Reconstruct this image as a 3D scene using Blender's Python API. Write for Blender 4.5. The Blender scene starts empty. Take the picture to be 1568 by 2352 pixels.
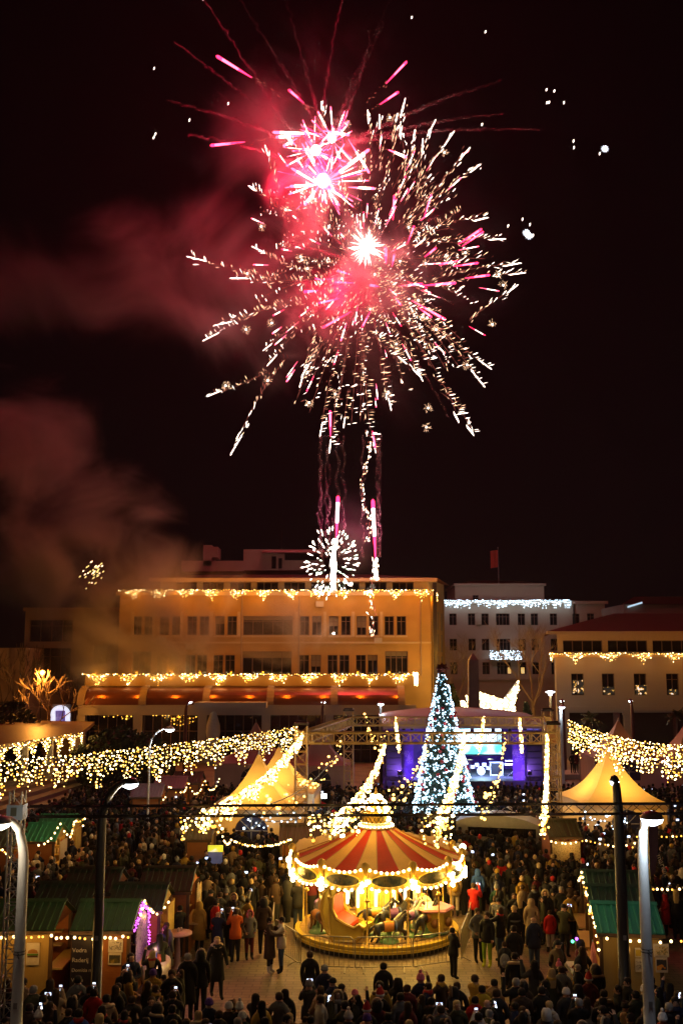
import bpy, math, random
from math import sin, cos, pi, radians as R, sqrt, atan2
from mathutils import Vector, Matrix
rnd = random.Random(11)
SC = bpy.context.scene
COL = SC.collection

# ---------------------------------------------------------------- camera
CAMH, FPX, TILT = 9.9, 35 / 24 * 1568, R(8.556)
cam = bpy.data.objects.new('camera', bpy.data.cameras.new('camera'))
COL.objects.link(cam)
cam.data.sensor_fit = 'VERTICAL'; cam.data.sensor_height = 36; cam.data.sensor_width = 24; cam.data.lens = 35
cam.data.clip_end = 2000; cam.data.clip_start = 0.1
cam.location = (0, 0, CAMH); cam.rotation_euler = (pi / 2 + TILT, 0, 0)
SC.camera = cam
# ---------------------------------------------------------------- night sky
w = bpy.data.worlds.new('World'); SC.world = w; w.use_nodes = True
nt = w.node_tree
sky = nt.nodes.new('ShaderNodeTexSky'); sky.sky_type = 'NISHITA'; sky.sun_disc = False
sky.sun_elevation = R(12); sky.sun_rotation = R(200)
hs = nt.nodes.new('ShaderNodeHueSaturation'); hs.inputs['Saturation'].default_value = 0.35
mx = nt.nodes.new('ShaderNodeMix'); mx.data_type = 'RGBA'; mx.blend_type = 'MULTIPLY'; mx.inputs[0].default_value = 1
mx.inputs[7].default_value = (1, 0.35, 0.42, 1)
nt.links.new(sky.outputs[0], hs.inputs['Color']); nt.links.new(hs.outputs[0], mx.inputs[6])
bg = nt.nodes['Background']; nt.links.new(mx.outputs[2], bg.inputs[0]); bg.inputs[1].default_value = 0.0006
# faint moonlike sun lamp, added as ambient fill
sl = bpy.data.lights.new('moonlike_fill', 'SUN'); sl.energy = 0.004; sl.angle = R(0.5); sl.color = (1, 0.9, 0.8)
so = bpy.data.objects.new('moonlike_fill', sl); COL.objects.link(so); so.rotation_euler = (R(78), 0, R(20))
SC.view_settings.view_transform = 'Standard'; SC.view_settings.look = 'None'
SC.view_settings.exposure = 0; SC.view_settings.gamma = 1; SC.view_settings.use_curve_mapping = False
SC.render.engine = 'CYCLES'
cy = SC.cycles
cy.use_denoising = True
try: cy.denoiser = 'OPENIMAGEDENOISE'; cy.denoising_input_passes = 'RGB_ALBEDO_NORMAL'
except Exception: pass
cy.sample_clamp_indirect = 2.0; cy.sample_clamp_direct = 0
cy.max_bounces = 4; cy.diffuse_bounces = 2; cy.glossy_bounces = 2; cy.transmission_bounces = 2
cy.volume_bounces = 0; cy.transparent_max_bounces = 16
cy.volume_step_rate = 3.2; cy.volume_max_steps = 32
cy.caustics_reflective = False; cy.caustics_refractive = False

# ---------------------------------------------------------------- placing
def P(px, py, Y):
    """world point at forward distance Y that lies on a sight line of the survey photograph"""
    u = (px - 784) / FPX; v = (1176 - py) / FPX
    dy = cos(TILT) - v * sin(TILT); dz = sin(TILT) + v * cos(TILT)
    s = Y / dy
    return Vector((u * s, Y, CAMH + dz * s))
def G(px, py, h=0.0):
    v = (1176 - py) / FPX
    dy = cos(TILT) - v * sin(TILT); dz = sin(TILT) + v * cos(TILT)
    return P(px, py, (h - CAMH) / dz * dy)

# ---------------------------------------------------------------- materials
MATS = {}
def _nt(name):
    m = bpy.data.materials.new(name); m.use_nodes = True
    return m, m.node_tree, m.node_tree.nodes['Principled BSDF']
def mat(name, col, rough=0.6, metal=0.0, noise=0.25, scale=6.0, bump=0.0, spec=0.5, tint=None):
    """painted / plain surface with uneven colour and fine relief"""
    if name in MATS: return MATS[name]
    m, t, b = _nt(name)
    b.inputs['Roughness'].default_value = rough; b.inputs['Metallic'].default_value = metal
    b.inputs['Specular IOR Level'].default_value = spec
    tc = t.nodes.new('ShaderNodeTexCoord')
    n = t.nodes.new('ShaderNodeTexNoise'); n.inputs['Scale'].default_value = scale; n.inputs['Detail'].default_value = 5
    t.links.new(tc.outputs['Object'], n.inputs['Vector'])
    mxn = t.nodes.new('ShaderNodeMix'); mxn.data_type = 'RGBA'
    c2 = tint or tuple(c * (1 - noise) for c in col)
    mxn.inputs[6].default_value = (*[min(1, c * (1 + noise * .5)) for c in col], 1); mxn.inputs[7].default_value = (*c2, 1)
    t.links.new(n.outputs['Fac'], mxn.inputs[0]); t.links.new(mxn.outputs[2], b.inputs['Base Color'])
    if bump:
        bp = t.nodes.new('ShaderNodeBump'); bp.inputs['Strength'].default_value = bump; bp.inputs['Distance'].default_value = 0.02
        t.links.new(n.outputs['Fac'], bp.inputs['Height']); t.links.new(bp.outputs[0], b.inputs['Normal'])
    MATS[name] = m
    return m
def emat(name, col, strength, sample=False):
    if name in MATS: return MATS[name]
    m, t, b = _nt(name)
    t.nodes.remove(b)
    e = t.nodes.new('ShaderNodeEmission'); e.inputs[0].default_value = (*col, 1); e.inputs[1].default_value = strength
    t.links.new(e.outputs[0], t.nodes['Material Output'].inputs['Surface'])
    m.cycles.emission_sampling = 'FRONT' if sample else 'NONE'
    MATS[name] = m
    return m
def wood(name, c1, c2, sc=(1.2, 1.2, 14)):
    if name in MATS: return MATS[name]
    m, t, b = _nt(name)
    tc = t.nodes.new('ShaderNodeTexCoord'); mp = t.nodes.new('ShaderNodeMapping'); mp.inputs['Scale'].default_value = sc
    n = t.nodes.new('ShaderNodeTexNoise'); n.inputs['Scale'].default_value = 2; n.inputs['Detail'].default_value = 6; n.inputs['Distortion'].default_value = .6
    mxn = t.nodes.new('ShaderNodeMix'); mxn.data_type = 'RGBA'
    mxn.inputs[6].default_value = (*c1, 1); mxn.inputs[7].default_value = (*c2, 1)
    t.links.new(tc.outputs['Object'], mp.inputs[0]); t.links.new(mp.outputs[0], n.inputs['Vector'])
    t.links.new(n.outputs['Fac'], mxn.inputs[0]); t.links.new(mxn.outputs[2], b.inputs['Base Color'])
    b.inputs['Roughness'].default_value = .65
    MATS[name] = m
    return m
def cloth(name, col, transl=0.25):
    """tent fabric that lets some light through"""
    if name in MATS: return MATS[name]
    m, t, b = _nt(name)
    b.inputs['Base Color'].default_value = (*col, 1); b.inputs['Roughness'].default_value = .55
    tr = t.nodes.new('ShaderNodeBsdfTranslucent'); tr.inputs[0].default_value = (*col, 1)
    n = t.nodes.new('ShaderNodeTexNoise'); n.inputs['Scale'].default_value = 1.5; n.inputs['Detail'].default_value = 4
    tc = t.nodes.new('ShaderNodeTexCoord'); t.links.new(tc.outputs['Object'], n.inputs['Vector'])
    bp = t.nodes.new('ShaderNodeBump'); bp.inputs['Strength'].default_value = .35; bp.inputs['Distance'].default_value = .08
    t.links.new(n.outputs['Fac'], bp.inputs['Height']); t.links.new(bp.outputs[0], b.inputs['Normal'])
    ms = t.nodes.new('ShaderNodeMixShader'); ms.inputs[0].default_value = transl
    t.links.new(b.outputs[0], ms.inputs[1]); t.links.new(tr.outputs[0], ms.inputs[2])
    t.links.new(ms.outputs[0], t.nodes['Material Output'].inputs['Surface'])
    MATS[name] = m
    return m
def printed(name, ramp, scale=4.0, rough=.5, emit=0.0, kind='noise'):
    """flat print: blotches of several inks"""
    if name in MATS: return MATS[name]
    m, t, b = _nt(name)
    tc = t.nodes.new('ShaderNodeTexCoord')
    if kind == 'voronoi':
        n = t.nodes.new('ShaderNodeTexVoronoi'); out = n.outputs['Distance']
    else:
        n = t.nodes.new('ShaderNodeTexNoise'); n.inputs['Detail'].default_value = 3; out = n.outputs['Fac']
    n.inputs['Scale'].default_value = scale
    t.links.new(tc.outputs['Object'], n.inputs['Vector'])
    r = t.nodes.new('ShaderNodeValToRGB'); r.color_ramp.interpolation = 'CONSTANT' if emit == 0 else 'LINEAR'
    while len(r.color_ramp.elements) < len(ramp): r.color_ramp.elements.new(.5)
    for e, (p, c) in zip(r.color_ramp.elements, ramp): e.position = p; e.color = (*c, 1)
    t.links.new(out, r.inputs[0]); t.links.new(r.outputs[0], b.inputs['Base Color'])
    b.inputs['Roughness'].default_value = rough
    if emit:
        t.links.new(r.outputs[0], b.inputs['Emission Color']); b.inputs['Emission Strength'].default_value = emit
    MATS[name] = m
    return m

# ---------------------------------------------------------------- mesh builder
ICO = None
def _ico():
    t = (1 + sqrt(5)) / 2
    v = [(-1, t, 0), (1, t, 0), (-1, -t, 0), (1, -t, 0), (0, -1, t), (0, 1, t), (0, -1, -t), (0, 1, -t), (t, 0, -1), (t, 0, 1), (-t, 0, -1), (-t, 0, 1)]
    L = sqrt(1 + t * t)
    f = [(0, 11, 5), (0, 5, 1), (0, 1, 7), (0, 7, 10), (0, 10, 11), (1, 5, 9), (5, 11, 4), (11, 10, 2), (10, 7, 6), (7, 1, 8), (3, 9, 4), (3, 4, 2), (3, 2, 6), (3, 6, 8), (3, 8, 9), (4, 9, 5), (2, 4, 11), (6, 2, 10), (8, 6, 7), (9, 8, 1)]
    return [tuple(c / L for c in p) for p in v], f
ICO = _ico()
OCT = ([(1, 0, 0), (-1, 0, 0), (0, 1, 0), (0, -1, 0), (0, 0, 1), (0, 0, -1)], [(0, 2, 4), (2, 1, 4), (1, 3, 4), (3, 0, 4), (2, 0, 5), (1, 2, 5), (3, 1, 5), (0, 3, 5)])
class MB:
    def __init__(s): s.v, s.f, s.m = [], [], []
    def face(s, pts, m=0):
        o = len(s.v); s.v += [tuple(p) for p in pts]; s.f.append(tuple(range(o, o + len(pts)))); s.m.append(m); return s
    def box(s, x0, x1, y0, y1, z0, z1, m=0):
        o = len(s.v)
        s.v += [(x0, y0, z0), (x1, y0, z0), (x1, y1, z0), (x0, y1, z0), (x0, y0, z1), (x1, y0, z1), (x1, y1, z1), (x0, y1, z1)]
        for q in ((0, 3, 2, 1), (4, 5, 6, 7), (0, 1, 5, 4), (1, 2, 6, 5), (2, 3, 7, 6), (3, 0, 4, 7)):
            s.f.append(tuple(o + i for i in q)); s.m.append(m)
        return s
    def cbox(s, c, d, m=0, rz=0.0):
        o = len(s.v); s.box(-d[0] / 2, d[0] / 2, -d[1] / 2, d[1] / 2, -d[2] / 2, d[2] / 2, m)
        ca, sa = cos(rz), sin(rz)
        for i in range(o, o + 8):
            x, y, z = s.v[i]; s.v[i] = (c[0] + x * ca - y * sa, c[1] + x * sa + y * ca, c[2] + z)
        return s
    def prism(s, poly, h, m=0):
        """poly: list of 3D points (planar), extruded by vector h"""
        h = Vector(h); n = len(poly); o = len(s.v)
        s.v += [tuple(p) for p in poly] + [tuple(Vector(p) + h) for p in poly]
        s.f.append(tuple(range(o + n - 1, o - 1, -1))); s.f.append(tuple(range(o + n, o + 2 * n))); s.m += [m, m]
        for i in range(n):
            j = (i + 1) % n; s.f.append((o + i, o + j, o + n + j, o + n + i)); s.m.append(m)
        return s
    def tube(s, pts, r, n=6, m=0, cap=True):
        pts = [Vector(p) for p in pts]; k = len(pts); o = len(s.v)
        rr = r if isinstance(r, (list, tuple)) else [r] * k
        for i, p in enumerate(pts):
            d = (pts[min(i + 1, k - 1)] - pts[max(i - 1, 0)])
            d = d.normalized() if d.length > 1e-9 else Vector((0, 0, 1))
            a = Vector((0, 0, 1)) if abs(d.z) < .9 else Vector((1, 0, 0))
            u = d.cross(a).normalized(); w_ = d.cross(u)
            for j in range(n):
                q = p + (u * cos(2 * pi * j / n) + w_ * sin(2 * pi * j / n)) * rr[i]; s.v.append(tuple(q))
        for i in range(k - 1):
            for j in range(n):
                a = o + i * n + j; b = o + i * n + (j + 1) % n; s.f.append((a, b, b + n, a + n)); s.m.append(m)
        if cap:
            s.f.append(tuple(o + j for j in range(n))); s.f.append(tuple(o + (k - 1) * n + j for j in range(n - 1, -1, -1))); s.m += [m, m]
        return s
    def lathe(s, prof, n=16, c=(0, 0, 0), m=0, sx=1, sy=1, a0=0.0, a1=2 * pi, cap=False):
        o = len(s.v); full = abs(a1 - a0 - 2 * pi) < 1e-6; cols = n if full else n + 1
        for (r, z) in prof:
            for j in range(cols):
                a = a0 + (a1 - a0) * j / n; s.v.append((c[0] + r * cos(a) * sx, c[1] + r * sin(a) * sy, c[2] + z))
        for i in range(len(prof) - 1):
            for j in range(n):
                a = o + i * cols + j; b = o + i * cols + (j + 1) % cols; s.f.append((a, b, b + cols, a + cols)); s.m.append(m)
        if cap:
            for i in (0, len(prof) - 1):
                q = [o + i * cols + j for j in range(cols)]; s.f.append(tuple(q if i else q[::-1])); s.m.append(m)
        return s
    def ball(s, c, r, m=0, src=None, sc=(1, 1, 1)):
        V, F = src or ICO; o = len(s.v)
        s.v += [(c[0] + x * r * sc[0], c[1] + y * r * sc[1], c[2] + z * r * sc[2]) for x, y, z in V]
        s.f += [tuple(o + i for i in q) for q in F]; s.m += [m] * len(F)
        return s
    def sphere(s, c, r, n=12, k=8, m=0, sc=(1, 1, 1)):
        return s.lathe([(r * sin(pi * i / k) * 1.0 + 1e-5, -r * cos(pi * i / k) * sc[2]) for i in range(k + 1)], n, c, m, sc[0], sc[1])
    def dart(s, a, b, r, m=0):
        """a spark: spindle of eight faces"""
        a, b = Vector(a), Vector(b); d = (b - a).normalized()
        q = Vector((0, 0, 1)) if abs(d.z) < .9 else Vector((1, 0, 0))
        u = d.cross(q).normalized() * r; w_ = d.cross(u).normalized() * r; c = a.lerp(b, .6); o = len(s.v)
        s.v += [tuple(p) for p in (a, b, c + u, c + w_, c - u, c - w_)]
        for i in range(4):
            j = 2 + (i + 1) % 4; s.f += [(o, o + 2 + i, o + j), (o + 1, o + j, o + 2 + i)]; s.m += [m, m]
        return s
    def mesh(s, name, mats, smooth=False, org=(0, 0, 0)):
        me = bpy.data.meshes.new(name)
        ox, oy, oz = org
        me.from_pydata([(x - ox, y - oy, z - oz) for x, y, z in s.v], [], s.f)
        for mm in (mats if isinstance(mats, (list, tuple)) else [mats]): me.materials.append(mm)
        if any(s.m): me.polygons.foreach_set('material_index', s.m)
        if smooth: me.polygons.foreach_set('use_smooth', [True] * len(s.f))
        me.validate(); me.update()
        return me
    def build(s, name, mats, parent=None, smooth=False, world=True, **kw):
        """world=True: coordinates are scene coordinates (the parent is unrotated)"""
        org = parent_loc(parent) if (parent is not None and world) else (0, 0, 0)
        return O(name, s.mesh(name, mats, smooth, org), parent, **kw)
def parent_loc(o):
    l = Vector((0, 0, 0))
    while o is not None: l = l + o.location; o = o.parent
    return l
def O(name, data, parent=None, loc=None, rot=None, kind=None):
    o = bpy.data.objects.new(name, data); COL.objects.link(o)
    if parent is not None: o.parent = parent
    if loc is not None: o.location = loc
    if rot is not None: o.rotation_euler = rot
    if kind: o['kind'] = kind
    return o
def tag(o, label=None, cat=None, group=None, kind=None):
    if label: o['label'] = label
    if cat: o['category'] = cat
    if group: o['group'] = group
    if kind: o['kind'] = kind
    return o
def T(name, label, cat, loc=(0, 0, 0), rz=0.0, group=None):
    return tag(O(name, None, None, loc, (0, 0, rz)), label, cat, group)
def lamp(parent, loc, power, col, size=.06, world=True, spot=None):
    l = bpy.data.lights.new('lamp_light', 'SPOT' if spot else 'POINT'); l.energy = power; l.color = col; l.shadow_soft_size = size
    o = bpy.data.objects.new('lamp_light', l); COL.objects.link(o); o.parent = parent
    o.location = Vector(loc) - (parent_loc(parent) if world and parent else Vector((0, 0, 0)))
    if spot:
        l.spot_size, l.spot_blend = spot[1], .6
        o.rotation_euler = Vector(spot[0]).to_track_quat('-Z', 'Y').to_euler()
    return o

WARM = (1.0, 0.47, 0.09); AMBER = (1.0, 0.31, 0.012); COOL = (0.72, 0.86, 1.0)
M_BULB = emat('bulb_warm', (1.0, .56, .12), 6)
M_BULBB = emat('bulb_bright', (1.0, .72, .32), 15)
M_BULBA = emat('bulb_amber', (1.0, .45, .05), 3.4)
M_BULBC = emat('bulb_cool', (.62, .82, 1.0), 6.0)
M_BULBC2 = emat('bulb_cool_dim', (.25, .62, .85), 1.6)
M_WIRE = mat('cable_black', (.015, .013, .012), .6)
M_STEEL = mat('galvanised_steel', (.38, .37, .36), .4, .8)
M_DKSTEEL = mat('dark_steel', (.03, .022, .022), .5, .2)
M_GOLDLIT = mat('gold_lit_truss', (.58, .40, .17), .5, .1)  # truss metal with the warm gold light put into its colour

# ---------------------------------------------------------------- ground
g = MB(); N = 24
g.face([(-700, -60, 0), (700, -60, 0), (700, 1200, 0), (-700, 1200, 0)])
m, t, b = _nt('plaza_paving')
tc = t.nodes.new('ShaderNodeTexCoord')
br = t.nodes.new('ShaderNodeTexBrick'); br.inputs['Scale'].default_value = 1.0; br.inputs['Mortar Size'].default_value = .02
br.inputs['Color1'].default_value = (.32, .235, .15, 1); br.inputs['Color2'].default_value = (.27, .195, .125, 1); br.inputs['Mortar'].default_value = (.17, .125, .085, 1)
n1 = t.nodes.new('ShaderNodeTexNoise'); n1.inputs['Scale'].default_value = .55; n1.inputs['Detail'].default_value = 7
n2 = t.nodes.new('ShaderNodeTexNoise'); n2.inputs['Scale'].default_value = 30; n2.inputs['Detail'].default_value = 3
mm = t.nodes.new('ShaderNodeMix'); mm.data_type = 'RGBA'; mm.blend_type = 'MULTIPLY'; mm.inputs[0].default_value = .75
cr = t.nodes.new('ShaderNodeValToRGB'); cr.color_ramp.elements[0].position = .3; cr.color_ramp.elements[0].color = (.28, .25, .22, 1); cr.color_ramp.elements[1].position = .7
for a in (br, n1, n2): t.links.new(tc.outputs['Object'], a.inputs['Vector'])
t.links.new(n1.outputs[0], cr.inputs[0]); t.links.new(br.outputs[0], mm.inputs[6]); t.links.new(cr.outputs[0], mm.inputs[7])
t.links.new(mm.outputs[2], b.inputs['Base Color']); b.inputs['Roughness'].default_value = .62
bp = t.nodes.new('ShaderNodeBump'); bp.inputs['Strength'].default_value = .25; bp.inputs['Distance'].default_value = .01
t.links.new(n2.outputs[0], bp.inputs['Height']); t.links.new(bp.outputs[0], b.inputs['Normal'])
tag(g.build('ground', m), kind='structure')

# ================================================================ BUILDINGS
M_WALL = mat('ochre_render', (.42, .26, .075), .85, noise=.38, scale=.45, bump=.1)
M_WALLD = mat('dull_render', (.30, .22, .16), .85, noise=.3, scale=.4)
M_WHITEW = mat('white_render', (.44, .36, .26), .8, noise=.15, scale=.5)
M_CREAMW = mat('cream_render', (.45, .41, .35), .8, noise=.15, scale=.5)
M_TRIM = mat('pale_stone_trim', (.48, .37, .22), .7, noise=.15)
M_GLASS = mat('dark_window_glass', (.018, .016, .017), .05, noise=.3, spec=.6)
M_FRAME = mat('brown_window_frame', (.16, .10, .07), .6)
def tile_roof(name, c1, c2):
    m, t, b = _nt(name)
    tc = t.nodes.new('ShaderNodeTexCoord'); wv = t.nodes.new('ShaderNodeTexWave'); wv.inputs['Scale'].default_value = 1.3; wv.inputs['Distortion'].default_value = .4
    t.links.new(tc.outputs['Object'], wv.inputs['Vector'])
    mxn = t.nodes.new('ShaderNodeMix'); mxn.data_type = 'RGBA'; mxn.inputs[6].default_value = (*c1, 1); mxn.inputs[7].default_value = (*c2, 1)
    t.links.new(wv.outputs['Fac'], mxn.inputs[0]); t.links.new(mxn.outputs[2], b.inputs['Base Color']); b.inputs['Roughness'].default_value = .8
    bp = t.nodes.new('ShaderNodeBump'); bp.inputs['Distance'].default_value = .1; t.links.new(wv.outputs['Fac'], bp.inputs['Height']); t.links.new(bp.outputs[0], b.inputs['Normal'])
    return m
M_ROOF = tile_roof('red_roof_tiles', (.17, .05, .04), (.11, .03, .025))
M_COPPER = mat('brown_metal_vault', (.26, .09, .055), .3, .75, noise=.35, scale=.8)

def holed_wall(mb, x0, x1, z0, z1, y, holes, depth=.35, m=0):
    """front wall at y with recessed openings; holes = (xa, xb, za, zb)"""
    xs = sorted({x0, x1, *[h[0] for h in holes], *[h[1] for h in holes]}); zs = sorted({z0, z1, *[h[2] for h in holes], *[h[3] for h in holes]})
    for i in range(len(xs) - 1):
        for j in range(len(zs) - 1):
            cx, cz = (xs[i] + xs[i + 1]) / 2, (zs[j] + zs[j + 1]) / 2
            if any(a < cx < b_ and c < cz < d for a, b_, c, d in holes): continue
            mb.face([(xs[i], y, zs[j]), (xs[i + 1], y, zs[j]), (xs[i + 1], y, zs[j + 1]), (xs[i], y, zs[j + 1])], m)
    for a, b_, c, d in holes:
        yy = y + depth
        mb.face([(a, y, c), (a, y, d), (a, yy, d), (a, yy, c)], m).face([(b_, y, d), (b_, y, c), (b_, yy, c), (b_, yy, d)], m)
        mb.face([(a, y, c), (a, yy, c), (b_, yy, c), (b_, y, c)], m).face([(a, y, d), (b_, y, d), (b_, yy, d), (a, yy, d)], m)
WCACHE = {}
def window(parent, xa, xb, za, zb, y, nv=1, top=True, frame=M_FRAME, glass=M_GLASS):
    w_, h = round(xb - xa, 2), round(zb - za, 2); key = (w_, h, nv, top, frame.name, glass.name)
    if key not in WCACHE:
        f = MB(); t_ = .07
        f.box(-w_ / 2, w_ / 2, 0, .08, -h / 2, -h / 2 + t_).box(-w_ / 2, w_ / 2, 0, .08, h / 2 - t_, h / 2)
        f.box(-w_ / 2, -w_ / 2 + t_, .001, .079, -h / 2 + t_, h / 2 - t_).box(w_ / 2 - t_, w_ / 2, .001, .079, -h / 2 + t_, h / 2 - t_)
        for k in range(1, nv + 1):
            x = -w_ / 2 + w_ * k / (nv + 1); f.box(x - .04, x + .04, .004, .076, -h / 2 + t_, h / 2 - t_)
        if top: f.box(-w_ / 2 + t_, w_ / 2 - t_, .008, .07, h * .22 - .03, h * .22 + .03)
        p = MB().box(-w_ / 2 + .02, w_ / 2 - .02, .081, .1, -h / 2 + .02, h / 2 - .02)
        WCACHE[key] = (f.mesh('window', frame), p.mesh('pane', glass))
    fm, pm = WCACHE[key]
    o = O('window', fm, parent, Vector(((xa + xb) / 2, y, (za + zb) / 2)) - parent_loc(parent))
    O('pane', pm, o)
    return o
def icicles(name, label, pts, drop, step, r=.045, dz=.16, mats=(M_BULB,), src=None, lights=0, power=0, lcol=WARM, group=None, sub=None, sag=0.0, jit=.05, loff=(0, -.6, -.3), wire=True, cat='light string', thick=0.0):
    """string lights along pts, icicle strands hanging drop(t) metres"""
    pts = [Vector(p) for p in pts]; seg = [(pts[i + 1] - pts[i]).length for i in range(len(pts) - 1)]; L = sum(seg)
    def at(t):
        s_ = t * L; i = 0
        while i < len(seg) - 1 and s_ > seg[i]: s_ -= seg[i]; i += 1
        p = pts[i].lerp(pts[i + 1], s_ / seg[i]); p.z -= sag * 4 * t * (1 - t); return p
    e = T(name, label, cat, at(.5), 0, group)
    wm, bm = MB(), MB()
    if wire: wm.tube([at(i / 40) for i in range(41)], .02, 3)
    n = max(2, int(L / step))
    for i in range(n + 1):
        t_ = i / n; p = at(t_); d = drop(t_, i); k = max(1, int(d / dz) + 1)
        if wire and k > 1: wm.tube([p, p - Vector((0, 0, d))], .007, 3, cap=False)
        for j in range(k):
            q = p + Vector((rnd.uniform(-jit, jit), rnd.uniform(-jit - thick, jit + thick), -j * dz + rnd.uniform(-.4, .4) * dz))
            bm.ball(q, r * rnd.choice((.5, .75, .9, 1, 1.4)), rnd.randrange(len(mats)), src)
    if wire: wm.build('wire', M_WIRE, e)
    bm.build('bulbs', list(mats), e, kind='stuff')
    for i in range(lights): lamp(e, at((i + .5) / lights) + Vector(loff), power, lcol, .1)
    return e

# ---- main building with the terrace
D1 = 110.0
def X(px, d): return P(px, 1500, d).x
def Z(py, d): return P(784, py, d).z
def box_bld(px0, px1, py, d): return X(px0, d), X(px1, d), Z(py, d)
mx0, mx1 = X(272, D1), X(990, D1)
main = T('main_building', 'long ochre four storey building behind the square, gold icicle lights along two ledges', 'building', (0, D1, 0))
zl, zt = Z(1366, D1), Z(1326, D1)
holes = []; wins = []
def addw(pa, pb, ya, yb, nv=1):
    h = (X(pa, D1), X(pb, D1), Z(yb, D1), Z(ya, D1)); holes.append(h); wins.append((h, nv))
for c in (327, 390, 454, 518, 713, 780, 844, 908):
    addw(c - 25, c - 3, 1415, 1459); addw(c + 3, c + 25, 1415, 1459)
addw(557, 672, 1415, 1459, 4)
addw(305, 348, 1496, 1549, 2); addw(557, 670, 1496, 1549, 4); addw(884, 936, 1496, 1549, 3)
for c in (386, 451, 515, 712, 777, 842):
    addw(c - 25, c - 2, 1504, 1549); addw(c + 2, c + 25, 1504, 1549)
wl = MB(); holed_wall(wl, mx0, mx1, 0, zl, D1, holes)
# chamfered flank, far side, left side
fx, fy = X(1021, 121), 121.0
wl.face([(mx1, D1, 0), (fx, fy, 0), (fx, fy, zl), (mx1, D1, zl)]).face([(fx, fy, 0), (fx, 135, 0), (fx, 135, zl), (fx, fy, zl)])
wl.face([(mx0, 135, 0), (mx0, D1, 0), (mx0, D1, zl), (mx0, 135, zl)]).face([(mx0, D1, zl), (mx1, D1, zl), (fx, fy, zl), (fx, 135, zl), (mx0, 135, zl)])
wl.build('wall', M_WALL, main)
M_BLIND = mat('window_blind', (.22, .17, .11), .8, noise=.2)
for h, nv in wins:
    wo = window(main, *h, D1 + .22, nv)
    if rnd.random() < .45: f_ = rnd.uniform(.2, .6); MB().box(h[0] + .08, h[1] - .08, D1 + .295, D1 + .3, h[3] - (h[3] - h[2]) * f_, h[3] - .06).build('blind', M_BLIND, wo)
for px, py in ((372, 1470), (734, 1388), (436, 1485), (868, 1471)): MB().box(X(px, D1) - .42, X(px, D1) + .42, D1 - .4, D1 - .003, Z(py, D1) - .3, Z(py, D1) + .3).build('air_conditioner', M_CREAMW, main)
for px in (680, 548, 960): MB().tube([(X(px, D1) + .3, D1 - .09, zl - .2), (X(px, D1) + .3, D1 - .09, 8.4)], .07, 5).build('downpipe', M_WALLD, main)
tr = MB()
tr.box(mx0 - .4, mx1 + .3, D1 - .35, D1 - .004, zl - .1, zl + .35).box(mx0, mx1, D1 - .12, D1 - .004, Z(1478, D1), Z(1474, D1))
for h, nv in wins: tr.box(h[0] - .1, h[1] + .1, D1 - .14, D1 - .003, h[2] - .22, h[2] - .02)
for px in (548, 680, 303, 352, 416, 484, 746, 811, 876): tr.box(X(px, D1) - .16, X(px, D1) + .16, D1 - .1, D1 - .005, Z(1462, D1), Z(1405, D1))
tr.build('ledge', M_TRIM, main)
# flank windows
for k in range(3):
    for j in range(3):
        a = .2 + k * .27; p = Vector((mx1, D1, 0)).lerp(Vector((fx, fy, 0)), a)
        wmb = MB().box(-.55, .55, -.06, .02, -1.0, 1.0); o = wmb.build('window', M_BLIND, main, world=False)
        o.location = (p.x - .0, p.y - D1 - .03, Z(1528 - j * 53, D1)); o.rotation_euler = (0, 0, atan2(fy - D1, fx - mx1))
MB().box(mx1 + .25, mx1 + .65, D1 - .25, D1 + .2, 0, zt - .6).build('duct', M_DKSTEEL, main)
# recessed top storey
ts = MB(); yb = D1 + 2.2; th = []
x = X(392, D1)
while x < mx1 - 3.2: th.append((x, x + 2.4, zl + .5, zt - .35)); x += 3.05
holed_wall(ts, mx0 + 4, mx1, zl + .35, zt, yb, th); ts.face([(mx1, yb, zl), (fx, fy, zl), (fx, fy, zt), (mx1, yb, zt)])
ts.build('top_storey', M_TRIM, main)
for h in th: window(main, *h, yb + .2, 2, False)
rf = MB(); ex0, ex1 = mx0 + 3.0, mx1 + .8; rz = Z(1312, D1) + .6
rf.face([(ex0, yb - 1.6, zt), (ex1, yb - 1.6, zt), (ex1 - 7, yb + 9, rz), (ex0 + 5, yb + 9, rz)]).face([(ex1, yb - 1.6, zt), (fx + .8, fy + 1, zt), (fx - 6, fy + 8, rz), (ex1 - 7, yb + 9, rz)])
rf.face([(ex0, yb + 20, zt), (ex0, yb - 1.6, zt), (ex0 + 5, yb + 9, rz)])
roof = rf.build('roof', M_ROOF, main)
MB().box(ex0, ex1, yb - 1.66, yb - 1.3, zt - .4, zt - .02).build('eave', M_TRIM, main)
# rooftop boxes
pt = MB(); yp = D1 + 10.5
def rb(pa, pb, ya, yb_, d=yp, dep=4): return (X(pa, d), X(pb, d), d, d + dep, Z(yb_, d), Z(ya, d))
a = rb(556, 742, 1262, 1310); MB().box(*a).build('penthouse', M_WALLD, main)
MB().box(X(603, yp) - .1, X(745, yp), yp - 1.2, yp - .05, Z(1271, yp), Z(1267, yp)).build('penthouse_canopy', mat('pink_painted_metal', (.5, .2, .2), .4), main)
for pa, pb, ya, yb_ in ((622, 632, 1278, 1306), (638, 646, 1282, 1306), (652, 738, 1270, 1287)): MB().box(X(pa, yp), X(pb, yp), yp - .06, yp - .003, Z(yb_, yp), Z(ya, yp)).build('penthouse_window', M_GLASS, main)
c = MB().box(*rb(462, 482, 1252, 1300)); c.box(*rb(482, 496, 1256, 1280, yp + .02, 3)); c.build('chimney', M_WALLD, roof)
MB().box(*rb(412, 556, 1288, 1312)).build('parapet', M_WALLD, main)
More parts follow.
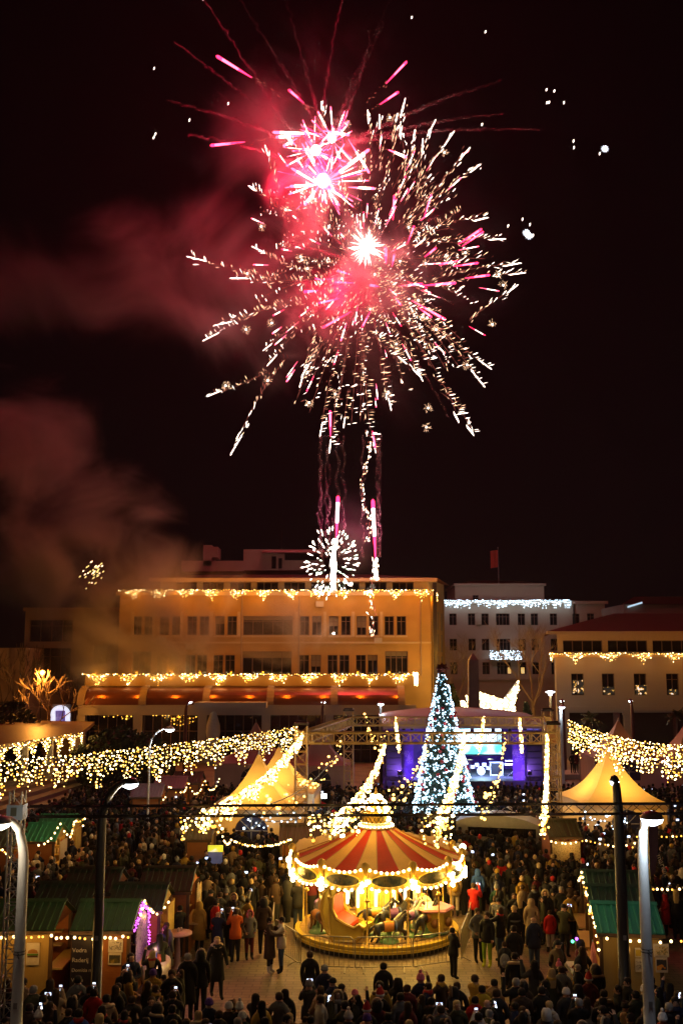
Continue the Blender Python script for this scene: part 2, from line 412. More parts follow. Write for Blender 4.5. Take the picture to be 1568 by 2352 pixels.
MB().tube([(X(643, yp), yp + 1, Z(1263, yp)), (X(643, yp), yp + 1, Z(1215, yp))], .05, 4).build('antenna', M_DKSTEEL, main)
# terrace wing with barrel vaults
D2 = 103.0
zT = Z(1553, D2); tx0, tx1 = X(198, D2), X(950, D2)
MB().box(tx0, tx1, D2, D1 - .41, zT - 1.0, zT).build('terrace', M_WALL, main)
zb0, zb1 = Z(1578, D2), Z(1617, D2)
vr = [X(p, D2) for p in (203, 340, 482, 625, 768, 918)]
for i in range(5):
    v = MB(); pr = [(D2 - 2.2 * sin(pi / 2 * k / 8), zb1 + (zb0 - zb1) * cos(pi / 2 * k / 8)) for k in range(9)]
    for k in range(8): v.face([(vr[i], *pr[k]), (vr[i], *pr[k + 1]), (vr[i + 1], *pr[k + 1]), (vr[i + 1], *pr[k])])
    v.build('vault', M_COPPER, main, smooth=True)
for xx in vr:
    rbm = MB(); pr = [(D2 - 2.4 * sin(pi / 2 * k / 8), zb1 + (zb0 + .15 - zb1) * cos(pi / 2 * k / 8)) for k in range(9)]
    rbm.prism([(xx - .35, D2 + .2, zb1)] + [(xx - .35, *q) for q in pr], (.7, 0, 0)); rbm.build('vault_rib', M_WALLD, main)
zbb = Z(1640, D2)
be = MB().box(tx0, tx1, D2 - 2.3, D2 - 1.4, zbb, zb1 - .02)
be.build('beam', M_CREAMW, main)
MB().box(X(463, D2), X(620, D2), D2 - 4.6, D2 - 2.31, Z(1626, D2 - 4), Z(1613, D2 - 4)).build('entrance_canopy', M_CREAMW, main)
for p in (205, 330, 474, 616, 757, 905): MB().box(X(p, D2) - .4, X(p, D2) + .4, D2 - 2.25, D2 - 1.45, 0, zbb - .004).build('column', M_CREAMW, main)
gl = MB().box(tx0, tx1, D2 - 1.0, D2 - .9, 0, zbb); gl.build('shopfront_glass', M_GLASS, main)
mu = MB()
for i in range(38): xx = tx0 + (tx1 - tx0) * i / 37; mu.box(xx - .04, xx + .04, D2 - 1.06, D2 - 1.002, 0, zbb)
for zz in (1.2, 3.0): mu.box(tx0, tx1, D2 - 1.08, D2 - 1.062, zz, zz + .07)
mu.build('mullions', M_FRAME, main, kind='stuff')
MB().box(tx0, tx0 + .3, D2 - 1, D1, 0, zT - 1).build('side_wall', M_WALL, main)
zig = lambda per, lo, hi: (lambda t_, i: lo + (hi - lo) * max(0, 1 - abs(((i % per) / per) * 2 - 1) * 1.5) ** .8 * rnd.uniform(.45, 1.15))
icicles('icicle_lights', 'gold icicle lights along the upper ledge of the long ochre building', [(mx0, D1 - .5, zl + .45), (mx1 + .2, D1 - .5, zl + .45), (mx1 + 1.1, D1 + 4, zl + .35)], zig(17, .1, 1.15), .17, .06, .19, (M_BULB, M_BULBB, M_BULBA), OCT, 9, 200, AMBER, 'lights on the buildings', loff=(0, -1.6, -.6))
icicles('icicle_lights', 'gold icicle lights along the terrace edge above the brown vaults', [(tx0 - .2, D2 - .3, zT + .15), (tx1 + .2, D2 - .3, zT + .15)], zig(18, .15, 1.1), .17, .066, .19, (M_BULB, M_BULBB, M_BULBA), OCT, 9, 140, AMBER, 'lights on the buildings', loff=(0, -2.6, 0))
icicles('icicle_lights', 'bright cluster of gold icicles wrapping the right end of the terrace edge', [(tx1 + .3, D2 - .3, zT + .25), (tx1 + .3, D2 + 5, zT + .25)], lambda t_, i: rnd.uniform(.6, 1.3), .14, .075, .17, (M_BULBB,), OCT, 2, 420, (1, .42, .03), 'lights on the buildings', loff=(3.2, -1.2, 2.0))  # lamps set off to the right, added to brighten the flank
icicles('icicle_lights', 'gold icicle lights inside the glazed arcade left of the statue', [P(345, 1642, D2 - 1.6), P(465, 1642, D2 - 1.6)], zig(20, .2, 1.3), .3, .08, .3, (M_BULBA,), OCT, 1, 60, AMBER, 'lights on the buildings')
icicles('icicle_lights', 'short gold string in the arcade above the round bush', [P(240, 1645, D2 - 1.6), P(322, 1645, D2 - 1.6)], zig(9, .1, .4), .4, .08, .3, (M_BULBA,), OCT, group='lights on the buildings')
# ---- dim left building
dl = 114.0; lb = T('dim_building', 'dim brown flat roofed building veiled by smoke at the far left', 'building', (0, dl, 0))
lx0, lx1, lz = box_bld(55, 268, 1402, dl)
hl = [(X(64, dl), X(165, dl), Z(1474, dl), Z(1423, dl)), (X(64, dl), X(163, dl), Z(1560, dl), Z(1488, dl)), (X(214, dl), X(248, dl), Z(1525, dl), Z(1483, dl))]
q = MB(); holed_wall(q, lx0, lx1, 0, lz, dl, hl, .8); q.face([(lx1, dl, 0), (lx1, 130, 0), (lx1, 130, lz), (lx1, dl, lz)]); q.face([(lx0, dl, lz), (lx1, dl, lz), (lx1, 130, lz), (lx0, 130, lz)]); q.build('wall', M_WALLD, lb)
for h in hl: window(lb, *h, dl + .5, 3)
MB().box(lx0 - .2, lx1 + .2, dl - .3, dl - .003, lz - .1, lz + .3).build('cornice', M_WALLD, lb)
lx2 = X(-160, dl - 6); MB().box(lx2, X(60, dl - 6), dl - 6, dl + 10, 0, Z(1488, dl - 6)).build('side_wing', M_WALLD, lb)
ar = MB(); pp = [P(125 + 20 * cos(pi * k / 10) + 14, 1648 - 24 * sin(pi * k / 10), 108) for k in range(11)]
ar.prism(pp, (0, .3, 0)); kk = T('lit_doorway', 'arched doorway glowing cold white beneath the orange street lamp', 'doorway', (P(139, 1650, 108).x, 108, 0))
MB().box(P(117, 1650, 108).x, P(161, 1650, 108).x, 108.4, 110, 0, Z(1618, 108)).build('porch_wall', M_WALLD, kk)
pp2 = [P(139 + 22 * cos(pi * k / 12), 1640 - 20 * sin(pi * k / 12), 108) for k in range(13)]
pp2 = [P(161, 1662, 108)] + pp2 + [P(117, 1662, 108)]
MB().prism(pp2, (0, .2, 0)).build('lit_arch', printed('cold_lit_arch', [(0, (.55, .6, .8)), (.5, (.8, .85, 1)), (.7, (.4, .3, .75))], .8, .5, 1.0), kk)
MB().prism([P(128, 1662, 107.9), P(128, 1632, 107.9), P(150, 1632, 107.9), P(150, 1662, 107.9)], (0, .06, 0)).build('door', printed('purple_window', [(0, (.05, .03, .12)), (.5, (.2, .14, .5)), (.7, (.5, .4, .8))], 1.2, .3, .5), kk)
# ---- white building behind
D3 = 152.0; wb = T('white_building', 'pale administrative building at the back with cold white roof lights and a flag', 'building', (0, D3, 0))
bx0, bx1, bz = box_bld(985, 1392, 1386, D3)
hh = []; xs9 = (1041, 1084, 1115, 1156, 1199, 1229, 1273, 1325, 1359)
for yi, (ya, yb_) in enumerate(((1409, 1436), (1467, 1494), (1521, 1549))):
    for px in xs9:
        if yi and px > 1280: continue
        hw = 16 if px == 1156 else 8.5; hh.append((X(px - hw, D3), X(px + hw, D3), Z(yb_, D3), Z(ya, D3)))
q = MB(); holed_wall(q, bx0, bx1, 0, bz, D3, hh, .4); q.face([(bx0, D3, bz), (bx1, D3, bz), (bx1, 170, bz), (bx0, 170, bz)]).face([(bx1, D3, 0), (bx1, 170, 0), (bx1, 170, bz), (bx1, D3, bz)]); q.build('wall', M_WHITEW, wb)
for i, h in enumerate(hh):
    window(wb, *h, D3 + .25, 3 if h[1] - h[0] > 1.5 else 1, True, M_FRAME)
gw = printed('lit_room', [(0, (.25, .14, .03)), (.5, (1, .62, .18)), (.7, (1, .8, .4))], 1.0, .5, .7)
for pa, pb in ((1165, 1174), (1195, 1203)): MB().box(X(pa, D3), X(pb, D3), D3 + .2, D3 + .24, Z(1547, D3), Z(1533, D3)).build('lit_pane', gw, wb)
MB().box(bx0 - .3, bx1 + .4, D3 - .5, D3 - .003, bz - .1, bz + .35).build('cornice', M_WHITEW, wb)
MB().box(bx0, X(1290, D3), D3 - .25, D3 - .004, Z(1562, D3), Z(1557, D3)).build('string_course', M_WHITEW, wb)
MB().box(X(1052, D3), X(1262, D3), D3 + 3, D3 + 15, bz, Z(1342, D3)).build('attic', M_WHITEW, wb)
MB().box(X(1049, D3), X(1266, D3), D3 + 2.6, D3 + 15.4, Z(1342, D3), Z(1337, D3)).build('attic_cornice', M_WHITEW, wb)
MB().face([(X(1052, D3), D3 + 3, Z(1336, D3)), (X(1262, D3), D3 + 3, Z(1336, D3)), (X(1200, D3), D3 + 9, Z(1323, D3)), (X(1110, D3), D3 + 9, Z(1323, D3))]).build('roof', M_ROOF, wb)
window(wb, X(1093, D3), X(1107, D3), bz + .3, Z(1364, D3), D3 + 2.9, 1)
MB().tube([(X(1320, D3), D3 - .1, 0), (X(1320, D3), D3 - .1, bz)], .1, 5).build('downpipe', M_DKSTEEL, wb)
for px, py in ((1099, 1430), (1212, 1432)): MB().box(X(px - 5, D3), X(px + 5, D3), D3 - .4, D3 - .003, Z(py + 5, D3), Z(py - 5, D3)).build('air_conditioner', M_WHITEW, wb)
fp = T('flagpole', 'tall flagpole standing on the roof of the pale building at the back', 'flagpole', (X(1158, D3), D3 + 4, Z(1337, D3)))
MB().tube([(0, 0, 0), (0, 0, 5.7)], [.1, .05], 6).build('pole', M_STEEL, fp, world=False)
MB().ball((0, 0, 5.78), .1).build('finial', M_STEEL, fp, world=False)
fl = MB()
for i in range(6):
    for j in range(4):
        def fpnt(a, b_): return (-a * .19 - .05, .12 * sin(a * 1.3), 5.4 - b_ * .68 - a * .03)
        fl.face([fpnt(i, j), fpnt(i + 1, j), fpnt(i + 1, j + 1), fpnt(i, j + 1)])
o = fl.build('red_flag', mat('red_flag_cloth', (.42, .05, .03), .8), None); o.location = fp.location; tag(o, 'limp red flag on the rooftop pole of the pale building', 'flag')
icicles('icicle_lights', 'cold white icicle lights along the roof edge of the pale back building', [(X(1004, D3), D3 - .7, bz + .4), (X(1311, D3), D3 - .7, bz + .4)], lambda t_, i: rnd.uniform(.3, 1.2), .22, .08, .26, (M_BULBC,), OCT, 5, 55, COOL, 'lights on the buildings', loff=(0, -1.6, -.3))
bl = T('balcony', 'small balcony wrapped in cold white lights on the pale building', 'balcony', (X(1157, D3), D3, Z(1512, D3)))
MB().box(-2.4, 2.4, -1.4, -.26, -.2, 0).build('slab', M_WHITEW, bl, world=False)
ra = MB().tube([(-2.4, -1.35, 1.1), (2.4, -1.35, 1.1)], .04, 4)
for i in range(13): ra.tube([(-2.4 + .4 * i, -1.35, 0), (-2.4 + .4 * i, -1.35, 1.1)], .025, 4)
ra.build('railing', M_DKSTEEL, bl, world=False)
bb = MB()
for i in range(230): bb.ball((rnd.uniform(-2.4, 2.4), -1.42, rnd.uniform(-.25, 1.15)), .055, 0, OCT)
bb.build('bulbs', M_BULBC, bl, world=False, kind='stuff'); lamp(bl, (0, -2.4, .5), 40, COOL, .1, False)
# ---- right building
D4 = 105.0; rbld = T('right_building', 'cream two storey building on the right with a red hipped roof', 'building', (0, D4, 0))
rx0, rx1 = X(1274, D4), X(1790, D4); ze = Z(1450, D4); zg = Z(1508, D4)
hh = []
for pa in (1309, 1379, 1452, 1526, 1600, 1674): hh.append((X(pa, D4), X(pa + 29, D4), Z(1597, D4), Z(1547, D4)))
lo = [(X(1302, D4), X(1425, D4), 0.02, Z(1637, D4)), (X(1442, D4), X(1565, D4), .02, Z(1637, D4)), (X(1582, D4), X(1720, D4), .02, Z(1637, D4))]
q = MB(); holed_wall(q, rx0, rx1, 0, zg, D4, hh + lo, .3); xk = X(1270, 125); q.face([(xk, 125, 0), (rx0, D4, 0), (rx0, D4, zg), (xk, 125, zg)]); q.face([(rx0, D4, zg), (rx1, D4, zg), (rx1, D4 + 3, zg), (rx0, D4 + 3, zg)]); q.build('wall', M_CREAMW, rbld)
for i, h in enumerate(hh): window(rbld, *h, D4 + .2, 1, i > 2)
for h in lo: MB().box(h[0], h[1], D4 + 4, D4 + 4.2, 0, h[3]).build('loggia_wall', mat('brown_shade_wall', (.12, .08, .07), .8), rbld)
for i, px in enumerate((1426, 1566)):
    MB().box(X(px - 4, D4), X(px + 18, D4), D4 - .25, D4 - .004, Z(1642, D4), Z(1635, D4)).box(X(px, D4), X(px + 14, D4), D4 - .12, D4 - .005, 0, Z(1643, D4)).build('pilaster', M_CREAMW, rbld)
MB().box(rx0, rx1, D4 - .15, D4 - .006, Z(1632, D4), Z(1622, D4)).build('string_course', M_CREAMW, rbld)
MB().box(rx0 - .5, rx1, D4 - .6, D4 - .007, zg - .12, zg + .25).build('ledge', M_TRIM, rbld)
pw = printed('festive_reflection', [(0, (.01, .01, .01)), (.56, (.02, .015, .01)), (.62, (1, .55, .1)), (.7, (.9, .9, 1))], 3.2, .3, 1.1)  # glowing print: reflections of the festive lights painted into the windows
for k, (pa, pb, ya, yb_) in enumerate(((1312, 1321, 1562, 1592), (1324, 1337, 1562, 1594), (1382, 1407, 1578, 1595), (1456, 1480, 1574, 1595), (1530, 1552, 1584, 1595))): MB().box(X(pa, D4), X(pb, D4), D4 + .1, D4 + .12, Z(yb_, D4), Z(ya, D4)).build('reflection_panel', pw, rbld)
th = []; x = rx0 + 1.2; y4 = D4 + 1.6
while x < rx1 - 5: th.append((x, x + 4.2, Z(1497, D4), Z(1470, D4))); x += 4.75
q = MB(); holed_wall(q, rx0 + .6, rx1, zg, ze, y4, th, .3); q.face([(xk + .6, 125, zg), (rx0 + .6, y4, zg), (rx0 + .6, y4, ze), (xk + .6, 125, ze)]); q.build('top_storey', M_TRIM, rbld)
for h in th: window(rbld, *h, y4 + .2, 3, False)
r = MB(); rz4 = Z(1408, D4 + 9)
r.face([(rx0 - .9, D4 - .6, ze), (rx1, D4 - .6, ze), (rx1, D4 + 10, rz4), (rx0 + 9, D4 + 10, rz4)]).face([(xk - .9, 126, ze), (rx0 - .9, D4 - .6, ze), (rx0 + 9, D4 + 10, rz4)]); r.build('roof', M_ROOF, rbld)
MB().box(rx0 - .9, rx1, D4 - .64, D4 - .3, ze - .32, ze - .01).build('eave', M_TRIM, rbld)
icicles('icicle_lights', 'gold icicle lights along the ledge of the cream building on the right', [(rx0 - .2, D4 + 2, zg + .3), (rx0 - .4, D4 - .75, zg + .3), (rx1 - 4, D4 - .75, zg + .3)], zig(19, .1, 1.0), .18, .055, .2, (M_BULB, M_BULBB, M_BULBA), OCT, 5, 85, AMBER, 'lights on the buildings', loff=(0, -1.6, -.3))
fb = T('far_building', 'dark building with one cold light strip behind the red hipped roof at right', 'building', (0, 138, 0))
MB().box(X(1436, 138), X(1700, 138), 138, 150, 0, Z(1388, 138)).build('wall', M_WALLD, fb)
MB().face([(X(1430, 138), 137.5, Z(1388, 138)), (X(1700, 138), 137.5, Z(1388, 138)), (X(1700, 138), 146, Z(1362, 138)), (X(1500, 138), 146, Z(1362, 138))]).build('roof', M_ROOF, fb)
MB().prism([P(1441, 1396, 137.6), P(1474, 1386, 137.6), P(1474, 1382, 137.6), P(1441, 1392, 137.6)], (0, .2, 0)).build('light_strip', emat('cold_strip', (.6, .8, 1), .9), fb)
# ================================================================ TREES AND PLANTS
M_BARK = mat('pale_bark', (.38, .28, .18), .85, noise=.4, scale=3)
M_BARKD = mat('dark_bark', (.07, .05, .035), .9, noise=.4, scale=3)
M_LEAF = mat('dark_evergreen_leaf', (.035, .05, .02), .6, noise=.5, scale=.8)
M_PALM = mat('palm_leaf', (.07, .10, .03), .5, noise=.4, scale=2)
def bare_tree(label, x, y, h, spread, seed, bark=M_BARK, trunk_h=.35, group='bare winter trees', r0=.22):
    rr = random.Random(seed); e = T('bare_tree', label, 'tree', (x, y, 0), 0, group)
    t_, br_ = MB(), MB()
    top = Vector((rr.uniform(-.2, .2), 0, h * trunk_h)); t_.tube([(0, 0, 0), top * .5, top], [r0, r0 * .85, r0 * .75], 7)
    def grow(p, d, L, r, lev):
        pts = [p]; q = p
        for i in range(3):
            d = (d + Vector((rr.uniform(-.18, .18), rr.uniform(-.18, .18), rr.uniform(-.02, .16)))).normalized(); q = q + d * L / 3; pts.append(q)
        br_.tube(pts, [r, r * .8, r * .62, r * .45], 4 if lev < 2 else 3, cap=False)
        if lev >= 4: return
        for k in range(rr.choice((2, 3, 3)) if lev < 4 else 3):
            a = rr.uniform(0, 2 * pi); tilt = rr.uniform(.35, .75) * spread
            s_ = d.cross(Vector((cos(a), sin(a), .3))).normalized()
            grow(pts[rr.choice((2, 3, 3))], (d + s_ * tilt + Vector((0, 0, .12))).normalized(), L * rr.uniform(.62, .8), max(r * .55, .036), lev + 1)
    for k in range(4):
        a = k * 1.6 + rr.uniform(-.3, .3); grow(top * rr.uniform(.85, 1), Vector((cos(a) * .6 * spread, sin(a) * .6 * spread, 1)).normalized(), h * .27, r0 * .55, 0)
    t_.build('trunk', bark, e, True, False); br_.build('branches', bark, e, False, False, kind='stuff')
    return e
def leafy(name, label, cat, x, y, prof, n, leaf, seed, trunk=None, group=None, mt=M_LEAF):
    """evergreen crown: many leaf faces spread through a volume; prof(t)->radius, t in 0..1 of height"""
    rr = random.Random(seed); H, f = prof; e = T(name, label, cat, (x, y, 0), 0, group); c = MB()
    cl = [(rr.uniform(0, 2 * pi), rr.uniform(0, 1)) for _ in range(40)]
    for i in range(n):
        a0, z0 = cl[i % 40]; a = a0 + rr.gauss(0, .35); z = min(1, max(0, z0 + rr.gauss(0, .06))); rad = f(z) * sqrt(rr.uniform(.25, 1)) * (1 + .22 * sin(a0 * 5 + z0 * 17))
        p = Vector((cos(a) * rad, sin(a) * rad, z * H + .2)); d = Vector((rr.gauss(0, 1), rr.gauss(0, 1), rr.gauss(0, .7))).normalized(); u = d.orthogonal().normalized() * leaf * rr.uniform(.5, 1); v = d.cross(u) * .5
        c.face([p - u, p + v, p + u * 1.2, p - v])
    MB().tube([(0, 0, 0), (0, 0, H * .6)], [.16, .06], 6).build('trunk', M_BARKD, e, False, False)
    c.build('crown', mt, e, False, False, kind='stuff'); return e
bare_tree('tall bare tree with pale trunk in front of the pale back building', X(1222, 120), 120, 15.2, .95, 3, r0=.3)
bare_tree('smaller bare tree standing between the ochre and the pale building', X(1038, 124), 124, 12.5, .8, 5)
bare_tree('bare tree glowing orange around the sodium street lamp at left', X(116, 97), 97, 8.8, 1.2, 8, r0=.2)
bare_tree('dark bare tree at the extreme left edge by the dim building', X(28, 104), 104, 10.5, .8, 9, M_BARKD)
bare_tree('thin bare tree between the orange lamp and the dim building wall', X(175, 108), 108, 8, .8, 19, M_BARKD, r0=.12)
leafy('conifer_tree', 'dark conical evergreen right of the glowing ornament', 'tree', X(1203, 101), 101, (5.6, lambda z: 1.5 * (1 - z) ** .7 * (.6 + z * 1.5 if z < .3 else 1.0)), 2600, .3, 4)
leafy('evergreen_bush', 'black evergreen mass at the far left beside the lit doorway', 'bush', X(40, 92), 92, (6.0, lambda z: 2.4 * sqrt(max(0, 1 - (z * 1.15 - .25) ** 2))), 2600, .35, 14)
leafy('conifer_tree', 'dark evergreen behind the christmas tree beside the obelisk', 'tree', X(1035, 116), 116, (7.0, lambda z: 1.9 * (1 - z) ** .6), 2000, .35, 24)
leafy('round_bush', 'big round dark tree in front of the arcade with a few gold lights', 'tree', X(288, 80), 80, (4.6, lambda z: 3.6 * sqrt(max(0, 1 - (z * 1.3 - .3) ** 2))), 5200, .3, 34)
def palm(label, x, y, h, seed):
    rr = random.Random(seed); e = T('palm_tree', label, 'palm', (x, y, 0), 0, 'palms by the right building'); MB().tube([(0, 0, 0), (.1, 0, h)], [.2, .16], 7).build('trunk', M_BARKD, e, False, False); c = MB()
    for k in range(26):
        a = k * 2.4; el = rr.uniform(-.3, 1.2); L = rr.uniform(1.1, 1.7); d = Vector((cos(a) * cos(el), sin(a) * cos(el), sin(el))); pr = Vector((.1, 0, h)); s_ = Vector((-sin(a), cos(a), 0))
        for i in range(1, 6):
            t_ = i / 5; q = Vector((.1, 0, h)) + d * L * t_ - Vector((0, 0, .7 * t_ * t_)); wd = .34 * sin(pi * min(.95, t_ * .8 + .15))
            c.face([pr, pr + s_ * wd - Vector((0, 0, .12)), q]).face([pr, q, pr - s_ * wd - Vector((0, 0, .12))]); pr = q
    c.build('crown', M_PALM, e, False, False, kind='stuff')
palm('palm behind the right light curtain near the red lamp post', X(1348, 96), 96, 4.6, 1)
palm('palm beside the pink tent peak at the right edge', X(1545, 90), 90, 5.2, 2)

# ================================================================ OBELISK, ORNAMENT
ob = T('obelisk', 'slender stone obelisk rising behind the stage roof', 'monument', (X(1085, 97), 97, 0))
q = MB(); hO = Z(1516, 97); hw = .62
for s_, z0, s2, z1 in ((hw, 0, hw * .72, hO), (hw * .72, hO, .04, Z(1500, 97))):
    q.face([(-s_, -s_, z0), (s_, -s_, z0), (s2, -s2, z1), (-s2, -s2, z1)]).face([(s_, -s_, z0), (s_, s_, z0), (s2, s2, z1), (s2, -s2, z1)]).face([(s_, s_, z0), (-s_, s_, z0), (-s2, s2, z1), (s2, s2, z1)]).face([(-s_, s_, z0), (-s_, -s_, z0), (-s2, -s2, z1), (-s2, s2, z1)])
q.build('shaft', mat('brown_granite', (.26, .18, .14), .6, noise=.3, scale=2), ob, world=False); MB().box(-1, 1, -1, 1, 0, .6).build('plinth', mat('brown_granite', (.2, .14, .1)), ob, world=False)
def ornament(label, polys, Y, n, group='lit ornaments behind the stage'):
    c0 = sum((P(x, y, Y) for pl in polys for x, y in pl), Vector()) / sum(len(pl) for pl in polys)
    e = T('lit_ornament', label, 'light ornament', (c0.x, Y, 0), 0, group); bm = MB()
    for k, pl in enumerate(polys):
        pts = [P(x, y, Y + k * .7) for x, y in pl]
        MB().prism(pts, (0, .5, 0)).build('light_panel', emat('ornament_glow', (1.0, .80, .50), 1.25, True), e)
        fr = MB()
        for i in range(len(pts)): fr.tube([pts[i] - Vector((0, .05, 0)), pts[(i + 1) % len(pts)] - Vector((0, .05, 0))], .06, 4)
        fr.build('frame', M_STEEL, e)
        xs, zs = [p.x for p in pts], [p.z for p in pts]; c = 0
        while c < n // len(polys):
            p = Vector((rnd.uniform(min(xs), max(xs)), pts[0].y - .1, rnd.uniform(min(zs), max(zs))))
            ins = False
            for i in range(len(pts)):
                a, b_ = pts[i], pts[(i + 1) % len(pts)]
                if (a.z > p.z) != (b_.z > p.z) and p.x < (b_.x - a.x) * (p.z - a.z) / (b_.z - a.z) + a.x: ins = not ins
            if ins: bm.ball(p, .09, 0, OCT)
            c += 1
    legs = MB()
    for pl in polys:
        x, y = pl[-1]; p = P(x, y, Y); legs.tube([(p.x + .3, Y + .25, 0), (p.x + .3, Y + .25, p.z)], .06, 5)
    legs.build('stand', M_STEEL, e); bm.build('bulbs', M_BULBB, e, kind='stuff'); return e
o1 = ornament('huge folded winged ornament blazing warm white behind the stage roof', [[(1094, 1587), (1160, 1608), (1150, 1645), (1140, 1648), (1096, 1646)], [(1147, 1640), (1152, 1612), (1190, 1563), (1191, 1584), (1186, 1592), (1184, 1604), (1176, 1628), (1160, 1640)], [(1164, 1650), (1166, 1630), (1182, 1622), (1181, 1650)]], 100, 700)
lamp(o1, P(1140, 1620, 97), 200, (1, .62, .2), .3); lamp(o1, P(1135, 1600, 106), 2000, (1, .55, .14), .4)  # second lamp added behind the ornament to brighten trees and pale building
ornament('small broken winged ornament glowing left of the obelisk', [[(1038, 1625), (1060, 1634), (1076, 1640), (1038, 1642)], [(1056, 1610), (1062, 1608), (1075, 1618), (1076, 1638), (1062, 1634)], [(1070, 1598), (1076, 1598), (1077, 1617), (1073, 1614)]], 100, 200)
# ================================================================ LEFT PAVILION, STEPS
pv = T('pavilion', 'open flat roofed pavilion at the left edge hung with gold lights', 'pavilion', (-26, 78, 0))
q = MB(); za = 4.0
poly = [(-24.5, 60, za + .1), (-20.9, 82, za), (-23.3, 96, za), (-42, 96, za + .4), (-42, 60, za + .4)]
q.prism(poly, (0, 0, .3)); q.build('roof', mat('brown_sheet_roof', (.2, .13, .08), .45, noise=.4, scale=.4, bump=.2), pv)
for i in range(6): y = 62 + i * 4; xx = -24.4 + (y - 60) * .164 - .8; MB().box(xx - .2, xx + .2, y - .2, y + .2, 0, za).build('column', M_CREAMW, pv)
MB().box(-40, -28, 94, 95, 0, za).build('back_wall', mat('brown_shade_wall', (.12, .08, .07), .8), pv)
icicles('icicle_lights', 'gold icicle lights along the front edge of the left pavilion roof', [(-24.6, 59.5, za + .3), (-20.9, 82.2, za + .2)], zig(13, .25, 1.5), .17, .05, .17, (M_BULB, M_BULBB, M_BULBA), None, 4, 60, WARM, 'icicle light curtains', loff=(1.2, -.4, -.4))
sp = T('stone_steps', 'long dark stone steps beside the pavilion at the left', 'steps', (-18, 76, 0))
for i in range(5):
    MB().prism([(-17.6 - i * .9, 90, 0), (-18.5 - i * .9, 90, 0), (-22.6 - i * .9, 58, 0), (-21.7 - i * .9, 58, 0)], (0, 0, .28 * (i + 1))).build('step', mat('step_stone', (.22, .17, .12), .7, noise=.3), sp)
st = T('statue', 'pale wrapped statue standing before the glazed arcade', 'statue', (X(493, 99), 99, 0))
MB().lathe([(.3, 2.0), (.55, 2.4), (.72, 3.1), (.66, 3.8), (.42, 4.6), (.3, 4.95), (.05, 5.1)], 10, m=0).build('figure', mat('pale_statue', (.5, .47, .42), .7, noise=.3, bump=.4), st, True, False)
MB().box(-.6, .6, -.6, .6, 0, 2.0).build('pedestal', M_CREAMW, st, world=False)

# ================================================================ STREET LAMPS
M_POLEW = mat('white_lamp_post', (.72, .72, .70), .45, noise=.15, scale=4)
M_POLED = mat('backlit_lamp_post', (.03, .03, .034), .4)  # same pale posts seen backlit, their shade put into the colour
M_POLER = mat('dark_red_lamp_post', (.16, .05, .045), .5)
M_LAMPW = emat('street_lamp_glass', (.88, .95, 1.0), 9)
M_LAMPY = emat('street_lamp_glass_warm', (1.0, .86, .62), 8)
def street_lamp(label, x, y, head, pole=M_POLEW, H=6.1, r=.12, arm=1.2, power=260, col=COOL, glass=None, group='curved street lamps', hs=.26, spotd=None):
    """post that bends over at the top; head = direction (x, y) the arm points to"""
    e = T('street_lamp', label, 'street lamp', (x, y, 0), 0, group); d = Vector((head[0], head[1], 0)).normalized()
    pts = [(0, 0, 0), (0, 0, H * .4), (0, 0, H - 1.1)] + [tuple(d * arm * (1 - cos(pi / 2 * k / 7)) + Vector((0, 0, H - 1.1 + 1.1 * sin(pi / 2 * k / 7)))) for k in range(1, 8)]
    MB().tube(pts, [r * 1.25, r * 1.1, r] + [r * (1 - .05 * k) for k in range(1, 8)], 12).build('pole', pole, e, True, False)
    MB().lathe([(r * 2, 0), (r * 2, .15), (r * 1.3, .25)], 12).build('base', pole, e, True, False)
    if y < 40:
        MB().box(-.32, .32, -.32, .32, 0, .03).build('base_plate', pole, e, world=False)
        MB().box(-.06, .06, -r * 1.24, -r * 1.05, .7, 1.05).build('access_hatch', M_DKSTEEL, e, world=False)
        for zz_ in (H * .52, H * .53): MB().lathe([(r * 1.16, 0), (r * 1.16, .02)], 12, (0, 0, zz_)).tube([(0, -r * 1.1, zz_), (.05, -r * 1.5, zz_ - .06)], .012, 4).build('cable_tie', M_DKSTEEL, e, world=False)
        MB().prism([(-.045, -r * 1.14, H * .34), (.045, -r * 1.14, H * .34), (.045, -r * 1.14, H * .34 + .13), (-.045, -r * 1.14, H * .34 + .13)], (0, -.004, 0)).build('sticker', mat('grey_sticker', (.3, .29, .28), .7), e, world=False)
    hp = d * (arm + hs * .7) + Vector((0, 0, H - .04)); 
    hd = MB().lathe([(.02, .17), (hs * .7, .13), (hs, .02), (hs * 1.02, 0)], 14, hp); hd.build('lamp_head', pole, e, True, False)
    MB().lathe([(hs * .98, 0), (hs * .85, -.09), (hs * .4, -.15), (.02, -.17)], 14, hp).build('lamp_glass', glass or M_LAMPW, e, True, False)
    lamp(e, hp + Vector((0, 0, -.35)), power, col, .15, False); return e
street_lamp('pale curved street lamp in front of the left truss tower', P(54, 2000, 24).x, 24, (-.55, -1), H=P(0, 1880, 24).z + .05, power=48, col=(1, .80, .55), glass=M_LAMPY, arm=.6)
street_lamp('bright white lamp post in front of the right teal roofed stall', P(1476, 2000, 24).x, 24, (.1, -1), H=P(0, 1878, 23.2).z, power=75, arm=.45)
street_lamp('dark lamp post between the left stalls with its lamp facing away', P(222, 2250, 29.5).x, 29.5, (.8, 1), M_POLED, H=P(0, 1803, 29.5).z, arm=.8, r=.13, power=40, col=(1, .9, .75))
street_lamp('dark lamp post left of the white one, lit only at its very top', P(1434, 2250, 29.4).x, 29.4, (0, 1), M_POLED, H=P(0, 1793, 29.4).z, r=.15, arm=.16, hs=.14, power=30)
street_lamp('thin white lamp arching to the right above the grey stall roofs', X(350, 56), 56, (1, 0), H=P(0, 1673, 56).z, r=.06, arm=.9, power=190)
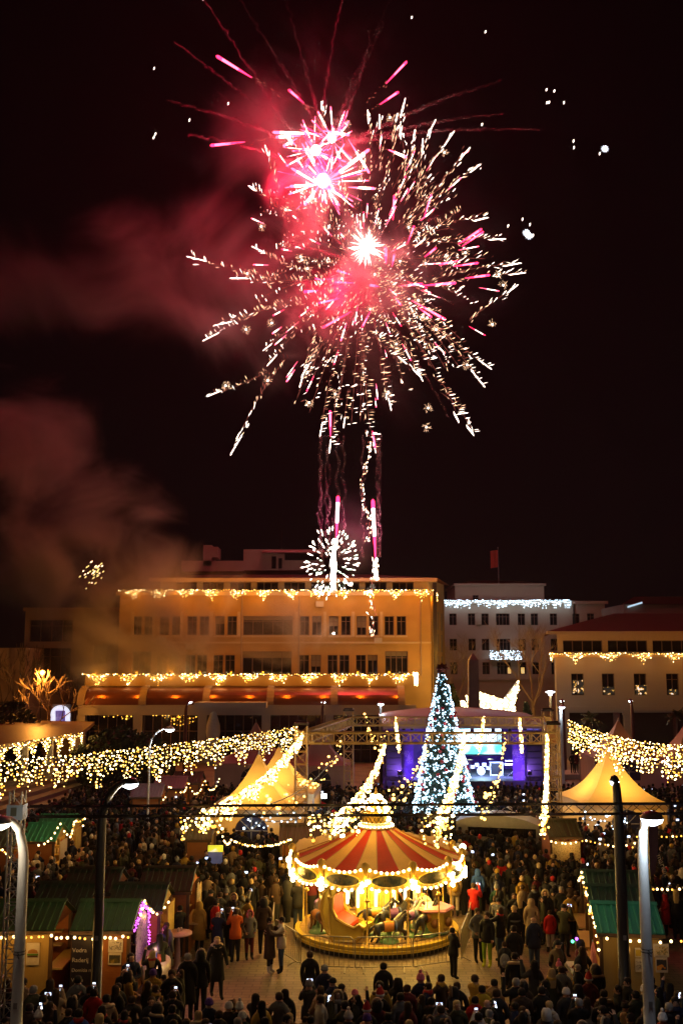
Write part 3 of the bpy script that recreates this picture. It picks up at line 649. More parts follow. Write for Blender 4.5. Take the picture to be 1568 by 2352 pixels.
for px, py, lab in ((430, 1611, 'dark red lamp post before the arcade, bending right, near the round bush'), (741, 1612, 'dark red lamp post before the arcade above the rear truss corner'), (1288, 1609, 'dark red lamp post at the left end of the right light curtain'), (1445, 1609, 'dark red lamp post in front of the cream building pilaster')):
    street_lamp(lab, X(px, 92), 92, (.5, 1) if px < 500 else (.1, 1), M_POLER, H=P(0, py, 92).z, r=.16, arm=.5, power=30, group='red lamp posts at the back', hs=.2)
street_lamp('white lamp post right beside a dark red one at the truss corner', X(1282, 84), 84, (0, -1), M_POLEW, H=P(0, 1622, 84).z, r=.15, arm=.4, power=60)
street_lamp('slim lamp on a lattice mast behind the rear truss', X(873, 84), 84, (0, -1), M_STEEL, H=P(0, 1615, 84).z, r=.12, arm=.4, power=50)
sd = T('street_lamp', 'sodium orange street lamp glowing among bare branches at left', 'street lamp', (X(100, 96), 96, 0))
zz = P(0, 1545, 96).z
MB().tube([(0, 0, 0), (0, 0, zz)], [.1, .06], 6).build('pole', M_DKSTEEL, sd, False, False); MB().sphere((0, 0, zz), .24).build('lamp_glass', emat('sodium', (1, .45, .08), 14), sd, True, False); lamp(sd, (0, -.4, zz - .1), 2600, (1, .36, .05), .2, False)
gl = T('globe_lamp', 'white mushroom lamp standing left of the cream building corner', 'street lamp', (X(1260, 98), 98, 0)); zz = P(0, 1590, 98).z
MB().tube([(0, 0, 0), (0, 0, zz - .3)], .09, 6).build('pole', M_GOLDLIT, gl, False, False); MB().lathe([(.02, .14), (.42, .07), (.46, 0), (.22, -.07), (.15, -.3), (.02, -.34)], 12, (0, 0, zz)).build('lamp_glass', M_LAMPW, gl, True, False); lamp(gl, (0, -.8, zz - .3), 50, COOL, .2, False)

# ================================================================ TRUSSES
def truss_mb(mb, a, b_, s, r=.03, up=(0, 0, 1), step=.5, rungs=True, side=True):
    """box truss between a and b with square section s"""
    a, b_ = Vector(a), Vector(b_); d = (b_ - a).normalized(); u = Vector(up); v = d.cross(u).normalized(); u = v.cross(d).normalized()
    cs = [(u * i + v * j) * s / 2 for i, j in ((1, 1), (1, -1), (-1, -1), (-1, 1))]
    for c in cs: mb.tube([a + c, b_ + c], r, 5)
    n = max(1, int((b_ - a).length / step)); L = (b_ - a) / n
    for k in range(n):
        p, q = a + L * k, a + L * (k + 1)
        for i in range(4):
            c, e_ = cs[i], cs[(i + 1) % 4]
            mb.tube([p + c, q + e_] if k % 2 else [q + c, p + e_], r * .5, 3, cap=False)
            if rungs: mb.tube([p + c, p + e_], r * .55, 3, cap=False)
    return mb
zt0, zt1 = P(0, 1683, 54).z, P(0, 1707, 54).z; ztm = (zt0 + zt1) / 2; hs_ = zt0 - zt1
FL, FR = Vector((X(693, 54), 54, ztm)), Vector((X(1262, 54), 54, ztm)); BL, BR = Vector((X(800, 69), 69, ztm)), Vector((X(1252, 69), 69, ztm))
ft = T('truss_frame', 'rectangular aluminium truss frame on lattice towers around the christmas tree', 'truss', (4.5, 60, 0))
for nm, a, b_ in (('front_beam', FL, FR), ('back_beam', BL, BR), ('side_beam', FL, BL), ('side_beam', FR, BR)):
    truss_mb(MB(), a, b_, hs_, .05, step=.56).build(nm, M_GOLDLIT, ft)
for p in (FL, FR, BL, BR):
    tw = truss_mb(MB(), (p.x, p.y, 0), (p.x, p.y, ztm + .6), .62, .045, (0, 1, 0), .62); tw.build('tower', M_GOLDLIT, ft)
    hd = MB().cbox((p.x, p.y, ztm + .75), (.74, .74, .12)); hd.tube([(p.x - .3, p.y, ztm + .81), (p.x + .3, p.y, ztm + .81)], .08, 6); hd.build('tower_head', M_DKSTEEL, ft)
nt_ = T('dark_truss', 'dark box truss spanning the whole square in front of the carousel crown', 'truss', (0, 26, 0))
za_, zb_ = P(70, 1864, 25.6).z, P(1568, 1859, 26.4).z
truss_mb(MB(), (P(66, 1864, 25.6).x, 25.6, za_), (11.5, 26.5, zb_ + .02), .25, .019, step=.29, rungs=False).build('beam', M_DKSTEEL, nt_)  # beam colour darkened to give its backlit silhouette
tx = P(40, 1864, 25.6).x
truss_mb(MB(), (tx, 25.6, 0), (tx, 25.6, za_ + .5), .3, .025, (0, 1, 0), .32).build('tower', M_STEEL, nt_)
MB().cbox((tx, 25.6, za_), (.4, .4, .36)).build('sleeve_block', mat('blue_grey_sleeve', (.22, .28, .36), .4, .3), nt_)
MB().cbox((tx - .02, 25.38, za_ + .02), (.14, .02, .2)).build('crest_plate', mat('dark_plate', (.05, .05, .03)), nt_)
MB().tube([(tx + .2, 25.0, 1.3), (tx + 1.4, 24.4, .05)], .035, 5).build('brace', mat('pale_brace', (.4, .32, .24)), nt_)
truss_mb(MB(), (11.4, 26.5, 0), (11.4, 26.5, zb_ + .4), .3, .025, (0, 1, 0), .4).build('tower', M_STEEL, nt_)

# ================================================================ LIGHT CURTAINS
WB = (M_BULB, M_BULBB, M_BULBB, M_BULB, M_BULBA)
scal = lambda n, lo, hi: (lambda t_, i: (lo + (hi - lo) * abs(sin(pi * n * t_ + .4)) ** 1.3) * rnd.uniform(.55, 1.1))
GR = 'icicle light curtains'
icicles('light_curtain', 'long thick curtain of warm icicle lights sweeping from the truss corner to the left edge', [FL + Vector((-.2, 0, .55)), P(-70, 1757, 40)], scal(11, .85, 1.5), .13, .034, .15, WB, None, 6, 32, WARM, GR, sag=.15, thick=.12, loff=(.8, -.8, -.6))
icicles('light_curtain', 'thick warm icicle curtain at right above the pink tents', [P(1304, 1655, 60), P(1650, 1712, 46)], scal(6, 1.2, 2.0), .14, .039, .18, WB, None, 4, 36, WARM, GR, sag=.5, thick=.12, loff=(-.4, -.8, -.6))
zn = za_ + .1
def strand(label, hl, a, npx, wid, front_drop, hang, ypx=1868):
    b_ = P(npx, ypx, 26)
    icicles('light_curtain', label, [a, b_], lambda t_, i: (.12 + front_drop * abs(sin(t_ * 17)) * rnd.uniform(.5, 1)), .125, .036, .14, WB, None, 3, 20, WARM, GR, sag=.5, loff=(0, -.4, -.5), thick=.05)
    if wid:
        icicles('light_curtain', 'hanging bunch under the dark truss, lower end of the ' + hl, [P(npx - wid * .5, 1876, 26), P(npx + wid * .5, 1876, 26)], lambda t_, i: hang * rnd.uniform(.35, 1), .085, .034, .11, WB, None, 1, 14, WARM, GR, loff=(0, -.5, -.3), thick=.1)
strand('warm icicle strand from the left truss tower across the left tents', 'left tent strand', FL + Vector((.1, 0, .3)), 462, 90, .55, .62)
strand('warm icicle strand ending left of the carousel crown', 'carousel crown strand', Vector((X(882, 54), 54, zt1)), 765, 110, .5, .68, 1880)
strand('warm icicle strand running down across the christmas tree', 'christmas tree strand', Vector((X(1062, 54), 54, zt0)), 1005, 66, .7, .72, 1875)
strand('narrow vertical warm strand beside the right truss tower', 'narrow right strand', Vector((X(1250, 54), 54, zt0)), 1248, 14, .5, .78)
for px, lab in ((908, 'short icicle string between the rear and front truss, left of the tree'), (1110, 'short icicle string between the trusses right of the tree'), (1193, 'short icicle string between the trusses above the stage screen'), (1250, 'short icicle string along the right side truss')):
    fp_ = {908: 915, 1110: 1093, 1193: 1192, 1250: 1250}[px]
    icicles('light_string', lab, [P(px, 1648, 69), Vector((X(fp_, 54), 54, zt1 + .1))], lambda t_, i: rnd.uniform(.1, .75), .22, .05, .16, WB, None, 1, 22, WARM, GR, sag=.3)
def chain(label, pts, n, r, sag, group='plain bulb chains', mats=(M_BULB,), lights=1, power=10):
    pts = [Vector(p) for p in pts]; L = len(pts) - 1
    return icicles('bulb_chain', label, pts, lambda t_, i: 0.0, sum((pts[i + 1] - pts[i]).length for i in range(L)) / n, r, 1, mats, None, lights, power, WARM, group, sag=sag, loff=(0, -.3, -.3))
chain('plain bulb chain from the truss across the tents to the dark truss', [P(785, 1712, 54), P(602, 1852, 27)], 52, .045, .5)
chain('plain bulb chain left of the tree down to the dark truss', [P(985, 1700, 54), P(890, 1846, 28)], 50, .045, .5)
chain('plain bulb chain right of the tree down to the dark truss', [P(1161, 1690, 54), P(1102, 1868, 26.5)], 54, .045, .6)
chain('looped bulb chain on the rear truss left of the tree', [P(838, 1648, 68), P(888, 1690, 58)], 26, .06, 1.0)

# ================================================================ CHRISTMAS TREE
xt, yt = X(1014, 60), 60.0
xm = T('christmas_tree', 'tall conical christmas tree covered in cold white lights and red baubles', 'christmas tree', (xt, yt, 0))
rr = random.Random(5); Ht = P(0, 1539, 60).z; rb0 = 1.95
c = MB(); bl1 = MB(); hcor = lambda z: rb0 * (1 - z / Ht) ** .92 * (1 if z > .35 else .9) * (1.05 - .13 * ((z * 1.25) % 1)) + .1
MB().lathe([(hcor(z) * .86, z) for z in [.25 + i * (Ht - .25) / 14 for i in range(15)]], 18, cap=True).build('core', mat('tree_core_green', (.012, .03, .02), .8), xm, False, False)
for i in range(7000):
    z = Ht * (1 - sqrt(rr.random())) ; z = max(.25, z); a = rr.uniform(0, 2 * pi); r_ = hcor(z) * rr.uniform(.84, 1.05); d = Vector((cos(a), sin(a), rr.uniform(-.5, .3))).normalized(); p = Vector((cos(a) * r_, sin(a) * r_, z)); s_ = Vector((-sin(a), cos(a), 0)) * .05
    c.face([p - s_ - d * .12, p + s_ - d * .12, p + d * .14])
c.build('needles', mat('fir_green', (.03, .075, .05), .6, noise=.4), xm, False, False, kind='stuff')
for i in range(3700):
    z = Ht * .985 * (1 - sqrt(rr.random() * .995)); z = max(.3, z); a = rr.uniform(0, 2 * pi); r_ = hcor(z) + .06
    if sin(a * 5 + z * 6) * sin(z * 4 - a * 3) < -.55: continue
    bl1.ball((cos(a) * r_, sin(a) * r_, z), rr.choice((.03, .036, .044, .054)), rr.choice((0, 1, 1, 1, 2)), ICO)
bl1.build('bulbs', [M_BULBC, emat('bulb_white', (.52, .78, 1), 5.5), M_BULBC2], xm, False, False, kind='stuff')
bme = MB().sphere((0, 0, 0), .11, 10, 7).mesh('bauble', mat('red_bauble', (.35, .01, .02), .2, noise=.1), True)
for i in range(36):
    z = Ht * .93 * (1 - sqrt(rr.random())) + .4; a = rr.uniform(pi, 2 * pi); r_ = hcor(z) + .09; O('bauble', bme, xm, (cos(a) * r_, sin(a) * r_, z))
tp = MB()
for k in range(8): tp.dart((0, 0, Ht + .05), (cos(k * pi / 4) * .42, .1 * sin(k), Ht + .1 + sin(k * pi / 4) * .36), .12)
tp.ball((0, 0, Ht + .08), .26); tp.build('tree_topper', mat('dark_red_topper', (.10, .012, .015), .5), xm, False, False)
for a, z in ((-1.57, 2.0), (-2.4, 3.5), (-.7, 3.5), (-1.57, 6)): lamp(xm, (cos(a) * (hcor(z) + .9), sin(a) * (hcor(z) + .9), z), 55, COOL, .2, False)

# ================================================================ STAGE
sx0, sx1, sy = X(886, 76), X(1244, 76), 76.0
stg = T('stage', 'concert stage with a purple backdrop under an arched pink fabric roof', 'stage', ((sx0 + sx1) / 2, sy, 0))
hS = 1.15; zr = P(0, 1672, sy).z
M_BLACK = mat('matt_black', (.012, .012, .014), .5)
MB().box(sx0, sx1, sy, sy + 9, 0, hS).build('stage_deck', mat('stage_black', (.03, .03, .04), .45), stg)
M_ROOFC = cloth('pink_stage_fabric', (.5, .34, .28), .2)
q = MB(); n = 14
for i in range(n):
    def arc(k): x = sx0 - .3 + (sx1 - sx0 + .6) * k / n; return x, zr + .35 + .5 * sin(pi * k / n) ** .9
    (xa, a), (xb, b_) = arc(i), arc(i + 1)
    q.face([(xa, sy - .8, a), (xb, sy - .8, b_), (xb, sy + 9, b_ + .3), (xa, sy + 9, a + .3)]).face([(xa, sy - .82, zr), (xb, sy - .82, zr), (xb, sy - .82, b_), (xa, sy - .82, a)])
q.build('roof_canopy', M_ROOFC, stg)
M_PURP = printed('purple_backdrop', [(0, (.14, .07, .46)), (.45, (.2, .1, .6)), (.6, (.32, .18, .75))], .5, .7)
MB().box(sx0, sx1, sy + 8.6, sy + 8.8, hS, zr + .5).build('backdrop', M_PURP, stg)
for xx in (sx0 + .05, sx1 - .25): MB().box(xx, xx + .2, sy + .3, sy + 8.6, hS, zr).build('side_curtain', M_PURP, stg)
for px in (912, 1205):
    xb = X(px, sy + .5); wv = 1.15
    bn = MB().box(xb - wv, xb + wv, sy + .5, sy + .54, .2, zr - .2).build('side_banner', M_PURP, stg)
    for k in range(16):
        sxn, szn, L = xb + rnd.uniform(-wv * .8, wv * .8), rnd.uniform(.8, zr - .8), rnd.uniform(.12, .32); fl = MB()
        for a in range(6):
            ca, sa = cos(a * pi / 3), sin(a * pi / 3); fl.tube([(sxn, sy + .485, szn), (sxn + ca * L, sy + .485, szn + sa * L)], .022, 4)
            for f in (-.5, .5): fl.tube([(sxn + ca * L * .6, sy + .485, szn + sa * L * .6), (sxn + cos(a * pi / 3 + f) * L * .9, sy + .485, szn + sin(a * pi / 3 + f) * L * .9)], .015, 3)
        fl.build('snowflake', mat('lilac_print', (.5, .42, .8), .6), bn)
scr = T('stage_screen', 'bright pale screen with blurred blue green video at the back of the stage', 'screen', (X(1090, 83), 83, 0))
a, b_, zA, zB = X(1046, 83), X(1146, 83), P(0, 1732, 83).z, P(0, 1672, 83).z
MB().box(a - .12, b_ + .12, 83.02, 83.2, zA - .12, zB + .12).build('frame', M_BLACK, scr)
MB().box(a, b_, 82.96, 83.0, zA, zB).build('display', printed('screen_video', [(0, (.03, .2, .35)), (.42, (.1, .6, .6)), (.5, (.55, .85, .95)), (.62, (.9, .97, 1)), (.75, (.2, .55, .7))], .55, .3, 1.1), scr)
lamp(scr, ((a + b_) / 2, 81.5, (zA + zB) / 2), 320, (.6, .9, 1), .5)
def line_array(px, label):
    xx = X(px, sy - .3); e = T('line_array', label, 'speaker', (xx, sy - .4, 0), 0, 'hanging speaker arrays')
    for k in range(7):
        z = P(0, 1688, sy).z - k * .46; mb = MB().cbox((0, .03 * k * k * .3, z), (1.15, .7, .43)); o = mb.build('speaker_box', M_BLACK, e, world=False)
        g_ = MB().cbox((0, .03 * k * k * .3 - .353, z), (1.05, .01, .36)); g_.build('grille', mat('speaker_grille', (.025, .025, .03), .7), o, world=False)
    MB().tube([(0, .1, P(0, 1688, sy).z + .2), (0, .1, zr + .3)], .03, 4).build('hoist_chain', M_STEEL, e, world=False)
line_array(902, 'hanging black speaker column on the left side of the stage'); line_array(1219, 'hanging black speaker column on the right side of the stage')
dk = T('drum_kit', 'white drum kit on the stage floor below the screen', 'drum kit', (X(1098, 80), 80, hS)); M_DR = mat('white_drum_shell', (.6, .58, .6), .3); M_CYM = mat('brass_cymbal', (.7, .5, .2), .25, .9)
MB().tube([(0, -.25, .32), (0, .25, .32)], .32, 14).build('bass_drum', M_DR, dk, world=False)
for x, y, z, r_ in ((-.3, 0, .78, .17), (.28, 0, .78, .18), (.62, .2, .5, .23), (-.62, .15, .6, .19)): MB().lathe([(r_, -.12), (r_, .12)], 12, (x, y, z), cap=True).build('drum', M_DR, dk, world=False)
for x, z in ((-.85, 1.15), (.8, 1.2)): MB().lathe([(.02, .05), (.26, 0)], 12, (x, .1, z)).tube([(x, .1, 0), (x, .1, z)], .02, 4).build('cymbal', M_CYM, dk, world=False)
am = T('monitor_cabinet', 'square pale framed equipment case in the middle of the stage', 'amplifier', (X(1132, 80), 80, hS)); MB().box(-.5, .5, -.3, .3, 0, 1.0).build('cabinet', M_BLACK, am, world=False)
fr = MB().box(-.52, .52, -.34, -.301, 0, .07).box(-.52, .52, -.34, -.301, .95, 1.02).box(-.52, -.44, -.338, -.302, .07, .95).box(.44, .52, -.338, -.302, .07, .95); fr.build('front_frame', M_DR, am, world=False)
kb = T('keyboard_stand', 'keyboards on a stand at the right of the stage in blue light', 'keyboard', (X(1172, 79), 79, hS))
MB().box(-.7, .7, -.2, .2, .85, .95).box(-.6, .6, .1, .35, 1.12, 1.2).build('keyboard', M_DR, kb, world=False); MB().tube([(-.5, 0, 0), (.5, 0, .85)], .03, 4).tube([(.5, .03, 0), (-.5, .03, .85)], .03, 4).build('stand', M_DKSTEEL, kb, world=False)
for px, d, c_ in ((1128, (0, .3, -1), (.3, .45, 1)), (1165, (.2, .5, -1), (.35, .5, 1)), (1200, (.1, .35, -1), (.45, .2, 1)), (945, (-.1, .4, -1), (.4, .15, 1)), (925, (0, -.1, -1), (.25, .4, 1)), (1080, (.1, .4, -1), (.4, .6, 1)), (990, (-.1, .6, -1), (.5, .15, 1))):
    x = X(px, sy + 1.5); e = T('stage_light', 'can spotlight hung under the stage roof at picture column %d of the rig' % px, 'spotlight', (x, sy + 1.5, zr - .15), 0, 'stage spotlights')
    e['label'] = '%s can spotlight hung under the stage roof, counted from the left' % {925: 'first', 945: 'second', 990: 'third', 1080: 'fourth', 1128: 'fifth', 1165: 'sixth', 1200: 'seventh'}[px]
    MB().tube([(0, 0, .1), tuple(Vector(d).normalized() * .35)], [.12, .16], 8).build('can', M_BLACK, e, world=False)
    MB().ball(tuple(Vector(d).normalized() * .36), .11).build('lens', emat('lens_%d' % px, c_, 8), e, world=False)
    lamp(e, tuple(Vector(d).normalized() * .6), 3200, c_, .15, False, spot=(d, R(80)))
for px, pw_, c_ in ((915, 260, (.3, .12, 1)), (1208, 260, (.35, .15, 1))):
    e = T('floor_flood', 'violet flood lamp on a stand before the %s snowflake banner' % ('left' if px < 1000 else 'right'), 'spotlight', (X(px, sy - 1.5), sy - 1.5, 1.9), 0, 'stage floods'); MB().cbox((0, 0, 0), (.3, .2, .3)).build('housing', M_BLACK, e, world=False); MB().tube([(0, 0, -1.9), (0, 0, -.15)], .03, 4).build('stand', M_DKSTEEL, e, world=False)
    lamp(e, (0, .3, .1), pw_, c_, .15, False)

# ================================================================ PAGODA TENTS
def pagoda(label, xc, yc, wd, eave, apex, colr, rz=0.0, walls=True, group='white pagoda tents', inner=0, win=True):
    e = T('pagoda_tent', label, 'tent', (xc, yc, 0), rz, group); cl = cloth('tent_fabric_' + colr[0], colr[1], .42); n = 10; h = wd / 2
    rt = MB()
    for sd_ in range(4):
        a = sd_ * pi / 2; M_ = Matrix.Rotation(a, 3, 'Z')
        for i in range(n):
            def ring(k): t_ = k / n; return h * (1 - t_) + .06 * t_, eave + (apex - eave) * (t_ ** 2.4 * .74 + t_ * .26)
            (r0, z0), (r1, z1) = ring(i), ring(i + 1); m_ = 6
            for j in range(m_):
                def pt_(r_, z, k): u = -1 + 2 * k / m_; return M_ @ Vector((u * r_, -r_, z - .11 * r_ / h * cos(u * pi / 2)))
                rt.face([pt_(r0, z0, j), pt_(r0, z0, j + 1), pt_(r1, z1, j + 1), pt_(r1, z1, j)])
    rt.build('roof', cl, e, True, False)
    va = MB()
    for sd_ in range(4):
        M_ = Matrix.Rotation(sd_ * pi / 2, 3, 'Z')
        for j in range(8):
            u0, u1 = -h + wd * j / 8, -h + wd * (j + 1) / 8
            va.face([M_ @ Vector((u0, -h - .012, eave)), M_ @ Vector((u1, -h - .012, eave)), M_ @ Vector((u1, -h - .012, eave - .28)), M_ @ Vector(((u0 + u1) / 2, -h - .012, eave - .36)), M_ @ Vector((u0, -h - .012, eave - .28))])
    va.build('valance', cl, e, False, False)
    for i in (-1, 1):
        for j in (-1, 1): MB().box(i * (h - .05) - .04, i * (h - .05) + .04, j * (h - .05) - .04, j * (h - .05) + .04, 0, eave - .05).build('tent_pole', M_STEEL, e, False, False)
    MB().tube([(0, 0, apex - .02), (0, 0, apex + .25)], [.05, .02], 6).build('finial', M_STEEL, e, False, False)
    if walls:
        wcl = cloth('tent_wall_' + colr[0], tuple(c * .9 for c in colr[1]), .25)
        for sd_ in ((0, 1, 2, 3)):
            M_ = Matrix.Rotation(sd_ * pi / 2, 3, 'Z'); wl = MB(); k = 12
            for j in range(k):
                u0, u1 = -h + .06 + (wd - .12) * j / k, -h + .06 + (wd - .12) * (j + 1) / k; y0, y1 = -h + .1 + .03 * (j % 2), -h + .1 + .03 * ((j + 1) % 2)
                wl.face([M_ @ Vector((u0, y0, .05)), M_ @ Vector((u1, y1, .05)), M_ @ Vector((u1, y1, eave - .02)), M_ @ Vector((u0, y0, eave - .02))])
            wo = wl.build('wall', wcl, e, False, False)
            if win and sd_ == 0:
                pp_ = [(.85 * cos(pi * k / 12), -h + .03, 1.35 + .75 * sin(pi * k / 12)) for k in range(13)] + [(-.85, -h + .03, .7), (.85, -h + .03, .7)]
                MB().prism(pp_, (0, .03, 0)).build('arched_window', mat('clear_sheet_window', (.06, .055, .09), .15), wo, world=False)
                b_ = MB().tube([(0, -h + .02, .7), (0, -h + .02, 2.1)], .03, 4).tube([(-.85, -h + .02, 1.35), (.85, -h + .02, 1.35)], .03, 4)
                for s_ in (-1, 1): b_.tube([(0, -h + .02, 1.35), (s_ * .6, -h + .02, 1.9)], .025, 4)
                b_.build('glazing_bars', mat('tent_bar', (.45, .36, .25)), wo, world=False)
    if inner: lamp(e, (0, 0, eave - .3), inner * 1.3, (1, .52, .09), .3, False)  # unseen lamp added inside so the fabric glows amber
    return e
AM = ('ivory', (.66, .52, .30)); PK = ('pink', (.55, .36, .34))
pagoda('front left ivory pagoda tent with an arched window, glowing amber', -4.44, 55.05, 4.7, 2.4, P(0, 1733, 55.05).z, AM, R(-4), inner=560)
pagoda('second ivory pagoda tent just behind the front left one', P(641, 1716, 61.5).x, 61.5, 4.7, 2.4, P(0, 1716, 61.5).z, AM, R(-4), inner=520)
pagoda('right ivory pagoda tent with an arched window beside the dark lamp post', 14.95, 57.2, 4.7, 2.4, P(0, 1714, 57.2).z, AM, R(6), inner=560)
pagoda('dim pink topped tent rising behind the left light curtain', X(590, 79), 79, 5.6, 2.4, P(0, 1660, 79).z, PK, 0, group='pink tents at the back')
pagoda('wide pink tent roof behind the left truss tower', X(735, 77), 77, 4.6, 2.4, P(0, 1672, 77).z, PK, 0, group='pink tents at the back')
pagoda('pink tent behind the right light curtain with its peak showing above', X(1412, 83), 83, 5.4, 2.4, P(0, 1655, 83).z, PK, 0, group='pink tents at the back', inner=40)
pagoda('pink tent at the right edge whose slope enters the picture', X(1572, 81), 81, 5.4, 2.4, P(0, 1650, 81).z, PK, 0, group='pink tents at the back', inner=40)
chain('cold white bulb chain along the eave of the right ivory tent', [P(1340, 1882, 54.3), P(1440, 1884, 54.3)], 22, .05, .1, mats=(M_BULBC,), lights=0)
chain('cold white bulb chain under the eave of the front left tent', [P(560, 1884, 52.4), P(690, 1880, 52.4)], 26, .05, .1, mats=(M_BULBC,), lights=0)
wf = T('tent_flood', 'cold white floodlight on the corner of the second left tent', 'floodlight', P(744, 1828, 58.8)); MB().cbox((0, 0, 0), (.35, .2, .3)).build('housing', M_BLACK, wf, world=False); MB().cbox((0, -.11, 0), (.3, .02, .25)).build('lens', M_LAMPW, wf, world=False); lamp(wf, (-.3, -1.0, -.1), 60, COOL, .1, False)
# ================================================================ CAROUSEL
M_GOLD = mat('gold_paint', (.62, .40, .08), .3, .55, noise=.2)
M_YEL = mat('yellow_gloss', (.68, .48, .06), .35, noise=.15)
M_CREAM = mat('cream_gloss', (.72, .60, .36), .4, noise=.1)
M_RED = mat('red_canopy', (.46, .028, .002), .6, noise=.3, scale=2, spec=.2, bump=.2)
M_CANV = mat('cream_canopy', (.72, .47, .13), .6, noise=.25, scale=2, spec=.2, bump=.2)
M_PIC = printed('dark_landscape_print', [(0, (.03, .04, .045)), (.42, (.07, .08, .06)), (.5, (.12, .10, .05)), (.58, (.04, .05, .03)), (.66, (.16, .17, .16))], 3.5, .35)
M_ORN = printed('drum_ornament', [(0, (.70, .48, .05)), (.55, (.72, .52, .08)), (.62, (.35, .42, .08)), (.68, (.75, .58, .16))], 7, .35)
M_FLOORC = wood('carousel_floor', (.46, .28, .08), (.34, .19, .05), (3, 12, 3))
CX, CY = 1.28, 38.2
ca = T('carousel', 'striped red and cream carousel blazing with bulbs in the middle of the square', 'carousel', (CX, CY, 0))
MB().lathe([(2.86, 0), (2.86, .16)], 64).build('skirt', M_BLACK, ca, True, False)
MB().lathe([(2.86, .16), (3.0, .17), (3.0, .25), (2.93, .26), (2.93, .30), (2.97, .31), (2.97, .38), (2.80, .385)], 64).build('platform_rim', M_YEL, ca, False, False)
for k in range(24):
    a0, a1 = k * 2 * pi / 24 + .002, (k + 1) * 2 * pi / 24 - .002; fm = MB()
    fm.prism([(r_ * cos(a), r_ * sin(a), .3) for r_, a in ((.7, a0), (2.795, a0), (2.795, (a0 + a1) / 2), (2.795, a1), (.7, a1))], (0, 0, .075 + .004 * (k % 2))); fm.build('floor_board', M_FLOORC, ca, world=False)
MB().lathe([(2.5, .38), (2.5, .392), (2.42, .392)], 64).build('floor_ring', mat('dark_floor_ring', (.12, .07, .03), .5), ca, False, False)
dp = MB().prism([(-.21, -.76, .38), (.21, -.76, .38), (.21, -.76, 2.5), (-.21, -.76, 2.5)], (0, .05, 0)).mesh('drum_panel', M_ORN)
df = MB().box(-.17, .17, -.775, -.761, .5, .56).box(-.17, .17, -.775, -.761, 2.2, 2.26).box(-.17, -.14, -.774, -.762, .56, 2.2).box(.14, .17, -.774, -.762, .56, 2.2).mesh('panel_moulding', M_GOLD)
for k in range(12):
    o = O('drum_panel', dp, ca, rot=(0, 0, k * pi / 6)); O('panel_moulding', df, o)
MB().lathe([(.72, .38), (.72, 2.5)], 24).build('drum_core', M_YEL, ca, True, False)
TH0 = -pi / 2 - R(8.7)
pole_m = MB().tube([(0, 0, .38), (0, 0, 2.42)], .028, 8).lathe([(.05, 0), (.10, .05), (.06, .12), (.03, .16)], 10, (0, 0, 1.78)).mesh('canopy_pole', M_GOLD, True)
for k in range(12): a = TH0 + k * pi / 6; O('canopy_pole', pole_m, ca, (2.72 * cos(a), 2.72 * sin(a), 0))
RT, RBt = 2.92, 2.33
def cone_r(t_): return 3.1 + (.56 - 3.1) * t_, 2.80 + (3.86 - 2.80) * (t_ * .74 + .26 * t_ * t_)
for k in range(24):
    a0 = TH0 + k * pi / 12 - pi / 24; a1 = a0 + pi / 12; pm = MB(); n = 8
    for i in range(n):
        for j in range(3):
            def pt_(t_, u): r_, z = cone_r(t_); a = a0 + (a1 - a0) * u; return (r_ * cos(a), r_ * sin(a), z - .035 * sin(pi * u) * (1 - t_))
            pm.face([pt_(i / n, j / 3), pt_(i / n, (j + 1) / 3), pt_((i + 1) / n, (j + 1) / 3), pt_((i + 1) / n, j / 3)])
    pm.build('canopy_panel', M_RED if k % 2 else M_CANV, ca, True, False)
for k in range(24):
    a = TH0 + k * pi / 12 - pi / 24; MB().tube([(cone_r(i / 6)[0] * cos(a), cone_r(i / 6)[0] * sin(a), cone_r(i / 6)[1] + .008) for i in range(7)], .016, 4).build('canopy_seam', mat('seam_tape', (.45, .22, .05), .5), ca, world=False)
MB().lathe([(3.1, 2.42), (.75, 2.55)], 48).build('ceiling', M_CREAM, ca, True, False)
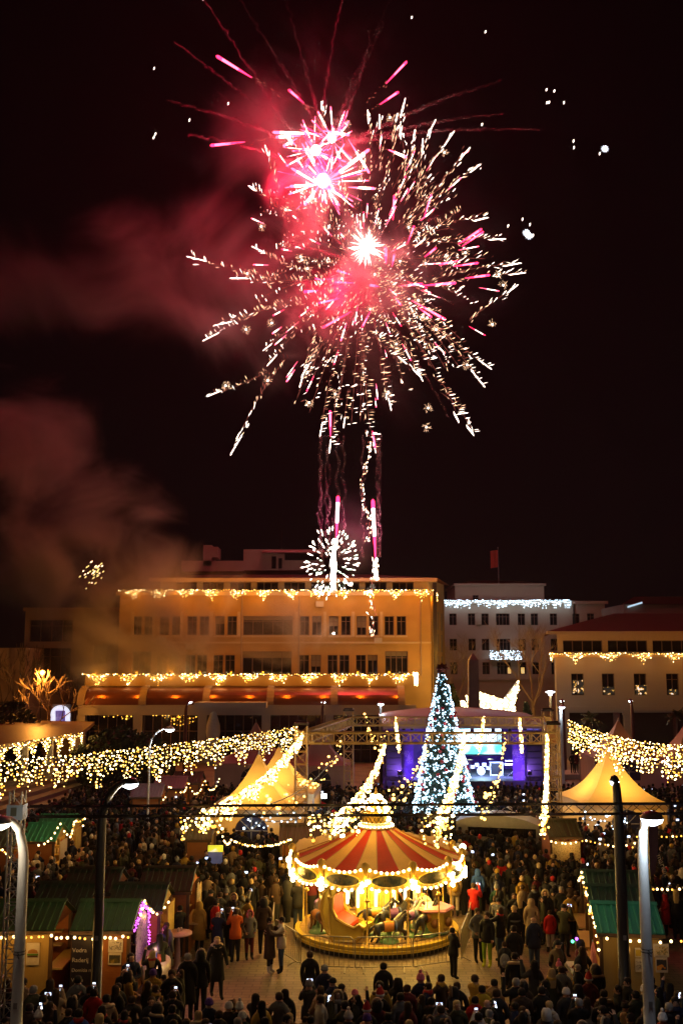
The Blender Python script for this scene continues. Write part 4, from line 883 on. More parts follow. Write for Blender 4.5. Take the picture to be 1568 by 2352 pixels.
# rounding boards: scalloped, each with an oval painting; crests with a lamp cluster between
bulb_m = MB().sphere((0, 0, 0), .048, 8, 6).mesh('bulb', M_BULBB, True)
def rim(a, z, r_=3.13): return (r_ * cos(a), r_ * sin(a), z)
for k in range(12):
    a0 = TH0 + k * pi / 6; bo = MB(); n = 10
    for i in range(n):
        def zz(u): return RT + .06 - .14 * sin(pi * u), RBt + .06 - .14 * sin(pi * u)
        u0, u1 = i / n, (i + 1) / n; A0, A1 = a0 + u0 * pi / 6, a0 + u1 * pi / 6; (t0, b0), (t1, b1) = zz(u0), zz(u1)
        for (ra, rb_) in ((3.12, 3.06),):
            bo.face([rim(A0, b0, ra), rim(A1, b1, ra), rim(A1, t1, ra), rim(A0, t0, ra)]).face([rim(A1, b1, rb_), rim(A0, b0, rb_), rim(A0, t0, rb_), rim(A1, t1, rb_)])
            bo.face([rim(A0, t0, ra), rim(A1, t1, ra), rim(A1, t1, rb_), rim(A0, t0, rb_)]).face([rim(A1, b1, ra), rim(A0, b0, ra), rim(A0, b0, rb_), rim(A1, b1, rb_)])
    bd = bo.build('rounding_board', M_GOLD, ca, True, False)
    ov = MB(); n = 20; am_ = a0 + pi / 12
    cpt = rim(am_, (RT + RBt) / 2 - .06, 3.145)
    rim_o = [rim(am_ + .20 * cos(2 * pi * i / n), (RT + RBt) / 2 - .06 + .20 * sin(2 * pi * i / n), 3.14) for i in range(n)]
    for i in range(n): ov.face([cpt, rim_o[i], rim_o[(i + 1) % n]])
    po = ov.build('painting', M_PIC, bd, False, False)
    fr = MB().tube(rim_o + [rim_o[0]], .022, 5); fr.build('picture_frame', M_YEL, bd, False, False)
    for i in range(8):
        u = (i + .8) / 8.6; O('bulb', bulb_m, ca, rim(a0 + u * pi / 6, RT + .05 - .14 * sin(pi * u), 3.17))
    for i in range(6):
        u = (i + .9) / 6.8; O('bulb', bulb_m, ca, rim(a0 + u * pi / 6, RBt + .05 - .14 * sin(pi * u), 3.17))
    cr = MB().lathe([(.03, -.62), (.13, -.5), (.10, -.2), (.16, .02), (.12, .14), (.02, .2)], 10, rim(a0, RT + .08, 3.14), sx=1, sy=1).ball(rim(a0, RT + .2, 3.14), .09)
    cro = cr.build('crest', M_GOLD, ca, True, False)
    lc = MB()
    for i in range(9): lc.ball(rim(a0 + rnd.uniform(-.045, .045), RBt + rnd.uniform(-.14, .26), 3.24), .075)
    lc.build('lamp_cluster', M_BULBB, cro, world=False, kind='stuff')
    if -.75 < (a0 + pi / 12 + pi / 2 + pi) % (2 * pi) - pi < .75 or abs((a0 + pi / 12 + pi / 2 + pi) % (2 * pi) - pi) < 1.7: continue
    # back scenery boards standing above the rim
    bs = MB(); n = 8
    tops = [RT + .16 + .20 * sin(pi * i / n) ** .6 + (.04 if i % 2 else 0) for i in range(n + 1)]
    for i in range(n):
        A0, A1 = a0 + i / n * pi / 6, a0 + (i + 1) / n * pi / 6
        for s_ in (3.06, 3.02): bs.face([rim(A0, RT - .1, s_), rim(A1, RT - .1, s_), rim(A1, tops[i + 1] - .08, s_), rim(A0, tops[i] - .08, s_)])
    bs.build('scenery_board', M_CREAM, ca, True, False)
cb = MB()
for k in range(26): a = k * 2 * pi / 26; cb.ball((.62 * cos(a), .62 * sin(a), 3.93), .05)
MB().lathe([(.56, 3.82), (.66, 3.84), (.66, 3.9), (.52, 4.0), (.52, 4.04), (.60, 4.06)], 28).build('crown_ring', M_CREAM, ca, True, False)
bk = MB()
for k in range(20):
    a, a2 = k * pi / 10, (k + 1) * pi / 10; bk.tube([(.5 * cos(a), .5 * sin(a), 4.05), (.58 * cos(a2), .58 * sin(a2), 4.35)], .014, 4).tube([(.5 * cos(a2), .5 * sin(a2), 4.05), (.58 * cos(a), .58 * sin(a), 4.35)], .014, 4)
bk.tube([(.58 * cos(k * pi / 12), .58 * sin(k * pi / 12), 4.36) for k in range(25)], .025, 5); bk.build('crown_basket', mat('dark_gold_lattice', (.14, .10, .02), .4, .5), ca, world=False)
MB().lathe([(.44, 4.04), (.48, 4.34), (.36, 4.4)], 20).build('crown_drum', M_YEL, ca, True, False)
MB().lathe([(.36, 4.38), (.42, 4.55), (.36, 4.75), (.2, 4.95), (.06, 5.05), (.03, 5.22), (.01, 5.3)], 16).build('crown_dome', M_GOLD, ca, True, False)
for k in range(70): z = rnd.uniform(4.42, 5.0); r_ = .45 - max(0, z - 4.6) * .8; a = rnd.uniform(0, 2 * pi); cb.ball((r_ * cos(a), r_ * sin(a), z), .07)
for k in range(5): cb.ball((.46 + rnd.uniform(-.05, .05), -.4, 4.15 + rnd.uniform(0, .2)), .06)
cb.build('crown_bulbs', M_BULBB, ca, world=False, kind='stuff')
tb = MB().lathe([(.04, 1.2), (.05, 1.25), (.05, 2.38), (.04, 2.44)], 8, cap=True).mesh('light_tube', emat('tube_glow', (1, .80, .42), 5), True)
for k in range(10): a = TH0 + k * pi / 5 + .1; O('light_tube', tb, ca, (1.1 * cos(a), 1.1 * sin(a), 0))
gm = MB().sphere((0, 0, 0), .13, 12, 8).mesh('globe_bulb', emat('globe_glow', (1, .82, .52), 5), True)
for a, z in ((TH0 + R(100), 3.12), (TH0 - R(78), 2.72), (TH0 + R(72), 2.72)): O('globe_bulb', gm, ca, rim(a, z, 3.2))
for k in range(6):
    a = TH0 + k * pi / 3; lamp(ca, (2.0 * cos(a), 2.0 * sin(a), 2.15), 170, (1, .60, .10), .1, False)
    for da in (0, pi / 6): lamp(ca, (3.42 * cos(a + da), 3.42 * sin(a + da), 2.5), 32, (1, .54, .08), .06, False)
for k in range(5): a = TH0 + k * 2 * pi / 5 + .1; lamp(ca, (1.45 * cos(a), 1.45 * sin(a), 1.75), 48, (1, .68, .16), .08, False)
for k in range(3): a = k * 2.1; lamp(ca, (1.3 * cos(a), 1.3 * sin(a), 4.6), 60, (1, .47, .08), .1, False)

# skin-modifier figures --------------------------------------------------
def skin_mesh(name, verts, edges, radii, root=0, sub=1):
    me = bpy.data.meshes.new(name); me.from_pydata(verts, edges, [])
    ob_ = bpy.data.objects.new('tmp_figure', me); COL.objects.link(ob_)
    ob_.modifiers.new('skin', 'SKIN')
    sv = me.skin_vertices[0].data
    for i, r_ in enumerate(radii):
        sv[i].radius = r_ if isinstance(r_, tuple) else (r_, r_); sv[i].use_root = (i == root)
    if sub: s_ = ob_.modifiers.new('sub', 'SUBSURF'); s_.levels = sub; s_.render_levels = sub
    dg = bpy.context.evaluated_depsgraph_get(); dg.update()
    out = bpy.data.meshes.new_from_object(ob_.evaluated_get(dg)); out.name = name
    bpy.data.objects.remove(ob_); bpy.data.meshes.remove(me)
    return out
def merge_into(me, mb, name, mats, mi=None, smooth=True):
    """one mesh out of an evaluated mesh and extra builder geometry"""
    v = [tuple(p.co) for p in me.vertices]; f = [tuple(p.vertices) for p in me.polygons]; m_ = mi or [0] * len(f); o = len(v)
    out = bpy.data.meshes.new(name); out.from_pydata(v + mb.v, [], f + [tuple(i + o for i in q) for q in mb.f])
    for mm in mats: out.materials.append(mm)
    out.polygons.foreach_set('material_index', m_ + mb.m)
    if smooth: out.polygons.foreach_set('use_smooth', [True] * len(out.polygons))
    out.update(); return out
# horse: faces +X, back at z=.95
hv = [(-.45, 0, .95), (-.15, 0, .93), (.2, 0, .95), (.42, 0, 1.0), (.58, 0, 1.22), (.68, 0, 1.42), (.80, 0, 1.38), (.95, 0, 1.25),
      (-.5, .11, .78), (-.62, .12, .52), (-.74, .12, .30), (-.80, .12, .22), (-.48, -.11, .78), (-.42, -.12, .52), (-.58, -.12, .32), (-.62, -.12, .24),
      (.45, .11, .82), (.66, .12, .66), (.70, .12, .42), (.76, .12, .36), (.45, -.11, .80), (.72, -.12, .74), (.66, -.12, .5), (.62, -.12, .42), (-.58, 0, 1.0), (-.78, 0, .86), (-.88, 0, .6)]
he = [(0, 1), (1, 2), (2, 3), (3, 4), (4, 5), (5, 6), (6, 7), (0, 8), (8, 9), (9, 10), (10, 11), (0, 12), (12, 13), (13, 14), (14, 15), (3, 16), (16, 17), (17, 18), (18, 19), (3, 20), (20, 21), (21, 22), (22, 23), (0, 24), (24, 25), (25, 26)]
hr = [.19, .20, .19, .17, .12, .10, .085, .06, .11, .07, .045, .05, .11, .07, .045, .05, .09, .06, .04, .045, .09, .06, .04, .045, .05, .06, .02]
hbase = skin_mesh('horse_base', hv, he, hr, 1)
M_HORSES = [mat('black_horse_paint', (.03, .03, .035), .3), mat('grey_horse_paint', (.3, .29, .28), .35), mat('brown_horse_paint', (.16, .06, .025), .35), mat('white_horse_paint', (.6, .55, .45), .35)]
hx = MB()
for s_ in (-1, 1): hx.ball((.70, s_ * .055, 1.52), .035, 0, None, (1, .6, 1.8)).ball((.78, s_ * .075, 1.42), .018, 1)
for i in range(7): hx.ball((.36 + i * .05, 0, 1.16 + i * .052), .07, 1, None, (1, .5, 1.2))
HM = [merge_into(hbase, hx, 'horse', [mh, mat('mane_black', (.02, .018, .016), .5)]) for mh in M_HORSES]
sd1 = MB().lathe([(.215, -.2), (.225, 0), (.215, .16)], 14, (0, 0, 0), sx=1, sy=1); 
for i, p in enumerate(sd1.v): x, y, z = p; sd1.v[i] = (z * 1.1, y, .94 + x)
SADM = [sd1.mesh('saddle', [mat('orange_saddle', (.65, .25, .04), .4)], True), sd1.mesh('saddle', [mat('purple_blanket', (.25, .1, .3), .4)], True)]
gir = MB().lathe([(.232, -.03), (.232, .03)], 14)
for i, p in enumerate(gir.v): x, y, z = p; gir.v[i] = (z + .28, y, .94 + x)
GIR = gir.mesh('girth', mat('blue_strap', (.1, .16, .4), .4), True)
PED = MB().lathe([(.42, 0), (.40, .06), (.22, .12), (.10, .22), (.08, .5), (.14, .72), (.05, .8)], 14).mesh('pedestal', mat('green_pedestal', (.12, .26, .10), .35), True)
PLM = MB().tube([(0, 0, .38), (0, 0, 2.42)], .022, 8).mesh('brass_rod', M_GOLD, True)
def horse(ang, r_, hi, si, dz=0.0, ped=True, turn=1, extra=0.0):
    x, y = r_ * cos(ang), r_ * sin(ang)
    o = O('carousel_horse', HM[hi], ca, (x, y, .12 + dz), (0, 0, ang + turn * pi / 2 + extra))
    o.scale = (.84, .84, .84); O('saddle', SADM[si], o); O('girth', GIR, o)
    if ped: O('pedestal', PED, o, (0, 0, (.265 - dz) / .84))
    O('brass_rod', PLM, o, (.05, 0, -.05 - dz)).scale = (1, 1, 1.15)
horse(-pi / 2 + .16, 2.2, 0, 0, -.02); horse(-pi / 2 + .66, 1.75, 1, 1, .15); horse(-pi / 2 + .9, 2.2, 0, 0, .1); horse(-pi / 2 + .38, 1.45, 0, 1, .22); horse(-pi / 2 - .02, 1.35, 0, 0, .25)
horse(pi + .42, 2.3, 2, 0, .05, turn=1); horse(pi + .12, 2.1, 3, 1, .25); horse(-.15, 1.5, 1, 1, .2); horse(.5, 2.0, 3, 0, .2); horse(1.4, 2.1, 2, 0, .2); horse(2.2, 2.1, 0, 1, .2); horse(2.8, 1.7, 3, 1, .2)
# chariot: tall curled shell with a red bench
ch = O('chariot', None, ca, (-1.05, -1.75, .39), (0, 0, R(-22))); ch.scale = (1.25, 1.15, 1.25)
sh = MB(); pr = [(-.25, .0), (-.52, .35), (-.62, .8), (-.55, 1.25), (-.30, 1.55), (0, 1.66), (.22, 1.58), (.26, 1.4), (.10, 1.42), (-.12, 1.36), (-.28, 1.15), (-.30, .85), (-.16, .6), (.1, .48), (.36, .40), (.52, .5), (.62, .44), (.60, .22), (.4, .05)]
for y0 in (-.46, .40): sh.prism([(x, y0, z) for x, z in pr], (0, .06, 0))
sh.build('side_shell', M_YEL, ch, world=False)
gt = MB()
for y0 in (-.50, .47): gt.tube([(x, y0, z) for x, z in pr + pr[:1]], .045, 6)
gt.build('gilt_scroll', M_GOLD, ch, world=False)
M_SEAT = mat('red_bench', (.55, .05, .02), .4)
MB().prism([(-.30, -.39, .55), (.18, -.39, .36), (.18, -.39, .46), (-.28, -.39, .66)], (0, .78, 0)).prism([(-.36, -.385, .6), (-.26, -.385, .6), (-.30, -.385, 1.15), (-.44, -.385, 1.1)], (0, .77, 0)).build('bench', M_SEAT, ch, world=False)
MB().box(-.3, .4, -.38, .38, .03, .3).build('chassis', M_GOLD, ch, world=False)
MB().prism([(.30, -.38, .3), (.56, -.38, .3), (.60, -.38, .42), (.32, -.38, .42)], (0, .76, 0)).build('foot_board', M_YEL, ch, world=False)
MB().lathe([(.3, -.03), (.3, .03)], 18, cap=True).build('round_back_board', M_GOLD, ch, world=False, loc=(.12, .3, 1.55), rot=(R(80), 0, 0))
# six sided kiosk with a pink top
tk = O('hexagonal_car', None, ca, (2.0, -.95, .39))
MB().lathe([(.5, 0), (.55, .1), (.62, .75), (.66, .8)], 6).build('tub', printed('yellow_tub_print', [(0, (.66, .46, .05)), (.56, (.7, .5, .08)), (.62, (.3, .12, .03)), (.68, (.6, .42, .05))], 3, .4), tk, world=False)
MB().lathe([(.74, .80), (.76, .84), (.70, .9), (.02, .92)], 6).build('pink_top', mat('pink_lacquer', (.75, .28, .30), .4, noise=.1), tk, world=False)
MB().lathe([(.52, -.005), (.56, .06), (.5, .09)], 20).build('green_base', mat('green_pedestal', (.1, .2, .1)), tk, world=False)
for k in range(6): a = k * pi / 3 + .5; MB().sphere((.57 * cos(a), .57 * sin(a), .42), .15, 8, 6, sc=(1, 1, 1.1)).build('shield', mat('brown_shield', (.22, .09, .02), .4), tk, True, False)

# ================================================================ BARRIERS
M_BAR = mat('zinc_barrier', (.42, .38, .30), .4, .6)
def bar_mesh(L):
    mb = MB(); mb.tube([(-L / 2, 0, .14), (-L / 2, 0, .98), (-L / 2 + .08, 0, 1.06), (L / 2 - .08, 0, 1.06), (L / 2, 0, .98), (L / 2, 0, .14), (-L / 2, 0, .14)], .02, 6); return mb.mesh('frame', M_BAR)
def barrier(label, a, b_, grp='crowd barriers round the carousel'):
    a, b_ = Vector((a[0], a[1], 0)), Vector((b_[0], b_[1], 0)); d = b_ - a; L = d.length
    e = T('crowd_barrier', label, 'barrier', (a + b_) / 2, atan2(d.y, d.x), grp); O('frame', bar_mesh(L), e)
    n = int(L / .15); bm_ = MB().tube([(0, 0, .14), (0, 0, 1.06)], .009, 4, cap=False).mesh('bar', M_BAR)
    for i in range(1, n): O('bar', bm_, e, (-L / 2 + L * i / n, 0, 0))
    for s_ in (-1, 1): MB().tube([(s_ * (L / 2 - .25), -.3, .02), (s_ * (L / 2 - .25), 0, .14), (s_ * (L / 2 - .25), .3, .02)], .018, 5).build('foot', M_BAR, e, world=False)
q1, q2, q3, q4 = (-1.33, 34.24), (.44, 34.0), (2.32, 34.1), (3.93, 34.8)
barrier('front left crowd barrier before the carousel chariot', q1, (q2[0] - .06, q2[1])); barrier('front middle crowd barrier before the black carousel horse', q2, (q3[0] - .06, q3[1]))
barrier('front right crowd barrier before the pink topped carousel car', q3, (q4[0] - .06, q4[1])); barrier('crowd barrier running back along the right side of the carousel', (3.98, 34.9), (4.5, 37.2)); barrier('crowd barrier running back at the left side of the carousel', (-1.4, 34.45), (-2.3, 36.3))
barrier('crowd barrier behind the left side of the carousel', (-2.4, 36.5), (-2.5, 38.8)); barrier('crowd barrier along the right rear of the carousel', (4.55, 37.4), (5.0, 39.8))
# ================================================================ MARKET STALLS
M_GREEN = mat('green_roof_sheet', (.02, .065, .022), .5, .1, noise=.2, scale=3)
M_TEAL = mat('teal_roof_sheet', (.04, .34, .22), .45, .05, noise=.15, scale=3)
M_GREYR = mat('grey_roof_sheet', (.36, .36, .34), .35, .5, noise=.2)
M_WOODO = wood('orange_board', (.42, .15, .03), (.28, .09, .02), (1.5, 1.5, 9)); M_WOODY = wood('pale_board', (.50, .34, .10), (.38, .25, .07), (8, 8, 1.5)); M_WOODD = wood('dark_timber', (.10, .05, .02), (.06, .03, .012))
def corrugated(x0, x1, y0, z0, y1, z1, per=.2, hgt=.035, th=.02):
    mb = MB(); n = int((x1 - x0) / per); d = Vector((0, y1 - y0, z1 - z0)).normalized(); nr = Vector((0, -d.z, d.y)); nr = nr if nr.z > 0 else -nr; pts = []
    for i in range(n):
        b_ = x0 + (x1 - x0) * i / n; w_ = (x1 - x0) / n; pts += [(b_, 0), (b_ + w_ * .62, 0), (b_ + w_ * .7, hgt), (b_ + w_ * .92, hgt)]
    pts.append((x1, 0))
    for i in range(len(pts) - 1):
        (xa, ha), (xb, hb) = pts[i], pts[i + 1]; A, B = nr * ha, nr * hb
        mb.face([(xa, y0 + A.y, z0 + A.z), (xb, y0 + B.y, z0 + B.z), (xb, y1 + B.y, z1 + B.z), (xa, y1 + A.y, z1 + A.z)])
    mb.face([(x0, y0, z0 - th), (x0, y1, z1 - th), (x1, y1, z1 - th), (x1, y0, z0 - th)]); return mb
def stall(label, xl, xr, y0, rz=0.0, roofm=M_GREEN, front=M_WOODO, side=M_WOODO, depth=2.4, eave=2.15, ridge=2.72, openside='E', light=25, goods=True, lightcol=WARM):
    w_ = xr - xl; e = T('market_stall', label, 'stall', ((xl + xr) / 2, y0 + .15 + depth / 2, 0), rz, 'green roofed market stalls'); h, dd = w_ / 2 - .1, depth / 2 - .15
    for i in (-1, 1):
        for j in (-1, 1): MB().box(i * h - .05, i * h + .05, j * dd - .05, j * dd + .05, 0, eave - .03).build('corner_post', M_WOODD, e, world=False)
    def panel(nm, pts, m_, n=0): return MB().prism(pts, (0, .04, 0) if n == 0 else (.04, 0, 0)).build(nm, m_, e, world=False)
    yf = -dd - .02
    if openside == 'S':
        panel('wall_panel', [(-h + .05, yf, 0), (h - .05, yf, 0), (h - .05, yf, 1.0), (-h + .05, yf, 1.0)], front); MB().box(-h, h, yf - .35, yf - .002, .98, 1.04).build('counter', M_WOODY, e, world=False)
    else: panel('wall_panel', [(-h + .05, yf, 0), (h - .05, yf, 0), (h - .05, yf, eave - .1), (-h + .05, yf, eave - .1)], front)
    panel('back_panel', [(-h + .05, dd - .02, 0), (h - .05, dd - .02, 0), (h - .05, dd - .02, eave - .1), (-h + .05, dd - .02, eave - .1)], side)
    for i, cd in ((1, 'E'), (-1, 'W')):
        x = i * h - .02; top = 1.0 if openside == cd else eave - .03
        panel('side_panel', [(x, -dd + .05, 0), (x, dd - .05, 0), (x, dd - .05, top), (x, -dd + .05, top)], side, 1)
        panel('gable', [(x, -dd - .05, eave - .02), (x, dd + .05, eave - .02), (x, 0, ridge - .06)], side, 1)
        if openside == cd: MB().box(x - .1 if i > 0 else x - .32, x + .36 if i > 0 else x + .14, -dd + .06, dd - .06, 1.0, 1.05).build('counter', M_WOODY, e, world=False)
    MB().box(-h + .06, h - .06, -dd + .06, dd - .06, 0, .06).build('floor', M_WOODD, e, world=False)
    corrugated(-w_ / 2 - .03, w_ / 2 + .03, -depth / 2, eave, 0, ridge).build('roof_sheet', roofm, e, world=False); corrugated(-w_ / 2 - .03, w_ / 2 + .03, depth / 2, eave, 0, ridge).build('roof_sheet', roofm, e, world=False)
    MB().prism([(-w_ / 2 - .05, -.14, ridge - .02), (-w_ / 2 - .05, 0, ridge + .055), (-w_ / 2 - .05, .14, ridge - .02)], (w_ + .1, 0, 0)).build('ridge_cap', roofm, e, world=False)
    MB().box(-w_ / 2 - .03, w_ / 2 + .03, -depth / 2 - .015, -depth / 2 + .01, eave - .12, eave - .025).build('fascia', M_WOODD, e, world=False)
    if goods:
        sh_ = MB().box(-h * .8, h * .8, dd - .35, dd - .06, 1.2, 1.24).box(-h * .8, h * .8, dd - .35, dd - .06, 1.6, 1.64)
        so_ = sh_.build('shelf', M_WOODY, e, world=False)
        gm_ = MB()
        for k in range(14): gm_.lathe([(.04, 0), (.05, .1), (.03, .2), (.02, .26)], 6, (rnd.uniform(-h * .75, h * .75), dd - .2, rnd.choice((1.24, 1.64))), rnd.randrange(3))
        gm_.build('wares', [mat('jar_red', (.4, .06, .04), .3), mat('jar_cream', (.6, .5, .35), .3), mat('jar_green', (.08, .2, .06), .3)], e, world=False, kind='stuff')
    if light: lamp(e, (0, 0, eave - .35), light * .6, lightcol, .06, False)
    return e
st_a = stall('green roofed stall with a dark menu board and purple lights on its open end', -7.89, -6.12, 30.4, front=M_WOODO, roofm=mat('green_roof_lit', (.06, .15, .035), .5, .1), light=0)  # brighter copy of the roof green, lamp light put into the colour
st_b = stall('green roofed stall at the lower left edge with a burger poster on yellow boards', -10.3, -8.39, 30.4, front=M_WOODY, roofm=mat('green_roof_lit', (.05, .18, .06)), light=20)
st_c = stall('dark green stall second from the front in the inner row at left', -7.4, -5.66, 32.75, light=30, side=M_WOODY)
st_d = stall('dark green stall third in the inner left row, with photo prints on its end', -6.95, -5.15, 35.4, light=18)
stall('dark green stall behind the lower left one, second in the outer row', -9.85, -8.03, 32.9, light=0); stall('dark green stall third in the outer left row, orange gable showing', -9.5, -7.68, 35.2, light=0)
stall('grey blue roofed stall at the left edge beside the pale lamp post', -16.2, -13.9, 43.8, roofm=mat('grey_green_roof', (.12, .19, .17), .4, .3), light=40)
st_g = stall('teal roofed stall with hanging bulbs right of the pale lamp post', -14.0, -12.5, 45, roofm=M_TEAL, front=M_WOODO, side=M_WOODY, light=40)
st_h = stall('teal roofed stall with a bright yellow end panel behind the left tower', -14.2, -12.5, 47.6, roofm=M_TEAL, front=M_WOODO, side=M_WOODY, light=40)
stall('grey roofed hut with orange boards under the thin arched lamp', -12.25, -10.46, 59.4, roofm=M_GREYR, light=40); stall('hut whose grey ribbed roof is lit white under the thin arched lamp', -11.69, -9.72, 63.4, roofm=M_GREYR, light=40); stall('green roofed hut farthest back at left beside the pink tent', -10.93, -9.1, 66.1, roofm=M_GREEN, light=40)
st_r = stall('teal roofed stall at right behind the white lamp post, posters on its boards', 7.53, 9.41, 30.07, R(-6), M_TEAL, M_WOODY, M_WOODO, openside='W', light=16)
stall('dark teal roofed stall second from the front on the right', 7.95, 9.95, 32.4, R(-7), mat('dark_teal_roof', (.02, .09, .06), .5, .1), M_WOODO, M_WOODO, openside='W', light=12); stall('dark teal roofed stall third from the front on the right', 8.35, 10.35, 34.7, R(-7), mat('dark_teal_roof', (.03, .16, .10)), M_WOODO, M_WOODO, openside='W', light=0)
st_m = stall('olive roofed hut with a speckled panel below the vertical light strand', 9.3, 10.76, 46.1, 0, mat('olive_roof', (.06, .07, .02), .5), M_WOODY, M_WOODO, openside='S', light=25)
stall('olive roofed hut just left of the carousel beside the arched tent window', -2.72, -.7, 44.8, 0, mat('olive_roof', (.06, .07, .02)), M_WOODO, M_WOODO, openside='S', light=18)
stall('wooden kiosk with orange and pale boards left of the front tent', -6.95, -5.75, 45.4, 0, mat('olive_roof', (.06, .07, .02)), M_WOODO, M_WOODY, openside='E', light=12)
MB().box(-.62, .62, -1.25, -1.2, 1.06, 1.95).build('speckled_panel', printed('speckled_goods', [(0, (.62, .50, .28)), (.5, (.55, .42, .2)), (.58, (.10, .07, .03)), (.62, (.62, .5, .3))], 16, .6), st_m, world=False)
# signs, posters, counters on the near stalls -------------------------------------------------
def text_mesh(body, size, m_, parent, loc, rot, spacing=1.0):
    cu = bpy.data.curves.new('lettering', 'FONT'); cu.body = body; cu.size = size; cu.extrude = .004; cu.resolution_u = 2; cu.space_character = spacing; cu.materials.append(m_); t_ = bpy.data.objects.new('tmp_text', cu); COL.objects.link(t_); dg = bpy.context.evaluated_depsgraph_get(); me = bpy.data.meshes.new_from_object(t_.evaluated_get(dg)); bpy.data.objects.remove(t_); return O('lettering', me, parent, loc, rot)
menu = T('menu_board', 'tall dark menu board with pale handwriting on the purple lit stall', 'sign', P(193, 2205, 30.63) - Vector((0, 0, 0)))
bw, bh = .72, 1.36
MB().box(-bw / 2, bw / 2, -.02, .02, -bh / 2, bh / 2).build('board', mat('blackboard', (.012, .010, .022), .5), menu, world=False)
MB().box(-bw / 2 - .03, bw / 2 + .03, .021, .05, -bh / 2 - .03, bh / 2 + .03).build('board_frame', M_WOODD, menu, world=False)
M_CHALK = mat('chalk_white', (.42, .40, .40), .7)
for i, tx_ in enumerate(('Vodra', 'Raderij', 'Domitia m', 'Vrgon')): text_mesh(tx_, .17 if i < 2 else .14, M_CHALK, menu, (-bw / 2 + .02, -.024, .22 - .27 * i), (pi / 2, 0, 0))
def poster(label, px, py, Y, w_, h_, m_, rz=0.0, inner=None, txt=None, name='poster'):
    e = T(name, label, 'poster', P(px, py, Y), rz); MB().box(-w_ / 2, w_ / 2, -.008, .008, -h_ / 2, h_ / 2).build('sheet', mat('poster_paper', (.62, .56, .46), .6, noise=.1), e, world=False)
    o = MB().box(-w_ * .42, w_ * .42, -.012, -.009, -h_ * .40 + (h_ * .05), h_ * .3).build('print', m_, e, world=False)
    if inner: inner(e)
    if txt: text_mesh(txt, h_ * .12, mat('print_ink', (.03, .02, .02)), e, (-w_ * .4, -.014, h_ * .34), (pi / 2, 0, 0))
    return e
def burger(e):
    MB().lathe([(.02, .12), (.13, .08), (.16, .02), (.15, 0)], 12, (0, -.01, .02), sy=.06).build('bun_print', mat('bun_brown', (.35, .17, .04)), e, world=False)
    MB().box(-.16, .16, -.02, -.013, -.04, .01).build('salad_print', mat('salad_green', (.10, .22, .03)), e, world=False); MB().box(-.15, .15, -.021, -.0135, -.09, -.045).build('patty_print', mat('patty', (.09, .04, .02)), e, world=False)
poster('white poster with a burger picture on the yellow stall boards', 76, 2191, 30.63, .38, .62, mat('poster_paper', (.62, .56, .46)), inner=burger)
poster('pale poster with a grey picture right of the dark menu board', 266, 2172, 30.63, .42, .36, printed('grey_print', [(0, (.5, .46, .4)), (.5, (.16, .14, .13)), (.56, (.4, .36, .3))], 6))
poster('small dark poster under the pale one beside the menu board', 264, 2202, 30.63, .38, .34, printed('dark_print', [(0, (.05, .05, .04)), (.5, (.12, .1, .03)), (.6, (.3, .22, .05))], 5))
poster('cream poster with an arch of small pictures on the teal stall', 1517, 2183, 30.12, .44, .36, printed('arch_print', [(0, (.6, .5, .3)), (.5, (.45, .3, .1)), (.55, (.1, .12, .06)), (.6, (.62, .5, .3))], 9))
poster('framed dark poster with an orange flower on the teal stall boards', 1518, 2215, 30.12, .34, .44, printed('flower_print', [(0, (.03, .03, .04)), (.5, (.05, .05, .05)), (.55, (.75, .3, .03)), (.64, (.7, .5, .1))], 4.5))
poster('plain white notice on the teal stall beside the dark lamp post', 1466, 2217, 30.2, .2, .36, printed('grey_print', []) if False else MATS['grey_print'])
poster('yellow notice above the white one on the teal stall', 1465, 2188, 30.2, .2, .26, mat('yellow_notice', (.5, .38, .04)))
for k, (px, py) in enumerate(((443, 2030), (437, 2052), (448, 2050), (438, 2072))):
    e = poster(('top photo print on the pale end of the third left stall', 'left photo print in the middle row on the third left stall end', 'right photo print in the middle row on the third left stall end', 'lowest photo print on the third left stall end')[k], 0, 0, 30, .3, .26, MATS['grey_print'], R(90), name='photo_print'); e.location = (-5.0, 36.6 + (.2 if k in (1, 3) else -.25), P(px, py, 36.8).z)
MB().box(2.02 / 2 + .0, 2.02 / 2 + .03, -.6, .6, 1.07, 2.1).build('end_board', M_WOODY, st_d, world=False)
MB().box(.86, .90, -.5, .5, 1.0, 2.12).build('end_board', mat('bright_yellow_board', (.62, .42, .08), .6), st_h, world=False); MB().box(.78, .82, -.55, .55, .6, 2.0).build('end_board', mat('white_board', (.62, .52, .38), .6), st_g, world=False)
MB().box(.90, .93, -.3, .95, .9, 2.05).build('end_board', mat('bright_yellow_board', (.62, .42, .08)), st_c, world=False)
MB().prism([(.96, -.9, 1.05), (.96, .9, 1.05), (.96, .9, 2.05), (.96, 0, 2.5), (.96, -.9, 2.05)], (.02, 0, 0)).build('end_board', printed('purple_lit_print', [(0, (.34, .24, .32)), (.47, (.06, .04, .1)), (.53, (.4, .3, .35)), (.6, (.08, .06, .16)), (.66, (.5, .42, .4))], 4.5, .5), st_a, world=False)  # board added to show the purple light, its tint in the print
